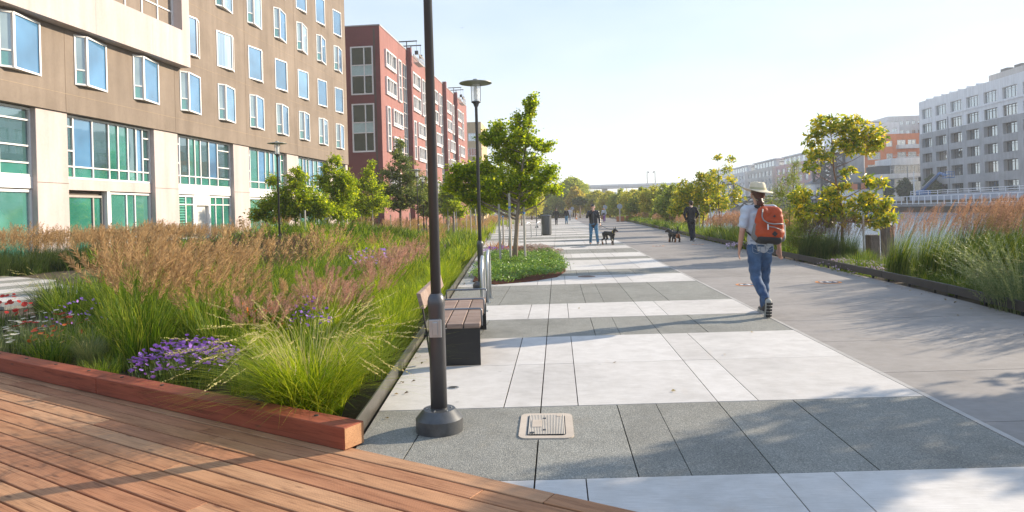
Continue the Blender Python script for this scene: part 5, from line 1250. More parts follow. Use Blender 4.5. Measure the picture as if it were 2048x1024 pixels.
MB().tube([(0, 0, 0), (0, 0, 6.0)], [0.12, 0.07], 8).build('mast', M_wrail, lp); MB().box(-0.5, 0.5, -0.12, 0.12, 4.2, 4.35).build('arm', M_wrail, lp)
# blue boom lift
bl_ = thing('boom_lift', 'blue articulated boom lift parked in front of the grey loft building', 'boom lift', (76, 146.5, QUAY_Z), QA)
M_blue = simple('boom_blue', (0.03, 0.16, 0.42), 0.4); M_bl2 = simple('boom_grey', (0.35, 0.36, 0.38), 0.5)
me = MB().box(-2.0, 1.4, -1.1, 1.1, 0.45, 1.1).mesh('chassis', M_bl2); bevel_mesh(me, 0.08); link('chassis', me, bl_)
me = MB().box(-2.3, 0.6, -0.9, 0.9, 1.12, 2.1).mesh('turret', M_blue); bevel_mesh(me, 0.2); link('turret', me, bl_)
for x in (-1.5, 0.9):
    for y_ in (-1.1, 1.1): MB().tube([(x, y_-0.15, 0.45), (x, y_+0.15, 0.45)], [0.45, 0.45], 14).build('wheel', M_black, bl_)
MB().bar((-1.6, 0, 1.9), (5.6, 0, 5.3), 0.42, 0.5).build('lower_boom', M_blue, bl_); MB().bar((-1.2, -0.3, 2.25), (4.8, -0.3, 5.1), 0.16, 0.2).build('hydraulic_ram', M_bl2, bl_)
MB().bar((5.6, 0, 5.35), (7.6, 0, 4.8), 0.34, 0.36).build('jib', M_blue, bl_)
cg = MB()
for z in (4.3, 4.9, 5.4):
    for a, b in (((7.6, -0.6), (9.4, -0.6)), ((9.4, -0.6), (9.4, 0.6)), ((9.4, 0.6), (7.6, 0.6)), ((7.6, 0.6), (7.6, -0.6))): cg.bar((*a, z), (*b, z), 0.06, 0.06)
for x, y_ in ((7.6, -0.6), (9.4, -0.6), (9.4, 0.6), (7.6, 0.6), (8.5, -0.6), (8.5, 0.6)): cg.bar((x, y_, 4.2), (x, y_, 5.4), 0.06, 0.06, up=(0, 1, 0))
cg.box(7.6, 9.4, -0.6, 0.6, 4.18, 4.26); cg.build('basket', M_blue, bl_)
# white terraced building, orange building, towers behind
wt = facade_root('terrace_building', 'low white building with glazed terraces between the orange block and the loft building', 'building', (75.4, 165, QUAY_Z), 0)
for (x0, z0, z1) in ((2.6, 8.4, 10.0), (0, 5.3, 6.4)): MB().box(x0, 10.5, 0, 8, z0, z1).build('terrace_band', M_wpaint, wt)
fm, pn = flat_window(7.7, 2.0, [0.8*k for k in range(1, 9)], [1.0], 0.08, 0.1, (M_mullw, M_amb)); put_window(wt, fm, pn, (2.7, 0.7, 6.4), 'glazing')
fm, pn = flat_window(10.2, 3.2, [0.85*k for k in range(1, 12)], [1.6], 0.08, 0.1, (M_mullw, M_gmid)); put_window(wt, fm, pn, (0.2, 0.7, 2.05), 'glazing')
MB().box(0, 10.5, 0.2, 8, 0, 2.04).build('base_wall', M_wpaint, wt); MB().box(0.3, 10.4, 0.9, 7.8, 2.1, 8.4).build('core', M_mull, wt)
for z in (10.4, 10.75): MB().bar((2.6, 0.1, z), (10.5, 0.1, z), 0.06, 0.06).build('rail', M_mullw, wt)
ob = facade_root('orange_building', 'orange plaster apartment block with grey balconies left of the grey loft building', 'building', (81.0, 185, QUAY_Z), 0)
OH = 17.6; hs = []
for z in (14.3, 11.0, 7.8, 4.6): hs += [(0.6, 3.9, z, z + 1.9), (5.4, 7.0, z, z + 1.5), (13.7, 15.0, z, z + 1.3)]
for z in (14.0, 10.8, 7.6, 4.4): hs += [(8.2, 10.4, z, z + 2.0), (10.9, 13.0, z, z + 2.0)]
w_ = MB(); grid_wall(w_, 15.5, OH, hs, 0.3); w_.quad((0, 14, 0), (0, 0, 0), (0, 0, OH), (0, 14, OH)); w_.quad((0, 0, OH), (15.5, 0, OH), (15.5, 14, OH), (0, 14, OH)); w_.build('wall', M_orange, ob)
wc = {}
for a, b, c, d in hs:
    k = (round(b-a, 2), round(d-c, 2))
    if k not in wc: wc[k] = flat_window(b-a, d-c, [(b-a)/2] if b-a < 3 else [(b-a)/3, 2*(b-a)/3], [], 0.1, 0.1, (M_mullw, M_gmid))
    put_window(ob, *wc[k], (a, 0.22, c))
for z in (13.9, 10.7, 7.5, 4.3):
    me = MB().box(7.9, 13.3, -1.3, 0.0 - 0.01, z - 0.25, z + 0.75).mesh('balcony', M_palegrey); link('balcony', me, ob)
def tower(name, label, x, y, w, h, dpt, mat, nx, nz, ww, wh, gm=None, z0=3.0, ang=0, gpc=None):
    t = facade_root(name, label, 'building', (x, y, QUAY_Z), ang); hs = []
    px = w / nx; pz = (h - z0 - 0.8) / nz
    for i in range(nx):
        for j in range(nz): hs.append((i*px + (px-ww)/2, i*px + (px+ww)/2, z0 + j*pz + (pz-wh)/2, z0 + j*pz + (pz+wh)/2))
    m = MB(); grid_wall(m, w, h, hs, 0.35); m.quad((0, dpt, 0), (0, 0, 0), (0, 0, h), (0, dpt, h)); m.quad((0, 0, h), (w, 0, h), (w, dpt, h), (0, dpt, h)); m.quad((w, 0, 0), (w, dpt, 0), (w, dpt, h), (w, 0, h)); m.quad((0, dpt, 0), (0, dpt, h), (w, dpt, h), (w, dpt, 0))
    m.build('wall', mat, t)
    fm, pn = flat_window(ww, wh, [ww/2], [], 0.12, 0.1, (M_mullw, gm or M_gmid))
    for a, b, c, d in hs: put_window(t, fm, pn, (a, 0.25, c))
    return t
tower('grey_tower', 'grey apartment tower rising behind the orange block', 117.4, 250, 14, 30.0, 20, M_palegrey, 7, 8, 1.3, 1.5)
tower('brick_tower', 'brick-fronted tower slice behind the top of the loft building', 128.5, 244, 9, 27.5, 18, stucco('brick_red', (0.34, 0.13, 0.10)), 3, 7, 1.4, 1.6)
wt2 = tower('white_tower', 'white penthouse block behind the magnolia crown and orange block', 99, 240, 17.5, 26.8, 20, M_wpaint, 6, 6, 1.8, 1.6)
for k in range(3): MB().box(5 + k*3.2, 7.2 + k*3.2, 5, 8, 26.8, 27.8 + 0.4*(k % 2)).build('roof_plant', M_mull, wt2)
# terrace row beyond the bridge: facades along the creek, end walls towards the camera
row = [('pink_building', 'pink plaster block with white bays just left of the bridge tower', 262, 40, 14.2, M_pinkw, M_wpaint), ('beige_building', 'grey and beige block with white window grids left of the pink one', 300, 34, 14.5, M_beige, M_palegrey),
       ('pale_building', 'pale grey block with white window grids, third from the bridge tower', 340, 36, 14.5, M_palegrey, M_palegrey), ('pale_building', 'far pale block at the left end of the terrace row', 385, 42, 15.5, M_wpaint, M_palegrey)]
for nm, lb, yend, L, h, m1, m2 in row:
    t = tower(nm, lb, 82, yend, L, h, 16, m1, 7, 4, 3.2, 2.1, None, 1.2, QA)
    # end wall windows and the set-back top floor
    fm, pn = flat_window(2.6, 2.1, [1.3], [], 0.14, 0.1, (M_wpaint, M_gmid))
    for z in (2.2, 5.4, 8.6, 11.6):
        for q in (2.0, 6.2, 10.4): 
            w_ = link('window', fm, t, (L + 0.05, q, z), math.pi/2)
            for p in pn: link('pane', p, w_)
    tp_ = MB().box(2, L - 2.5, 2.5, 15, h, h + 2.9).build('top_floor', m2, t); MB().box(1.4, L - 1.9, 1.8, 15.4, h + 2.9, h + 3.3).build('roof_slab', M_wpaint, tp_)
    for q in range(7): MB().box(3.2 + q*(L-7)/7, 5.4 + q*(L-7)/7, 2.42, 2.49, h + 0.5, h + 2.4).build('window', M_gmid, tp_)
    for q in range(4): MB().box(L - 2.49, L - 2.42, 3.5 + q*2.8, 5.6 + q*2.8, h + 0.5, h + 2.4).build('window', M_gmid, tp_)
    for z in (4.2, 7.4): MB().box(L, L + 1.4, 6, 10, z, z + 1.0).build('balcony', M_palegrey, t)
# bascule bridge over the creek
br = thing('bridge', 'black steel bascule bridge across the creek behind the backpacker', 'bridge', (12, 168, 0))
MB().box(0, 54, -4, 4, 2.1, 2.6).build('deck', M_black, br)
for sy in (-4.1, 4.1):
    MB().bar((0, sy, 3.4), (54, sy, 3.4), 0.35, 0.35).build('top_chord', M_black, br); MB().bar((0, sy, 1.2), (54, sy, 1.2), 0.4, 0.4).build('bottom_chord', M_black, br)
    for k in range(18): MB().bar((k*3.0, sy, 1.2 if k % 2 else 3.4), (k*3.0 + 3.0, sy, 3.4 if k % 2 else 1.2), 0.28, 0.28).build('brace', M_black, br)
for x in (27.2, 29.6): MB().bar((x, -4.1, 1.0), (x, -4.1, 7.2 if x < 28 else 6.9), 0.55, 0.55, up=(0, 1, 0)).build('gantry_post', M_black, br)
MB().bar((25.6, -4.1, 6.4), (29.6, -4.1, 6.6), 0.3, 0.35).build('gantry_beam', M_black, br); MB().bar((29.6, -4.1, 6.7), (35.8, -4.1, 3.5), 0.22, 0.22).build('stay', M_black, br); MB().bar((25.8, -4.1, 5.4), (29.4, -4.1, 3.4), 0.2, 0.2).build('stay', M_black, br)
for x in (8, 22, 40, 50): MB().box(x, x + 1.2, -3.5, 3.5, -1.8, 2.08).build('pier', M_concd, br)
for x in (30.5, 32.2, 34.0, 35.5): MB().lathe([(0.12, 0), (0.2, 0.12), (0.12, 0.28)], 8).build('bridge_light', M_wrail, br, loc=(x, -4.1, 3.58))
bt = thing('bridge_tower', 'black lattice tower with grey concrete counterweight beside the bridge', 'bridge tower', (64.8, 172, QUAY_Z))
for x in (0, 2.6, 5.4):
    for y_ in (0, 5): MB().bar((x, y_, 0), (x, y_, 11.8), 0.5, 0.5, up=(0, 1, 0)).build('post', M_black, bt)
for z in (3.0, 5.2, 7.4, 9.6, 11.6):
    for y_ in (0, 5): MB().bar((0, y_, z), (6.2, y_, z), 0.35, 0.35).build('beam', M_black, bt)
for z in (3.0, 5.2, 7.4, 9.6):
    for xa, xb in ((0, 2.6), (2.6, 5.4)):
        for y_ in (-0.05, 5.05):
            MB().bar((xa, y_, z), (xb, y_, z + 2.2), 0.24, 0.24).build('brace', M_black, bt); MB().bar((xb, y_ + 0.3, z), (xa, y_ + 0.3, z + 2.2), 0.24, 0.24).build('brace', M_black, bt)
me = MB().box(6.0, 10.7, 0.5, 6, 4.6, 12.0).mesh('counterweight', M_conc); bevel_mesh(me, 0.3); link('counterweight', me, bt)
MB().bar((3.0, 2.5, 12.1), (11.5, 2.5, 12.4), 0.6, 0.5).build('rocker_arm', M_black, bt)
for x in (6.4, 10.2): MB().bar((x, 3, 0), (x, 3, 4.6), 0.6, 0.6, up=(0, 1, 0)).build('post', M_black, bt)
hs = thing('bridge_house', 'small white bay-windowed bridge keeper house with dark hipped roof', 'house', (63.8, 176, QUAY_Z))
hp = [(0, 0.9), (0.9, 0), (3.4, 0), (4.4, 0.9), (4.4, 4.4), (0, 4.4)]
MB().prism(hp, 0, 4.9).build('wall', M_wpaint, hs)
rf = MB(); rp = [(x + (x-2.2)*0.12, y_ + (y_-2.2)*0.12, 4.9) for x, y_ in hp]; rf.add(rp + [(1.6, 2.4, 6.2), (2.8, 2.4, 6.2)], [(0, 1, 6), (1, 2, 7, 6), (2, 3, 7), (3, 4, 7), (4, 5, 6, 7), (5, 0, 6)]); rf.build('roof', M_mull, hs)
for x, w in ((1.2, 0.7), (2.3, 0.7)):
    wf = MB().box(x, x + w, -0.07, -0.002, 2.2, 4.0).build('window', M_mullw, hs); MB().box(x + 0.1, x + w - 0.1, -0.09, -0.071, 2.3, 3.9).build('pane', M_gmid, wf)
sh = thing('shed', 'low white panelled shed by the water behind the magnolia trunk', 'shed', (61.3, 150, -0.6))
MB().box(0, 7.8, 0, 4, -1.2, 4.55).build('wall', M_wpaint, sh); MB().box(-0.15, 7.95, -0.15, 4.15, 4.55, 4.75).build('roof', M_palegrey, sh)
for k in range(6): MB().box(0.2 + k*1.25, 0.26 + k*1.25, -0.03, -0.002, 0.6, 4.5).build('batten', M_palegrey, sh)
bc = thing('bulkhead', 'dark timber bulkhead at the waterline under the bridge tower', 'bulkhead', (56, 160, -0.6)); MB().box(0, 9, 0, 8, -1.2, 2.6).build('wall', M_black, bc)
for k in range(12): MB().box(0.1 + k*0.75, 0.4 + k*0.75, -0.18, -0.002, -1.2, 2.75).build('timber', M_mull, bc)
for lb, x, y_, h, w in (('dark green tree left of the traffic pole in front of the white terraces', 76.6, 156, 5.2, 4.2), ('dark rounded tree between the pole and the boom lift', 80.2, 152, 5.6, 4.4), ('small dark tree beside the white shed', 71.5, 154, 4.4, 3.6)):
    t = tree('quay_tree', lb, (x, y_), 0.14, auto(h, w, 0.6, 12, 0.35), 22, 14, 0.34, (M_dkl, M_barkd), 'trees on the quay', 0.16); t.location.z = QUAY_Z
tp = thing('traffic_pole', 'grey street pole with signal arm in front of the white terraces', 'pole', (78.2, 158, QUAY_Z))
MB().tube([(0, 0, 0), (0, 0, 7.6)], [0.16, 0.1], 8).build('pole', M_conc, tp); MB().bar((0, 0, 5.2), (2.8, 0, 5.3), 0.12, 0.12).build('arm', M_conc, tp); MB().box(2.4, 2.8, -0.2, 0.2, 4.3, 5.2).build('signal_head', M_black, tp)
# the elevated road far off
ov = thing('overpass', 'grey elevated road crossing the far background', 'overpass', (15, 405, 0))
MB().box(-25, 420, 0, 14, 13.8, 15.0).build('deck', M_palegrey, ov); MB().box(-25, 420, -0.3, 0, 15.0, 16.0).build('parapet', M_wpaint, ov)
for k in range(11): MB().box(12 + k*38, 15 + k*38, 3, 10, 0, 13.6).build('pier', M_conc, ov)
for x, lb in ((38.0, 'left one of the pair of tall street lamps on the far overpass'), (42.6, 'right one of the pair of tall street lamps on the far overpass')):
    t = thing('street_lamp', lb, 'lamp', (15 + x, 404.6, 16.0), 0, 'street lamps on the overpass')
    MB().tube([(0, 0, 0), (0, 0, 7.0)], [0.28, 0.2], 6).build('pole', M_mull, t); s_ = 1 if x < 40 else -1
    MB().bar((0, 0, 6.6), (0.8*s_, 0, 6.9), 0.25, 0.25).build('arm', M_mull, t); MB().lathe([(0.5, 0), (0.4, 0.4), (0.12, 0.9)], 8).build('head', M_mull, t, loc=(0.9*s_, 0, 6.0))
fb = facade_root('far_warehouse', 'pale flat building under the far overpass', 'building', (24, 330.5, 0), 0)
MB().box(0, 16, 0, 12, 0, 9.5).build('wall', M_wpaint, fb)

# ================================================================= street furniture
M_lamp = simple('bronze_grey_paint', (0.092, 0.092, 0.097), 0.34, 0.35, 0.15, 2.0)
M_cover = simple('dark_base_paint', (0.085, 0.088, 0.092), 0.4, 0.4, 0.25, 12.0)
def clear_glass():
    m, nt, b = mat_new('lantern_glass'); b.inputs['Base Color'].default_value = (0.9, 0.92, 0.92, 1); b.inputs['Roughness'].default_value = 0.12
    tr = nt.nodes.new('ShaderNodeBsdfTransparent'); mx = nt.nodes.new('ShaderNodeMixShader'); mx.inputs[0].default_value = 0.35
    nt.links.new(tr.outputs[0], mx.inputs[1]); nt.links.new(b.outputs[0], mx.inputs[2]); nt.links.new(mx.outputs[0], nt.nodes['Material Output'].inputs['Surface']); return m
M_lglass = clear_glass(); M_galv = simple('galvanised_steel', (0.46, 0.48, 0.49), 0.35, 0.8, 0.12, 8)
def lamp_meshes():
    d = {}
    d['base_cover'] = MB().lathe([(0.166, -0.02), (0.166, 0.088), (0.112, 0.15), (0.060, 0.152), (0.060, 0.16)], 32).mesh('base_cover', M_cover)
    d['lower_pole'] = MB().lathe([(0.0585, 0.02), (0.0585, 0.86), (0.062, 0.875), (0.062, 0.905), (0.055, 0.935), (0.043, 0.957), (0.036, 0.962)], 28).mesh('lower_pole', M_lamp, True)
    d['upper_pole'] = MB().lathe([(0.0365, 0.95), (0.029, 3.62), (0.048, 3.66), (0.06, 3.70), (0.095, 3.72), (0.095, 3.74)], 24).mesh('upper_pole', M_lamp, True)
    d['lantern_glass'] = MB().lathe([(0.078, 3.742), (0.092, 4.07)], 20, cap=False).mesh('lantern_glass', M_lglass, True)
    d['lamp_bulb'] = MB().lathe([(0.03, 3.742), (0.034, 3.8), (0.045, 3.86), (0.03, 3.9), (0.046, 3.95), (0.03, 4.0), (0.02, 4.06)], 12).mesh('lamp_bulb', simple('frosted_lamp', (0.7, 0.7, 0.68), 0.4), True)
    d['disc_shade'] = MB().lathe([(0.10, 4.07), (0.325, 4.10), (0.325, 4.112), (0.15, 4.145), (0.06, 4.16), (0.05, 4.185), (0.02, 4.19)], 36).mesh('disc_shade', simple('shade_grey', (0.30, 0.31, 0.28), 0.4, 0.3), True)
    d['disc_shade'].set_sharp_from_angle(angle=R(30)); d['base_cover'].polygons.foreach_set('use_smooth', [True]*len(d['base_cover'].polygons)); d['base_cover'].set_sharp_from_angle(angle=R(30))
    return d
LM = lamp_meshes()
def lamp_post(x, y, label, rz=0):
    t = thing('lamp_post', label, 'lamp post', (x, y, 0), rz, 'lamp posts with disc shades')
    parts = {k: link(k, m, t) for k, m in LM.items()}
    for q in (-1, 1):
        for r_ in (0,):
            MB().bar((0.085*q, 0, 3.73), (0.094*q, 0, 4.08), 0.008, 0.012).build('lantern_rod', M_lamp, t)
    return t, parts
nl, pp = lamp_post(-0.87, 4.76, 'bronze-grey lamp post on round base nearest the deck, cut by the top of the frame')
hp_ = MB().box(-0.044, 0.044, -0.068, -0.056, 0.66, 0.785).mesh('hand_hole_plate', M_galv); bevel_mesh(hp_, 0.003); pl_ = link('hand_hole_plate', hp_, pp['lower_pole'])
me = MB().box(-0.02, 0.02, -0.076, -0.066, 0.672, 0.77).mesh('flap', M_galv); bevel_mesh(me, 0.006, 2); link('flap', me, pp['lower_pole'])
for k in range(6):
    a = k * math.pi / 3 + 0.3; MB().lathe([(0.006, 0), (0.006, 0.004)], 8).build('screw', M_galv, pp['base_cover'], loc=(0.085*math.cos(a), 0.085*math.sin(a), 0.152))
lamp_post(-1.56, 13.55, 'complete lamp post with wide disc shade behind the bike hoops')
lamp_post(-9.6, 23.0, 'lamp post with disc shade in front of the brown building ginkgos')
lamp_post(-8.15, 39.5, 'small far lamp post left of the big pole, in front of the red building')
lamp_post(-9.2, 46.5, 'farthest lamp post, half hidden just behind the other small one')
lamp_post(-1.9, 62.0, 'distant lamp post behind the ginkgo by the litter bin')

# bench
M_slat = woodmat('weathered_bench_wood', [(0.0, (0.24, 0.18, 0.15)), (1.0, (0.30, 0.225, 0.19))], 1.0, False)
M_bsteel = simple('black_bench_plate', (0.018, 0.018, 0.019), 0.45, 0.2, 0.2); M_arm = simple('armrest_steel', (0.20, 0.22, 0.25), 0.35, 0.7)
be = thing('bench', 'wooden slat bench with black plate ends and steel armrests behind the lamp post', 'bench', (-1.05, 6.72, 0), math.atan(0.077))
BL = 2.08
for k, x in enumerate((-0.172, 0.0, 0.172)):
    me = MB().box(x - 0.080, x + 0.080, 0, BL, 0.375, 0.42).mesh('seat_slat', M_slat); bevel_mesh(me, 0.005)
    link('seat_slat', me, be)
for y_ in (0.012, BL - 0.024): MB().box(-0.255, 0.25, y_, y_ + 0.012, 0.004, 0.373).build('end_plate', M_bsteel, be)
MB().box(-0.25, -0.238, 0.03, BL - 0.03, 0.25, 0.373).build('rear_rail', M_bsteel, be)
me = MB().add([(-0.335, -0.02, 0.585), (-0.290, -0.02, 0.58), (-0.325, -0.02, 0.735), (-0.37, -0.02, 0.74), (-0.335, BL, 0.585), (-0.290, BL, 0.58), (-0.325, BL, 0.735), (-0.37, BL, 0.74)], [(0, 1, 2, 3), (7, 6, 5, 4), (1, 5, 6, 2), (3, 2, 6, 7), (0, 3, 7, 4), (0, 4, 5, 1)]).mesh('backrest', M_slat); bevel_mesh(me, 0.005); link('backrest', me, be)
for y_ in (0.12, 1.04, BL - 0.12): MB().bar((-0.262, y_, 0.06), (-0.338, y_, 0.66), 0.05, 0.012, up=(1, 0, 0)).build('back_support', M_bsteel, be)
for y_ in (0.24, 1.04, BL - 0.06):
    MB().tube([(0.262, y_, 0.36), (0.262, y_, 0.515), (0.256, y_, 0.53), (0.24, y_, 0.535), (-0.23, y_, 0.535), (-0.246, y_, 0.53), (-0.252, y_, 0.515), (-0.252, y_, 0.40)], 0.0095, 8).build('armrest', M_arm, be, smooth=True)

def hoop(x, y, rz, label, w=0.62, h=0.86):
    t = thing('bike_hoop', label, 'bike rack', (x, y, 0), rz, 'galvanised bike hoops')
    p = [(-w/2, 0, 0.0), (-w/2, 0, h*0.55)] + [(-w/2*math.cos(a), 0, h - w*0.42 + w*0.42*math.sin(a)) for a in np.linspace(0.15, math.pi-0.15, 13)] + [(w/2, 0, h*0.55), (w/2, 0, 0.0)]
    MB().tube(p, 0.026, 10).build('hoop', M_galv, t, smooth=True)
    for q in (-w/2, w/2): 
        f = MB().box(q - 0.06, q + 0.06, -0.05, 0.05, 0.001, 0.012).build('foot_plate', M_galv, t)
        MB().lathe([(0.01, 0.012), (0.01, 0.03)], 8).build('bolt', M_galv, f, loc=(q + 0.044, 0, 0))
hoop(-1.14, 10.15, R(93), 'nearer bike hoop of the pair behind the bench'); hoop(-1.22, 11.75, R(92), 'farther bike hoop of the pair behind the bench')
hoop(-1.72, 39.6, R(60), 'left bike hoop of the distant pair by the litter bin'); hoop(-1.15, 41.4, R(62), 'right bike hoop of the distant pair touching the litter bin')
bn_ = thing('litter_bin', 'dark grey cylindrical litter bin beside the distant bike hoops', 'bin', (-0.72, 43.0, 0))
MB().lathe([(0.30, 0.04), (0.32, 0.06), (0.32, 1.16), (0.34, 1.17), (0.34, 1.22), (0.30, 1.25), (0.1, 1.26)], 24).build('body', simple('bin_grey', (0.09, 0.095, 0.10), 0.4, 0.4), bn_, auto=30); MB().lathe([(0.27, 0), (0.27, 0.04)], 20).build('foot', M_black, bn_)

# covers set in the paving
def rrect(w, h, r, n=5):
    out = []
    for cx, cy, a0 in ((w/2-r, h/2-r, 0), (-w/2+r, h/2-r, 90), (-w/2+r, -h/2+r, 180), (w/2-r, -h/2+r, 270)):
        for k in range(n): a = R(a0 + 90*k/(n-1)); out.append((cx + r*math.cos(a), cy + r*math.sin(a)))
    return out
M_hatch = concrete('hatch_concrete', (0.50, 0.43, 0.36), stain=0.15); M_lid = concrete('hatch_lid', (0.44, 0.41, 0.37), stain=0.15)
ht = thing('utility_hatch', 'pale ribbed utility box lid set in the dark paving beside the lamp base', 'hatch', (-0.12, 4.83, 0.0), 0.01)
MB().prism(rrect(0.375, 0.555, 0.06), -0.02, 0.006).build('frame', M_hatch, ht); MB().prism(rrect(0.268, 0.452, 0.03), 0.0055, 0.0075).build('gap', M_black, ht)
lid = MB(); nr = 23; xs = np.linspace(-0.126, 0.126, nr*2 + 1); prof = [0.011 if k % 2 == 0 else 0.0145 for k in range(len(xs))]
lid.add([(x, -0.218, z) for x, z in zip(xs, prof)] + [(x, 0.218, z) for x, z in zip(xs, prof)], [(k, k+1, len(xs)+k+1, len(xs)+k) for k in range(len(xs)-1)]); lo = lid.build('lid', M_lid, ht)
MB().box(-0.10, -0.035, -0.07, 0.09, 0.010, 0.0165).build('name_plate', M_hatch, ht)
for x, y_, r_ in ((-0.015, 0.13, 0.009), (-0.015, -0.13, 0.009)): MB().box(x - 0.009, x + 0.009, y_ - 0.012, y_ + 0.012, 0.0125, 0.0155).build('lifting_slot', M_black, ht)
MB().lathe([(0.018, 0.0125), (0.018, 0.0158)], 14).build('bolt_hole', M_black, ht, loc=(-0.095, -0.19, 0)); MB().lathe([(0.018, 0.0125), (0.018, 0.0158)], 14).build('bolt_cap', M_hatch, ht, loc=(0.09, 0.19, 0))
dc = thing('drain_cover', 'small round metal cover in the white slab beside the bench', 'cover', (-0.95, 5.9, 0)); MB().lathe([(0.05, 0), (0.05, 0.004), (0.044, 0.0045)], 20).build('plate', M_galv, dc); MB().lathe([(0.036, 0.0045), (0.036, 0.006), (0.01, 0.0065)], 16).build('lid', M_edge, dc)
mh = thing('manhole_cover', 'dark round manhole cover in the paving in front of the man in the padded jacket', 'cover', (0.8, 27.9, 0)); MB().lathe([(0.33, 0), (0.33, 0.004), (0.30, 0.0045)], 28).build('ring', M_edge, mh); MB().lathe([(0.29, 0.0045), (0.29, 0.006)], 28).build('lid', M_steel, mh)
mh = thing('manhole_cover', 'small rusty round cover beside the tip of the ground cover bed', 'cover', (0.62, 15.6, 0)); MB().lathe([(0.2, 0), (0.2, 0.004), (0.18, 0.0045)], 24).build('ring', simple('rust', (0.22, 0.13, 0.09), 0.8), mh); MB().lathe([(0.17, 0.0045), (0.17, 0.006)], 24).build('lid', simple('rust_dark', (0.15, 0.10, 0.08), 0.8), mh)
M_deco = simple('marker_orange', (0.60, 0.22, 0.05), 0.7); M_decn = simple('marker_slate', (0.06, 0.075, 0.10), 0.6); M_decw = simple('marker_white', (0.68, 0.68, 0.66), 0.7)
def marker(x, y, flip, label):
    t = thing('ground_marker', label, 'ground marker', (x, y, 0.0), math.pi if flip else 0, 'round distance markers on the tan walkway')
    MB().lathe([(0.235, 0.0), (0.235, 0.004)], 36).build('rim', M_deco, t); MB().lathe([(0.185, 0.004), (0.185, 0.006)], 36).build('disc', M_decn, t)
    MB().prism([(-0.02, -0.09), (0.02, -0.09), (0.02, 0.02), (0.06, 0.02), (0, 0.10), (-0.06, 0.02), (-0.02, 0.02)], 0.006, 0.008).build('arrow', M_decw, t)
    for s in (-1, 1):
        MB().prism([(s*0.13 + 0.028*math.cos(a), 0.06*math.sin(a)) for a in np.linspace(0, 2*math.pi, 10, endpoint=False)], 0.006, 0.008).build('figure', M_decw, t)
    MB().prism([(-0.15, -0.29), (0.2, -0.29), (0.22, -0.25), (-0.12, -0.255)], 0.0, 0.003).build('caption_band', M_strip, t)
marker(3.6, 13.3, False, 'orange-rimmed round ground marker left of the backpacker'); marker(5.14, 13.45, True, 'orange-rimmed round ground marker right of the backpacker')
marker(3.95, 27.4, False, 'far left round ground marker in front of the small dog'); marker(5.6, 27.9, True, 'far right round ground marker in front of the man in black')
# old mooring posts in the water
M_pile = barkmat('weathered_pile', (0.06, 0.045, 0.035), (0.17, 0.125, 0.095))
for x, y_, h, lb in ((10.05, 22.6, 0.46, 'shorter square timber mooring post in the water'), (11.3, 24.3, 0.72, 'taller square timber mooring post behind the reed grass')):
    me = MB().box(-0.16, 0.16, -0.16, 0.16, -1.8, h).mesh('mooring_post', M_pile); bevel_mesh(me, 0.02); tag(link('mooring_post', me, None, (x, y_, 0), 0.1), lb, 'post', 'mooring posts in the creek')
# signs and planters far along the kerb
for x, y_, lb in ((6.95, 77, 'round grey sign on a pale post beside the orange planters'), (6.35, 92, 'second round grey sign, left behind the woman'), (2.55, 118, 'third small sign far down the walk')):
    t = thing('round_sign', lb, 'sign', (x, y_, 0), 0, 'round signs along the walk'); MB().bar((0, 0, 0), (0, 0, 1.55), 0.12, 0.12, up=(0, 1, 0)).build('post', M_stake, t)
    MB().tube([(0, -0.09, 1.78), (0, -0.06, 1.78)], [0.3, 0.3], 20).build('plate', simple('sign_grey', (0.28, 0.33, 0.38), 0.5) if 'sign_grey' not in bpy.data.materials else bpy.data.materials['sign_grey'], t)
for x, y_, lb in ((7.45, 82, 'orange-brown timber planter box by the round sign'), (8.6, 82.5, 'second timber planter box to the right of it')):
    t = thing('planter_box', lb, 'planter', (x, y_, 0), 0, 'timber planter boxes'); me = MB().box(-0.45, 0.45, -0.3, 0.3, 0, 0.62).mesh('box', simple('planter_orange', (0.42, 0.16, 0.07), 0.7)); bevel_mesh(me, 0.02); link('box', me, t); MB().box(-0.4, 0.4, -0.25, 0.25, 0.62, 0.63).build('soil', M_soil, t)
t = thing('traffic_cone', 'tiny orange traffic cone far down the walk', 'cone', (3.05, 112, 0)); MB().lathe([(0.22, 0), (0.22, 0.04), (0.14, 0.05), (0.03, 0.7)], 14).build('cone', M_deco, t); MB().lathe([(0.105, 0.3), (0.075, 0.45)], 14).build('band', M_decw, t)
bd = thing('bird', 'tiny bird high in the sky above the walk', 'bird', (-7.97, 60, 17.9)); bd.scale = (0.42,)*3; MB().add([(0, -0.2, 0), (0.05, 0.15, 0.03), (-0.05, 0.15, 0.03), (0, 0.25, 0), (0.03, 0, 0.07), (-0.5, 0.1, 0.22), (0.5, 0.1, 0.22), (0.0, 0, -0.05)], [(0, 1, 4), (0, 4, 2), (1, 3, 4), (3, 2, 4), (0, 7, 1), (0, 2, 7), (1, 7, 3), (3, 7, 2)]).build('body', M_black, bd)
for s in (-1, 1): MB().add([(0.03*s, -0.08, 0.03), (0.03*s, 0.1, 0.03), (0.3*s, 0.05, 0.16), (0.55*s, 0.12, 0.1), (0.3*s, -0.05, 0.155)], [(0, 1, 2, 4), (4, 2, 3)]).build('wing', M_black, bd)
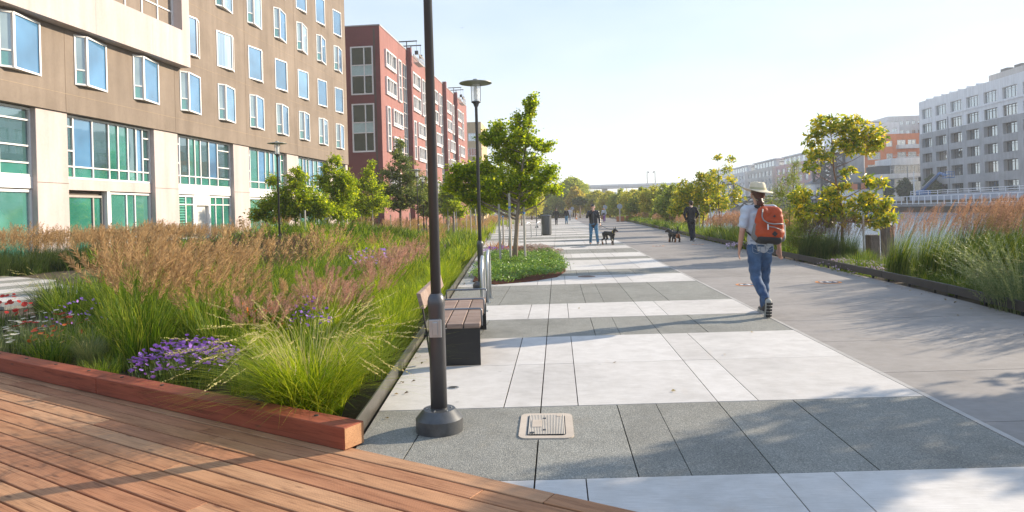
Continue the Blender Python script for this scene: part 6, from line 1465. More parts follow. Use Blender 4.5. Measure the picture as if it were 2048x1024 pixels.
# ================================================================= people and dogs
def capsule(p0, p1, r0, r1, n=14, m=5, sx=1.0, sy=1.0):
    """closed tapered limb between two points; sx, sy squash the section along the limb's own side axes"""
    p0, p1 = Vector(p0), Vector(p1); d = p1 - p0
    L = max(d.length, 1e-4); t = d / L if d.length > 1e-5 else Vector((0, 0, 1))
    ref = Vector((1, 0, 0)) if abs(t.x) < 0.9 else Vector((0, 1, 0))
    ax = (ref - t * ref.dot(t)).normalized(); ay = t.cross(ax)
    rings = []
    for k in range(m + 1): a = math.pi/2 * k / m; rings.append((p0 - t * r0 * math.cos(a), r0 * math.sin(a)))
    for k in range(1, 4): u = k / 4; rings.append((p0.lerp(p1, u), r0 + (r1 - r0) * u))
    for k in range(m, -1, -1): a = math.pi/2 * k / m; rings.append((p1 + t * r1 * math.cos(a), r1 * math.sin(a)))
    vs = []; fs = []
    for c, r in rings:
        r = max(r, 1e-4)
        for k in range(n): a = 2*math.pi*k/n; vs.append(c + ax * (r*sx*math.cos(a)) + ay * (r*sy*math.sin(a)))
    for i in range(len(rings) - 1):
        for k in range(n): k2 = (k+1) % n; fs.append((i*n+k, i*n+k2, (i+1)*n+k2, (i+1)*n+k))
    fs.append(tuple(range(n-1, -1, -1))); fs.append(tuple((len(rings)-1)*n + k for k in range(n)))
    return vs, fs

WS = bpy.data.scenes.new('workshop')       # empty scene in which limb shapes are fused, removed at the end
def organic(name, shapes, mat, parent, voxel=0.012, smooth=6, folds=0.0, fscale=9.0, kind=None):
    """one continuous surface grown round a set of tapered limbs"""
    mb = MB()
    for s in shapes: mb.add(*capsule(*s[:4], **(s[4] if len(s) > 4 else {})))
    me = mb.mesh('tmp', mat); ob = bpy.data.objects.new('tmp', me); WS.collection.objects.link(ob)
    md = ob.modifiers.new('r', 'REMESH'); md.mode = 'VOXEL'; md.voxel_size = voxel
    ms = ob.modifiers.new('s', 'SMOOTH'); ms.factor = 0.5; ms.iterations = smooth
    WS.view_layers[0].update(); dg = WS.view_layers[0].depsgraph; ev = ob.evaluated_get(dg)
    out = bpy.data.meshes.new_from_object(ev); bpy.data.objects.remove(ob); bpy.data.meshes.remove(me)
    out.name = name
    if folds:
        n = len(out.vertices); co = np.empty(n*3, np.float32); no = np.empty(n*3, np.float32)
        out.vertices.foreach_get('co', co); out.vertices.foreach_get('normal', no); co = co.reshape(-1, 3); no = no.reshape(-1, 3)
        q = co * np.array([fscale, fscale, fscale*1.7]); d = (np.sin(q[:,0]*1.3 + 1.9*np.sin(q[:,2]*0.9)) * np.sin(q[:,2]*1.7 + 1.3*np.sin(q[:,1]*1.1)) + 0.6*np.sin(q[:,2]*2.9 + q[:,0]*2.1 + np.sin(q[:,1]*2.3))) * 0.5 * folds
        co = co + no * d[:, None]; out.vertices.foreach_set('co', co.astype(np.float32).ravel())
    out.materials.clear(); out.materials.append(mat)
    out.polygons.foreach_set('use_smooth', [True]*len(out.polygons)); out.update()
    return link(name, out, parent)

M_skin = simple('skin', (0.50, 0.27, 0.19), 0.5, 0, 0.1, 14); M_skinl = simple('skin_light', (0.56, 0.33, 0.24), 0.5, 0, 0.1, 14)
M_hair = simple('dark_brown_hair', (0.075, 0.028, 0.016), 0.45, 0, 0.5, 60, 0.5, 0.8, 90); M_hairk = simple('black_hair', (0.012, 0.010, 0.009), 0.45, 0, 0.3, 40)
M_tee = simple('grey_blue_tee', (0.50, 0.54, 0.61), 0.85, 0, 0.08, 10, 0.2, 0.3, 25); M_hem = simple('white_hem', (0.75, 0.75, 0.75), 0.8)
def denim(name, a, b_):
    m, nt, b = mat_new(name); n = tex_noise(nt, 7, 5, 0.6, coords(nt)); n2 = tex_noise(nt, 160, 2, 0.6, coords(nt))
    c = ramp(nt, n, [(0.32, a), (0.66, b_)]); c = mixc(nt, 0.35, c, ramp(nt, n2, [(0.3, (0.7, 0.7, 0.75)), (0.7, (1.2, 1.2, 1.2))]), 'MULTIPLY')
    nt.links.new(c, b.inputs['Base Color']); b.inputs['Roughness'].default_value = 0.85; bump(nt, b, tex_noise(nt, 30, 4, 0.6, coords(nt, 'Object', (1, 1, 2))), 0.5, 0.01); return m
M_jean = denim('blue_denim', (0.022, 0.05, 0.115), (0.075, 0.14, 0.25)); M_jean2 = denim('mid_denim', (0.05, 0.14, 0.24), (0.10, 0.24, 0.37))
M_stitch = simple('pale_stitching', (0.24, 0.29, 0.36), 0.8); M_shoe = simple('black_shoe', (0.02, 0.021, 0.024), 0.6, 0, 0.3, 20); M_sole = simple('grey_sole', (0.33, 0.33, 0.30), 0.7)
M_hat = simple('straw_beige_hat', (0.66, 0.58, 0.43), 0.8, 0, 0.08, 12, 0.2, 0.4, 80); M_band = simple('hat_band', (0.46, 0.42, 0.26), 0.8)
M_pack = simple('burnt_orange_nylon', (0.40, 0.062, 0.018), 0.6, 0, 0.14, 14, 0.3, 0.5, 22); M_packg = simple('grey_mesh', (0.16, 0.155, 0.15), 0.7); M_packk = simple('black_nylon', (0.016, 0.016, 0.017), 0.6); M_zip = simple('grey_zip', (0.24, 0.25, 0.25), 0.5)
M_blk = simple('black_jacket', (0.014, 0.014, 0.016), 0.75, 0, 0.3, 8); M_navy = simple('navy_trousers', (0.018, 0.022, 0.032), 0.8, 0, 0.25, 8); M_puff = simple('padded_black_jacket', (0.020, 0.021, 0.026), 0.38, 0, 0.2, 8, 0.6)

def hand(sh, wrist, down, out, s=1.0, curl=0.35):
    """palm, four unequal bent fingers and a side thumb as limbs for the body mesh. down: hand direction, out: thumb side"""
    w = Vector(wrist); d = Vector(down).normalized(); o = Vector(out); o = (o - d*o.dot(d)).normalized(); n = d.cross(o)
    for q in (-0.024, 0.0, 0.024): sh.append((w - d*0.012 + o*q*0.6*s, w + d*0.078*s + o*q*s, 0.019*s, 0.0155*s))
    for k, (off, L) in enumerate(((0.034, 0.072), (0.0115, 0.082), (-0.0115, 0.077), (-0.034, 0.060))):
        b = w + d*0.085*s + o*off*s; c = b + (d*(1-curl*0.3) + n*curl*0.45).normalized()*L*0.52*s; e = c + (d*(1-curl) + n*curl).normalized()*L*0.5*s
        sh.append((b, c, 0.0092*s, 0.0082*s)); sh.append((c, e, 0.0082*s, 0.0065*s))
    b = w + d*0.03*s + o*0.028*s; c = b + (d*0.75 + o*0.6).normalized()*0.042*s; e = c + (d*0.95 + o*0.15).normalized()*0.035*s
    sh.append((b, c, 0.0125*s, 0.011*s)); sh.append((c, e, 0.0105*s, 0.0085*s))

def head(sh, c, f, s=1.0, face=True):
    """skull, jaw, nose, ears, brow; c head centre, f facing direction"""
    c = Vector(c); f = Vector(f).normalized(); u = Vector((0, 0, 1)); r = f.cross(u).normalized()
    sh.append((c + u*0.035*s - f*0.012*s, c + u*0.03*s + f*0.03*s, 0.084*s, 0.074*s)); sh.append((c + f*0.03*s + u*0.0, c - u*0.075*s + f*0.05*s, 0.068*s, 0.040*s))
    if face:
        sh.append((c + f*0.095*s + u*0.012*s, c + f*0.118*s - u*0.022*s, 0.009*s, 0.0145*s))
        sh.append((c + f*0.092*s + u*0.03*s - r*0.035*s, c + f*0.092*s + u*0.03*s + r*0.035*s, 0.011*s, 0.011*s)); sh.append((c + f*0.088*s - u*0.055*s - r*0.018*s, c + f*0.088*s - u*0.055*s + r*0.018*s, 0.010*s, 0.010*s))
    for q in (-1, 1): sh.append((c + r*q*0.083*s + u*0.02*s - f*0.01*s, c + r*q*0.082*s - u*0.018*s - f*0.005*s, 0.019*s, 0.013*s))

def shoe(parent, heel, toe, up=(0, 0, 1), mats=None, s=1.0, voxel=0.008):
    h, t = Vector(heel), Vector(toe); d = (t - h).normalized(); u = Vector(up); u = (u - d*u.dot(d)).normalized()
    o = organic('shoe', [(h + u*0.045*s, h + d*0.09*s + u*0.05*s, 0.040*s, 0.040*s), (h + d*0.05*s + u*0.05*s, t - d*0.04*s + u*0.03*s, 0.043*s, 0.036*s), (h + d*0.02*s + u*0.08*s, h + d*0.07*s + u*0.085*s, 0.038*s, 0.04*s)], mats[0], parent, voxel, 3)
    so = organic('sole', [(h + u*0.012*s, h + d*0.10*s + u*0.012*s, 0.042*s, 0.036*s, dict(sx=1, sy=1)), (h + d*0.10*s + u*0.012*s, t - d*0.045*s + u*0.014*s, 0.036*s, 0.044*s)], mats[1], o, voxel, 2)
    return o

def person(label, loc, rz, P, top, legs, skin, hair, voxel=0.014, scale=1.0, shoes=(None, None), sleeves='long', top_fold=0.004, fat=1.0, bare_face=True, fdir=(0, 1, 0), do_hands=True, hairfn=None, coat=False):
    """P: joint dict in body space (x right, y ahead, z up)"""
    t = thing('person', label, 'person', loc, rz); t.scale = (scale,)*3
    V3 = {k: Vector(v) for k, v in P.items()}
    b = []
    head(b, V3['head'], fdir); b.append((V3['neck'], V3['head'] - Vector((0, 0, 0.04)), 0.056, 0.05))
    b.append((V3['chest'], V3['pelvis'], 0.105*fat, 0.10*fat, dict(sx=1.35, sy=0.85))); b.append((V3['neck'], V3['chest'], 0.06, 0.11))
    for s in 'lr':
        b.append((V3['sh_'+s], V3['el_'+s], 0.046, 0.038)); b.append((V3['el_'+s], V3['wr_'+s], 0.038, 0.026))
        b.append((V3['hip_'+s], V3['kn_'+s], 0.078, 0.052)); b.append((V3['kn_'+s], V3['an_'+s], 0.05, 0.034))
        dn = V3.get('hd_'+s, V3['wr_'+s] - V3['el_'+s]); hand(b, V3['wr_'+s], dn, V3.get('th_'+s, Vector((0, 1, 0))))
        b.append((V3['neck'] - Vector((0, 0, 0.04)), V3['sh_'+s], 0.05, 0.05))
        b.append((V3['an_'+s], V3['an_'+s] + (V3['to_'+s]-V3['he_'+s])*0.5 - Vector((0, 0, 0.03)), 0.032, 0.028))
    organic('body', b, skin, t, voxel*0.47 if voxel < 0.012 else voxel*0.72, 2)
    # top
    c = []
    drop = V3['pelvis'] + Vector((0, 0, -0.07 if coat else -0.02))
    c.append((V3['chest'] + Vector((0, 0, 0.02)), V3['chest'].lerp(V3['pelvis'], 0.55), 0.128*fat, 0.122*fat, dict(sx=1.38, sy=0.92))); c.append((V3['chest'].lerp(V3['pelvis'], 0.5), drop, 0.122*fat, 0.13*fat, dict(sx=1.30, sy=0.95)))
    c.append((V3['neck'] - Vector((0, 0, 0.05)), V3['chest'], 0.075, 0.12))
    for s in 'lr':
        c.append((V3['neck'] - Vector((0, 0, 0.05)), V3['sh_'+s], 0.062, 0.070)); 
        if sleeves == 'long': c.append((V3['sh_'+s], V3['el_'+s], 0.072, 0.058)); c.append((V3['el_'+s], V3['wr_'+s], 0.057, 0.042))
        else: c.append((V3['sh_'+s], V3['sh_'+s].lerp(V3['el_'+s], 0.66), 0.074, 0.068))
    tp_ = organic('top', c, top, t, voxel, 5, top_fold, 11.0)
    q = [(V3['pelvis'] + Vector((0, 0, 0.06)), V3['pelvis'] - Vector((0, 0, 0.03)), 0.118*fat, 0.125*fat, dict(sx=1.28, sy=0.95))]
    for s in 'lr':
        q.append((V3['hip_'+s], V3['kn_'+s], 0.097*fat, 0.071)); q.append((V3['kn_'+s], V3['an_'+s] + Vector((0, 0, 0.015)), 0.069, 0.060)); q.append((V3['pelvis'] - Vector((0, 0, 0.02)), V3['hip_'+s], 0.10*fat, 0.10*fat))
    organic('trousers', q, legs, t, voxel, 4, 0.011, 10.0)
    for s in 'lr': shoe(t, V3['he_'+s], V3['to_'+s], V3.get('up_'+s, (0, 0, 1)), shoes, 1.0, max(0.008, voxel*0.8))
    if hairfn: hairfn(t, V3, fdir)
    return t, V3, tp_

def short_hair(mat, voxel=0.012, low=0.0):
    def fn(t, V, f):
        c = V['head']; f = Vector(f).normalized(); u = Vector((0, 0, 1))
        organic('hair', [(c + u*0.052 - f*0.024, c + u*0.062 + f*0.022, 0.092, 0.080), (c + u*0.015 - f*0.035, c - u*(0.035 + low) - f*0.045, 0.084, 0.058)], mat, t, voxel, 3, 0.004, 40)
    return fn

# --- the walker with the hat and backpack
def hat_hair(t, V, f):
    c = V['head']; u = Vector((0, 0, 1)); f = Vector((0, 1, 0))
    organic('hair', [(c + u*0.05 - f*0.02, c + u*0.05 + f*0.01, 0.090, 0.084), (c - f*0.05 + u*0.02, c - f*0.06 - u*0.06, 0.074, 0.045), (c - f*0.085 - u*0.055, c - f*0.105 - u*0.10, 0.030, 0.042), (c - f*0.105 - u*0.10, c - f*0.098 - u*0.165, 0.044, 0.030),
                     (c - f*0.10 - u*0.09 + Vector((0.025, 0, 0)), c - f*0.10 - u*0.16 + Vector((0.04, 0, 0)), 0.024, 0.012), (c - f*0.10 - u*0.09 - Vector((0.03, 0, 0)), c - f*0.10 - u*0.17 - Vector((0.035, 0, 0)), 0.024, 0.012)], M_hair, t, 0.008, 2, 0.006, 55)
    n = 40; mb = MB(); rings = []
    tilt = lambda x, y: -0.10*x + 0.05*y
    prof = [(0.196, 0.0), (0.19, 0.004), (0.15, 0.004), (0.112, 0.016), (0.106, 0.045), (0.098, 0.09), (0.088, 0.112), (0.070, 0.120), (0.03, 0.112), (0.002, 0.108)]
    vs = []; fs = []
    for r, z in prof:
        for k in range(n):
            a = 2*math.pi*k/n; x, y = r*math.cos(a)*0.97, r*math.sin(a)*1.04
            br = max(0, (r - 0.11)/0.085); zz = z + br*(0.030*max(0, -math.cos(a))**1.5 - 0.018*abs(math.sin(a)) - 0.004*max(0, math.cos(a)))
            if r < 0.1: zz -= 0.018*max(0, 1 - abs(x)/0.03)*(1 if r > 0.01 else 1)*(0.6)
            vs.append((x, y, zz + tilt(x, y)))
    for i in range(len(prof)-1):
        for k in range(n): k2 = (k+1) % n; fs.append((i*n+k, i*n+k2, (i+1)*n+k2, (i+1)*n+k))
    o0 = len(prof)*n; vs += [(x, y, z - 0.006) for x, y, z in vs[:4*n]]
    for i in range(3):
        for k in range(n): k2 = (k+1) % n; fs.append((o0+i*n+k2, o0+i*n+k, o0+(i+1)*n+k, o0+(i+1)*n+k2))
    for k in range(n): k2 = (k+1) % n; fs.append((k2, k, o0+k, o0+k2))
    mb.add(vs, fs); h = mb.build('hat', M_hat, t, smooth=True, loc=tuple(c + Vector((0.005, -0.005, 0.068))))
    bd = MB(); bv = []
    for r, z in ((0.1125, 0.018), (0.1085, 0.045)):
        for k in range(n): a = 2*math.pi*k/n; x, y = r*math.cos(a)*0.975, r*math.sin(a)*1.045; bv.append((x, y, z + tilt(x, y)))
    bd.add(bv, [(k, (k+1) % n, n + (k+1) % n, n + k) for k in range(n)]); bd.build('hat_band', M_band, h, smooth=True)
    st = MB(); st.tube([c + Vector((-0.095, 0.0, 0.05)), c + Vector((-0.075, -0.06, -0.03)), c + Vector((-0.02, -0.105, -0.075))], 0.004, 6); st.build('chin_cord', M_band, t)
    st = MB(); st.tube([c + Vector((0.095, 0.0, 0.05)), c + Vector((0.075, -0.06, -0.03)), c + Vector((0.02, -0.105, -0.075))], 0.004, 6); st.build('chin_cord', M_band, t)
WP = dict(head=(0.0, 0.03, 1.60), neck=(0, 0.0, 1.475), chest=(0, -0.005, 1.29), pelvis=(0.0, 0.0, 0.96), sh_l=(-0.175, -0.01, 1.405), el_l=(-0.245, -0.04, 1.13), wr_l=(-0.262, 0.03, 0.90), sh_r=(0.175, -0.01, 1.40), el_r=(0.235, -0.05, 1.12), wr_r=(0.255, -0.01, 0.885),
          hip_l=(-0.085, -0.01, 0.90), kn_l=(-0.075, -0.02, 0.49), an_l=(-0.045, -0.33, 0.20), he_l=(-0.045, -0.405, 0.215), to_l=(-0.035, -0.305, -0.035), up_l=(0, 0.9, 0.35),
          hip_r=(0.085, 0.01, 0.90), kn_r=(0.085, 0.10, 0.48), an_r=(0.07, 0.10, 0.09), he_r=(0.065, 0.05, 0.0), to_r=(0.08, 0.31, 0.005), th_l=(0.3, 1, 0), th_r=(-0.3, 1, 0))
WLOC = (2.80, 9.72, 0.0)
wk, WV, wtop = person('walker seen from behind in a beige brimmed hat, grey tee and blue jeans', WLOC, R(3), WP, M_tee, M_jean, M_skin, M_hair, 0.0105, 1.03, (M_shoe, M_sole), 'short', 0.010, 1.0, hairfn=hat_hair)
# sole treads on the lifted shoe, pockets and stitching on the jeans
for s in (-1, 1):
    p = MB(); x0 = 0.088*s + (0.0 if s < 0 else -0.004); yb = -0.128
    p.tube([(x0-0.055, yb+0.012, 0.925), (x0-0.05, yb+0.0, 0.845), (x0, yb-0.006, 0.825), (x0+0.05, yb+0.0, 0.845), (x0+0.055, yb+0.012, 0.925)], 0.0042, 5); p.build('pocket_seam', M_stitch, wk, loc=(0, -0.004, 0))
    p = MB(); p.tube([(x0-0.042, yb, 0.895), (x0, yb-0.008, 0.872), (x0+0.042, yb, 0.895)], 0.004, 5); p.build('pocket_stitch', M_stitch, wk, loc=(0, -0.006, 0))
p = MB(); p.tube([(-0.15, -0.06, 0.995), (-0.08, -0.122, 0.992), (0, -0.136, 0.99), (0.08, -0.122, 0.992), (0.15, -0.06, 0.995)], 0.006, 5); p.build('belt_seam', M_stitch, wk)
h_, t_ = Vector((-0.045, -0.405, 0.215)), Vector((-0.035, -0.305, -0.035)); d_ = (t_-h_).normalized()
for k, u in enumerate((0.08, 0.25, 0.42, 0.58, 0.74, 0.9)):
    c = h_.lerp(t_, u); MB().box(-0.036, 0.036, -0.010, 0.004, -0.012, 0.012).build('tread', M_shoe, wk, loc=(c.x, c.y - 0.032, c.z)).rotation_euler = (0.38, 0, 0)
def text_mesh(body, size, mat, name, parent, loc, rot, ext=0.001):
    cu = bpy.data.curves.new('t', 'FONT'); cu.body = body; cu.size = size; cu.align_x = 'LEFT'; cu.extrude = ext
    ob = bpy.data.objects.new('t', cu); COL.objects.link(ob); dg = bpy.context.evaluated_depsgraph_get()
    me = bpy.data.meshes.new_from_object(ob.evaluated_get(dg)); bpy.data.objects.remove(ob); me.materials.clear(); me.materials.append(mat)
    o = link(name, me, parent, loc); o.rotation_euler = rot; return o
text_mesh('100', 0.052, M_hem, 'shirt_lettering', wtop, (-0.15, -0.090, 1.335), (R(84), 0, R(-27)))
# --- his backpack
bp = thing('backpack', 'burnt-orange backpack with grey mesh pockets worn by the walker in the hat', 'backpack', (WLOC[0], WLOC[1], 0), R(3)); bp.scale = (1.03,)*3
bc = Vector((0.045, -0.235, 1.21)); tl = R(-5)
def bpt(x, y, z): return tuple(bc + Vector((x*math.cos(tl) - z*math.sin(tl), y, x*math.sin(tl) + z*math.cos(tl))))
organic('bag', [(bpt(-0.075, 0.02, 0.17), bpt(0.075, 0.02, 0.17), 0.075, 0.075), (bpt(-0.09, 0, 0.05), bpt(0.09, 0, 0.05), 0.098, 0.098), (bpt(-0.095, -0.01, -0.10), bpt(0.095, -0.01, -0.10), 0.105, 0.105), (bpt(-0.08, 0, 0.15), bpt(-0.10, -0.01, -0.12), 0.085, 0.10), (bpt(0.08, 0, 0.15), bpt(0.10, -0.01, -0.12), 0.085, 0.10), (bpt(-0.085, -0.045, -0.12), bpt(0.085, -0.045, -0.12), 0.085, 0.085)], M_pack, bp, 0.009, 4, 0.006, 14)
organic('base', [(bpt(-0.11, 0.0, -0.19), bpt(0.11, 0.0, -0.19), 0.072, 0.072), (bpt(-0.09, -0.05, -0.185), bpt(0.09, -0.05, -0.185), 0.074, 0.074)], M_packk, bp, 0.009, 3)
for s in (-1, 1):
    organic('mesh_pocket', [(bpt(0.155*s, 0.0, -0.03), bpt(0.165*s, -0.005, -0.16), 0.048, 0.062)], M_packg, bp, 0.009, 3)
zp = MB(); zp.tube([bpt(-0.125, -0.085, 0.20), bpt(-0.13, -0.10, 0.10), bpt(-0.115, -0.118, 0.055), bpt(-0.06, -0.128, 0.02), bpt(0.02, -0.128, 0.012), bpt(0.10, -0.118, 0.02), bpt(0.155, -0.08, 0.02)], 0.0085, 6); zp.build('zip', M_zip, bp, smooth=True)
zp = MB(); zp.tube([bpt(-0.05, -0.135, -0.02), bpt(0.03, -0.138, -0.03), bpt(0.12, -0.12, -0.06)], 0.006, 6); zp.build('zip', M_zip, bp, smooth=True)
MB().box(-0.007, 0.007, -0.004, 0.004, -0.035, 0.035).build('zip_pull', M_hem, bp, loc=bpt(-0.06, -0.142, -0.03))
MB().prism([(-0.038, 0), (0, -0.038), (0.038, 0), (0, 0.038)], -0.003, 0.003).build('patch', M_packk, bp, loc=bpt(0.035, -0.139, -0.115)).rotation_euler = (R(90), 0, 0)
MB().prism([(-0.02, 0), (0, -0.015), (0.02, 0), (0, 0.015)], -0.003, 0.003).build('emblem', M_packk, bp, loc=bpt(0.03, -0.103, 0.115)).rotation_euler = (R(70), 0, 0)
MB().box(-0.04, 0.04, -0.012, 0.012, -0.02, 0.02).build('strap_buckle', M_zip, bp, loc=bpt(-0.0, -0.075, -0.262))
for s in (-1, 1):
    st = MB(); st.tube([bpt(0.09*s, 0.10, 0.215), bpt(0.115*s, 0.17, 0.235), (0.115*s + 0.01, 0.07, 1.425), (0.13*s, 0.115, 1.30), (0.17*s, 0.02, 1.12), bpt(0.15*s, 0.06, -0.20)], [0.022, 0.026, 0.026, 0.022, 0.012, 0.01], 7); st.build('strap', M_packk, bp, smooth=True)
st = MB(); st.tube([bpt(-0.14, -0.02, -0.2), bpt(-0.15, -0.02, -0.28), bpt(-0.13, -0.03, -0.36)], 0.006, 5); st.build('loose_strap', M_zip, bp)
bo = thing('water_bottle', 'clear bottle with lime cap and orange loop in the backpack side pocket', 'bottle', (WLOC[0], WLOC[1], 0), R(3)); bo.scale = (1.03,)*3
q = bpt(0.185, 0.0, 0.0); MB().lathe([(0.030, -0.15), (0.033, -0.14), (0.033, 0.0), (0.024, 0.03), (0.02, 0.04)], 16, q).build('body', M_lglass, bo, smooth=True)
MB().lathe([(0.022, 0.04), (0.022, 0.075)], 14, q).build('cap', simple('lime_cap', (0.25, 0.6, 0.05), 0.5), bo)
MB().tube([(q[0]+0.02, q[1], q[2]+0.05), (q[0]+0.05, q[1], q[2]+0.085), (q[0]+0.072, q[1], q[2]+0.065), (q[0]+0.06, q[1], q[2]+0.035), (q[0]+0.02, q[1], q[2]+0.04)], 0.006, 6).build('loop', simple('orange_loop', (0.65, 0.20, 0.02), 0.5), bo, smooth=True)

# --- man in padded jacket facing the camera, hand to his face
JP = dict(head=(0.0, 0.04, 1.60), neck=(0, 0.0, 1.475), chest=(0, 0, 1.28), pelvis=(0.0, 0.0, 0.93), sh_r=(0.19, 0, 1.41), el_r=(0.27, 0.13, 1.20), wr_r=(0.085, 0.19, 1.47), hd_r=(-0.5, 0.0, 0.6), th_r=(-1, 0, 0.3), sh_l=(-0.19, 0, 1.41), el_l=(-0.27, -0.04, 1.14), wr_l=(-0.28, 0.09, 0.93), th_l=(0.3, 1, 0),
          hip_l=(-0.09, 0, 0.88), kn_l=(-0.13, 0.10, 0.48), an_l=(-0.16, 0.12, 0.11), he_l=(-0.16, 0.08, 0.02), to_l=(-0.20, 0.33, 0.05), hip_r=(0.09, 0, 0.88), kn_r=(0.12, 0.03, 0.47), an_r=(0.14, -0.08, 0.09), he_r=(0.14, -0.13, 0.0), to_r=(0.15, 0.14, 0.0))
jm, JV, jt = person('man in a black padded jacket and jeans rubbing his face while walking a dog', (1.52, 29.4, 0), R(180), JP, M_puff, M_jean2, M_skinl, M_hairk, 0.016, 1.0, (M_shoe, M_hem), 'long', 0.006, 1.08, hairfn=short_hair(M_hairk), coat=True)
for k in range(6): MB().lathe([(0.178 - 0.001*k, -0.006), (0.186 - 0.001*k, 0.0), (0.178 - 0.001*k, 0.006)], 28).build('quilt_ridge', M_puff, jt, loc=(0, 0, 0.98 + k*0.07)).scale = (1.0, 0.70, 1)
MB().box(-0.004, 0.004, 0.128, 0.136, 0.92, 1.4).build('zip', M_zip, jt)
# --- man in black walking away
BP = dict(head=(0.02, 0.05, 1.62), neck=(0, 0.0, 1.49), chest=(0, 0, 1.29), pelvis=(0.0, 0.0, 0.95), sh_l=(-0.20, 0, 1.42), el_l=(-0.31, 0.0, 1.17), wr_l=(-0.22, 0.06, 0.95), sh_r=(0.20, 0, 1.42), el_r=(0.31, 0.0, 1.17), wr_r=(0.24, 0.12, 1.0),
          hip_l=(-0.08, 0, 0.9), kn_l=(-0.05, 0.05, 0.49), an_l=(-0.02, -0.02, 0.09), he_l=(-0.02, -0.07, 0.0), to_l=(-0.03, 0.2, 0.0), hip_r=(0.08, 0, 0.9), kn_r=(0.09, 0.02, 0.49), an_r=(0.08, -0.12, 0.13), he_r=(0.08, -0.19, 0.10), to_r=(0.08, 0.05, 0.0))
bm_, BV, _ = person('man in a black jacket and dark trousers walking away with a dog by the kerb', (5.85, 30.4, 0), R(8), BP, M_blk, M_navy, M_skinl, M_hairk, 0.016, 1.02, (M_shoe, M_hem), 'long', 0.008, 1.12, hairfn=short_hair(simple('dark_short_hair', (0.03, 0.02, 0.016), 0.6)), coat=True)
# --- distant people
def stride(a=0.14, arm=0.12, w=0.0):
    return dict(head=(0.0, 0.03, 1.60), neck=(0, 0, 1.475), chest=(0, 0, 1.28), pelvis=(0, 0, 0.94), sh_l=(-0.185, 0, 1.41), el_l=(-0.25-w, -arm*0.5, 1.14), wr_l=(-0.25-w, arm*0.3, 0.91), sh_r=(0.185, 0, 1.41), el_r=(0.25+w, arm*0.3, 1.14), wr_r=(0.26+w, arm, 0.92),
                hip_l=(-0.085, 0, 0.89), kn_l=(-0.085, a*0.8, 0.48), an_l=(-0.08, a, 0.09), he_l=(-0.08, a-0.06, 0), to_l=(-0.09, a+0.2, 0.0), hip_r=(0.085, 0, 0.89), kn_r=(0.08, -a*0.2, 0.48), an_r=(0.08, -a*1.3, 0.13), he_r=(0.08, -a*1.3-0.08, 0.10), to_r=(0.08, -a*1.3+0.17, 0.0))
person('far walker all in black, leftmost of the distant people', (-0.14, 71.7, 0), R(-4), stride(0.12, 0.1, 0.05), M_blk, M_navy, M_skin, M_hairk, 0.026, 1.04, (M_shoe, M_shoe), 'long', 0.004, 1.05, hairfn=short_hair(M_hairk, 0.02))
person('far walker in a black hoodie and blue jeans, middle of the distant three', (0.96, 75.0, 0), R(2), stride(0.05, 0.06), M_blk, M_jean2, M_skin, M_hair, 0.026, 1.0, (M_shoe, M_shoe), 'long', 0.004, 1.0, hairfn=short_hair(simple('light_brown_hair', (0.20, 0.12, 0.07), 0.6), 0.02, 0.05))
person('farthest walker in a pale grey shirt and grey-blue trousers', (1.75, 100, 0), 0, stride(0.1, 0.08, 0.06), simple('pale_shirt', (0.42, 0.45, 0.50), 0.8), simple('slate_trousers', (0.12, 0.15, 0.20), 0.8), M_skinl, M_hair, 0.03, 1.05, (M_shoe, M_shoe), 'long', 0.004, 1.05, hairfn=short_hair(M_hair, 0.022))
wm_, WMV, _ = person('woman in a pale jacket and purple trousers walking towards the camera', (5.45, 81, 0), R(172), stride(0.08, 0.08, 0.02), simple('pale_jacket', (0.50, 0.54, 0.58), 0.7), simple('purple_trousers', (0.26, 0.08, 0.36), 0.7), M_skinl, M_hair, 0.026, 0.97, (M_shoe, M_shoe), 'long', 0.005, 1.05, hairfn=short_hair(simple('auburn_hair', (0.30, 0.14, 0.08), 0.6), 0.02, 0.02), coat=True)
sb = thing('shopping_bag', 'brown paper bag carried by the woman in purple trousers', 'bag', (5.20, 80.95, 0.32)); me = MB().add([(-0.14, -0.08, 0), (0.14, -0.08, 0), (0.14, 0.08, 0), (-0.14, 0.08, 0), (-0.15, -0.09, 0.46), (0.15, -0.09, 0.46), (0.15, 0.09, 0.46), (-0.15, 0.09, 0.46)], [(0, 3, 2, 1), (0, 1, 5, 4), (1, 2, 6, 5), (2, 3, 7, 6), (3, 0, 4, 7)]).mesh('bag', simple('kraft_paper', (0.36, 0.20, 0.12), 0.8)); link('body', me, sb)
MB().tube([(-0.07, -0.09, 0.44), (-0.05, -0.05, 0.58), (0.05, -0.05, 0.58), (0.07, -0.09, 0.44)], 0.008, 6).build('handle', M_packk, sb)
hb = thing('shoulder_bag', 'small black shoulder bag worn by the woman in purple trousers', 'bag', (5.42, 80.82, 0.95)); me = MB().box(-0.13, 0.13, -0.05, 0.05, -0.1, 0.1).mesh('bag', M_packk); bevel_mesh(me, 0.03, 2); link('body', me, hb)
MB().tube([(0.1, 0, 0.08), (0.16, -0.02, 0.3), (0.12, 0.1, 0.49)], 0.012, 6).build('strap', M_packk, hb)

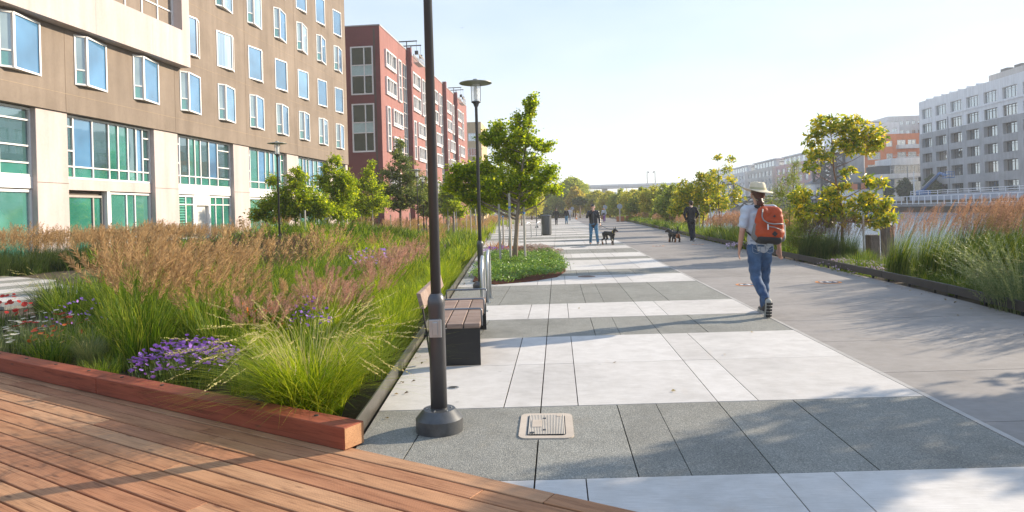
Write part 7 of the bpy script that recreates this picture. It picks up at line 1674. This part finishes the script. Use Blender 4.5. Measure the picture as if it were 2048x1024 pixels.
# --- dogs
M_dogk = simple('black_dog_coat', (0.012, 0.011, 0.011), 0.4, 0, 0.3, 14, 0.5); M_dogt = simple('tan_dog_markings', (0.30, 0.12, 0.045), 0.6)
def dog(label, loc, rz, s, body, tan, extra=(), ears='up', voxel=0.012, fluffy=0.0, tail=None, collar=None):
    """x ahead, y left. body: chest, belly, neck, head limbs; legs with hock and wrist"""
    t = thing('dog', label, 'dog', loc, rz); t.scale = (s,)*3
    organic('body', body + list(extra), M_dogk, t, voxel, 3, fluffy, 30)
    for sh in tan: organic('marking', [sh], M_dogt, t, voxel*0.8, 2)
    for q in (-1, 1):
        hx, hy, hz = ears['p']; e = MB()
        tip = Vector(ears['tip']); b0 = Vector((hx, hy*q, hz))
        e.add([b0 + Vector((-0.025, 0, 0)), b0 + Vector((0.03, 0.022*q, 0)), b0 + Vector((0.005, -0.02*q, 0.01)), b0 + Vector((tip.x, tip.y*q, tip.z))], [(0, 1, 3), (1, 2, 3), (2, 0, 3), (0, 2, 1)]); e.build('ear', M_dogk, t)
    if tail: organic('tail', tail, M_dogk, t, voxel*0.8, 2, fluffy*0.7, 40)
    if collar: MB().tube(*collar).build('collar', M_deco if True else None, t)
    return t
def legs4(fx, hx, fz, hz, w, r=0.03, st=0.05):
    out = []
    for q, o in ((-1, st), (1, -st)):
        out += [((fx, w*q, fz), (fx - 0.03 + o*0.4, w*q, fz*0.58), 0.062, 0.043), ((fx - 0.03 + o*0.4, w*q, fz*0.58), (fx + o, w*q, 0.17), 0.041, 0.030), ((fx + o, w*q, 0.17), (fx + o + 0.01, w*q, 0.03), 0.029, 0.028), ((fx + o, w*q, 0.024), (fx + o + 0.055, w*q, 0.02), 0.025, 0.02)]
        out += [((hx, w*q, hz), (hx + 0.07 - o*0.4, w*q, hz*0.60), 0.085, 0.05), ((hx + 0.07 - o*0.4, w*q, hz*0.60), (hx - 0.075 - o, w*q, 0.22), 0.052, 0.032), ((hx - 0.075 - o, w*q, 0.22), (hx - 0.055 - o, w*q, 0.035), 0.029, 0.028), ((hx - 0.055 - o, w*q, 0.024), (hx - 0.0 - o, w*q, 0.02), 0.025, 0.02)]
    return out
# slim prick-eared dog, seen from the side, nose to the right
d1 = [((0.24, 0, 0.50), (0.02, 0, 0.52), 0.125, 0.105), ((0.02, 0, 0.52), (-0.26, 0, 0.54), 0.10, 0.098), ((0.26, 0, 0.56), (0.40, 0, 0.68), 0.085, 0.06), ((0.40, 0, 0.69), (0.44, 0, 0.70), 0.068, 0.06), ((0.44, 0, 0.69), (0.60, 0, 0.635), 0.050, 0.030), ((0.24, 0, 0.45), (0.1, 0, 0.44), 0.10, 0.07)] + legs4(0.24, -0.28, 0.47, 0.50, 0.075)
dg1 = dog('slim black prick-eared dog standing beside the man in the padded jacket', (2.16, 29.3, 0), R(-52), 0.92, d1, [((0.50, 0, 0.64), (0.585, 0, 0.615), 0.034, 0.024), ((0.255, -0.075, 0.12), (0.30, -0.078, 0.03), 0.026, 0.028), ((-0.38, -0.075, 0.12), (-0.33, -0.078, 0.03), 0.026, 0.028)], ears=dict(p=(0.385, 0.042, 0.735), tip=(0.0, 0.015, 0.13)), tail=[((-0.35, 0, 0.56), (-0.42, 0, 0.48), 0.022, 0.012)])
MB().tube([(0.33 + 0.0, 0.085*math.cos(a), 0.60 + 0.085*math.sin(a)) for a in np.linspace(0, 2*math.pi, 14)], 0.012, 6).build('collar', simple('yellow_collar', (0.45, 0.32, 0.03), 0.6), dg1)
# sturdy rough-coated dog walking away, tail up
d2 = [((0.16, 0, 0.36), (-0.02, 0, 0.36), 0.125, 0.12), ((-0.02, 0, 0.36), (-0.22, 0, 0.36), 0.12, 0.115), ((0.18, 0, 0.42), (0.28, 0.02, 0.50), 0.10, 0.085), ((0.28, 0.03, 0.51), (0.32, 0.05, 0.51), 0.088, 0.08), ((0.33, 0.06, 0.50), (0.42, 0.10, 0.465), 0.056, 0.042)] + [((a[0]*0.85, a[1]*1.05, a[2]*0.72), (b[0]*0.85, b[1]*1.05, b[2]*0.74), r0*1.05, r1*1.15) for a, b, r0, r1 in legs4(0.2, -0.24, 0.47, 0.5, 0.09)]
dg2 = dog('stocky black and tan dog with raised tail trotting ahead of the man in black', (5.03, 30.2, 0), R(118), 0.98, d2, [((-0.30, -0.05, 0.33), (-0.31, -0.085, 0.22), 0.05, 0.035), ((-0.30, 0.05, 0.33), (-0.31, 0.085, 0.22), 0.05, 0.035), ((-0.28, -0.095, 0.13), (-0.25, -0.095, 0.03), 0.03, 0.032), ((-0.27, 0.095, 0.13), (-0.24, 0.095, 0.03), 0.03, 0.032), ((0.19, 0.095, 0.14), (0.21, 0.095, 0.03), 0.03, 0.032)], ears=dict(p=(0.29, 0.085, 0.555), tip=(0.05, 0.07, -0.07)), fluffy=0.014, tail=[((-0.27, 0, 0.42), (-0.31, 0, 0.56), 0.032, 0.03), ((-0.31, 0, 0.56), (-0.29, 0, 0.68), 0.03, 0.016)])
def world(o, p): return Matrix.Translation(o.location) @ Matrix.Rotation(o.rotation_euler[2], 4, 'Z') @ Matrix.Diagonal((*o.scale, 1)) @ Vector(p)
def leash(a, b, sag, label):
    a, b = Vector(a), Vector(b); t = thing('dog_leash', label, 'leash', tuple(a)); pts = []
    for k in range(9): u = k/8; p = a.lerp(b, u) - a; p.z -= sag*math.sin(math.pi*u); pts.append(p)
    MB().tube(pts, 0.009, 6).build('cord', M_packk, t, smooth=True)
    MB().tube([(0.0, 0, 0.0), (-0.05, 0.0, -0.09), (-0.02, 0, -0.16), (0.05, 0, -0.10), (0.0, 0, 0.0)], 0.009, 6).build('handle_loop', M_packk, t, smooth=True)
leash(world(jm, (-0.28, 0.12, 0.86)), world(dg1, (0.32, 0, 0.69)), 0.05, 'dark leash from the padded-jacket man to the slim dog'); leash(world(bm_, (-0.22, 0.08, 0.90)), world(dg2, (0.2, 0, 0.52)), 0.06, 'dark leash from the man in black to the stocky dog')
bpy.data.scenes.remove(WS)
# ================================================================= thin sea haze over the whole place
hm = MB().box(-3600, 3600, -3100, 3600, -2.8, 34.0)
hz_m = bpy.data.materials.new('sea_haze'); hz_m.use_nodes = True; hnt = hz_m.node_tree; hnt.nodes.clear()
h_out = hnt.nodes.new('ShaderNodeOutputMaterial'); h_v = hnt.nodes.new('ShaderNodeVolumePrincipled')
h_v.inputs['Color'].default_value = (0.93, 0.96, 1.0, 1); h_v.inputs['Density'].default_value = 0.00055; h_v.inputs['Anisotropy'].default_value = 0.3
hnt.links.new(h_v.outputs[0], h_out.inputs['Volume'])
tag(hm.build('haze', hz_m), kind='stuff')
SC.cycles.volume_bounces = 1
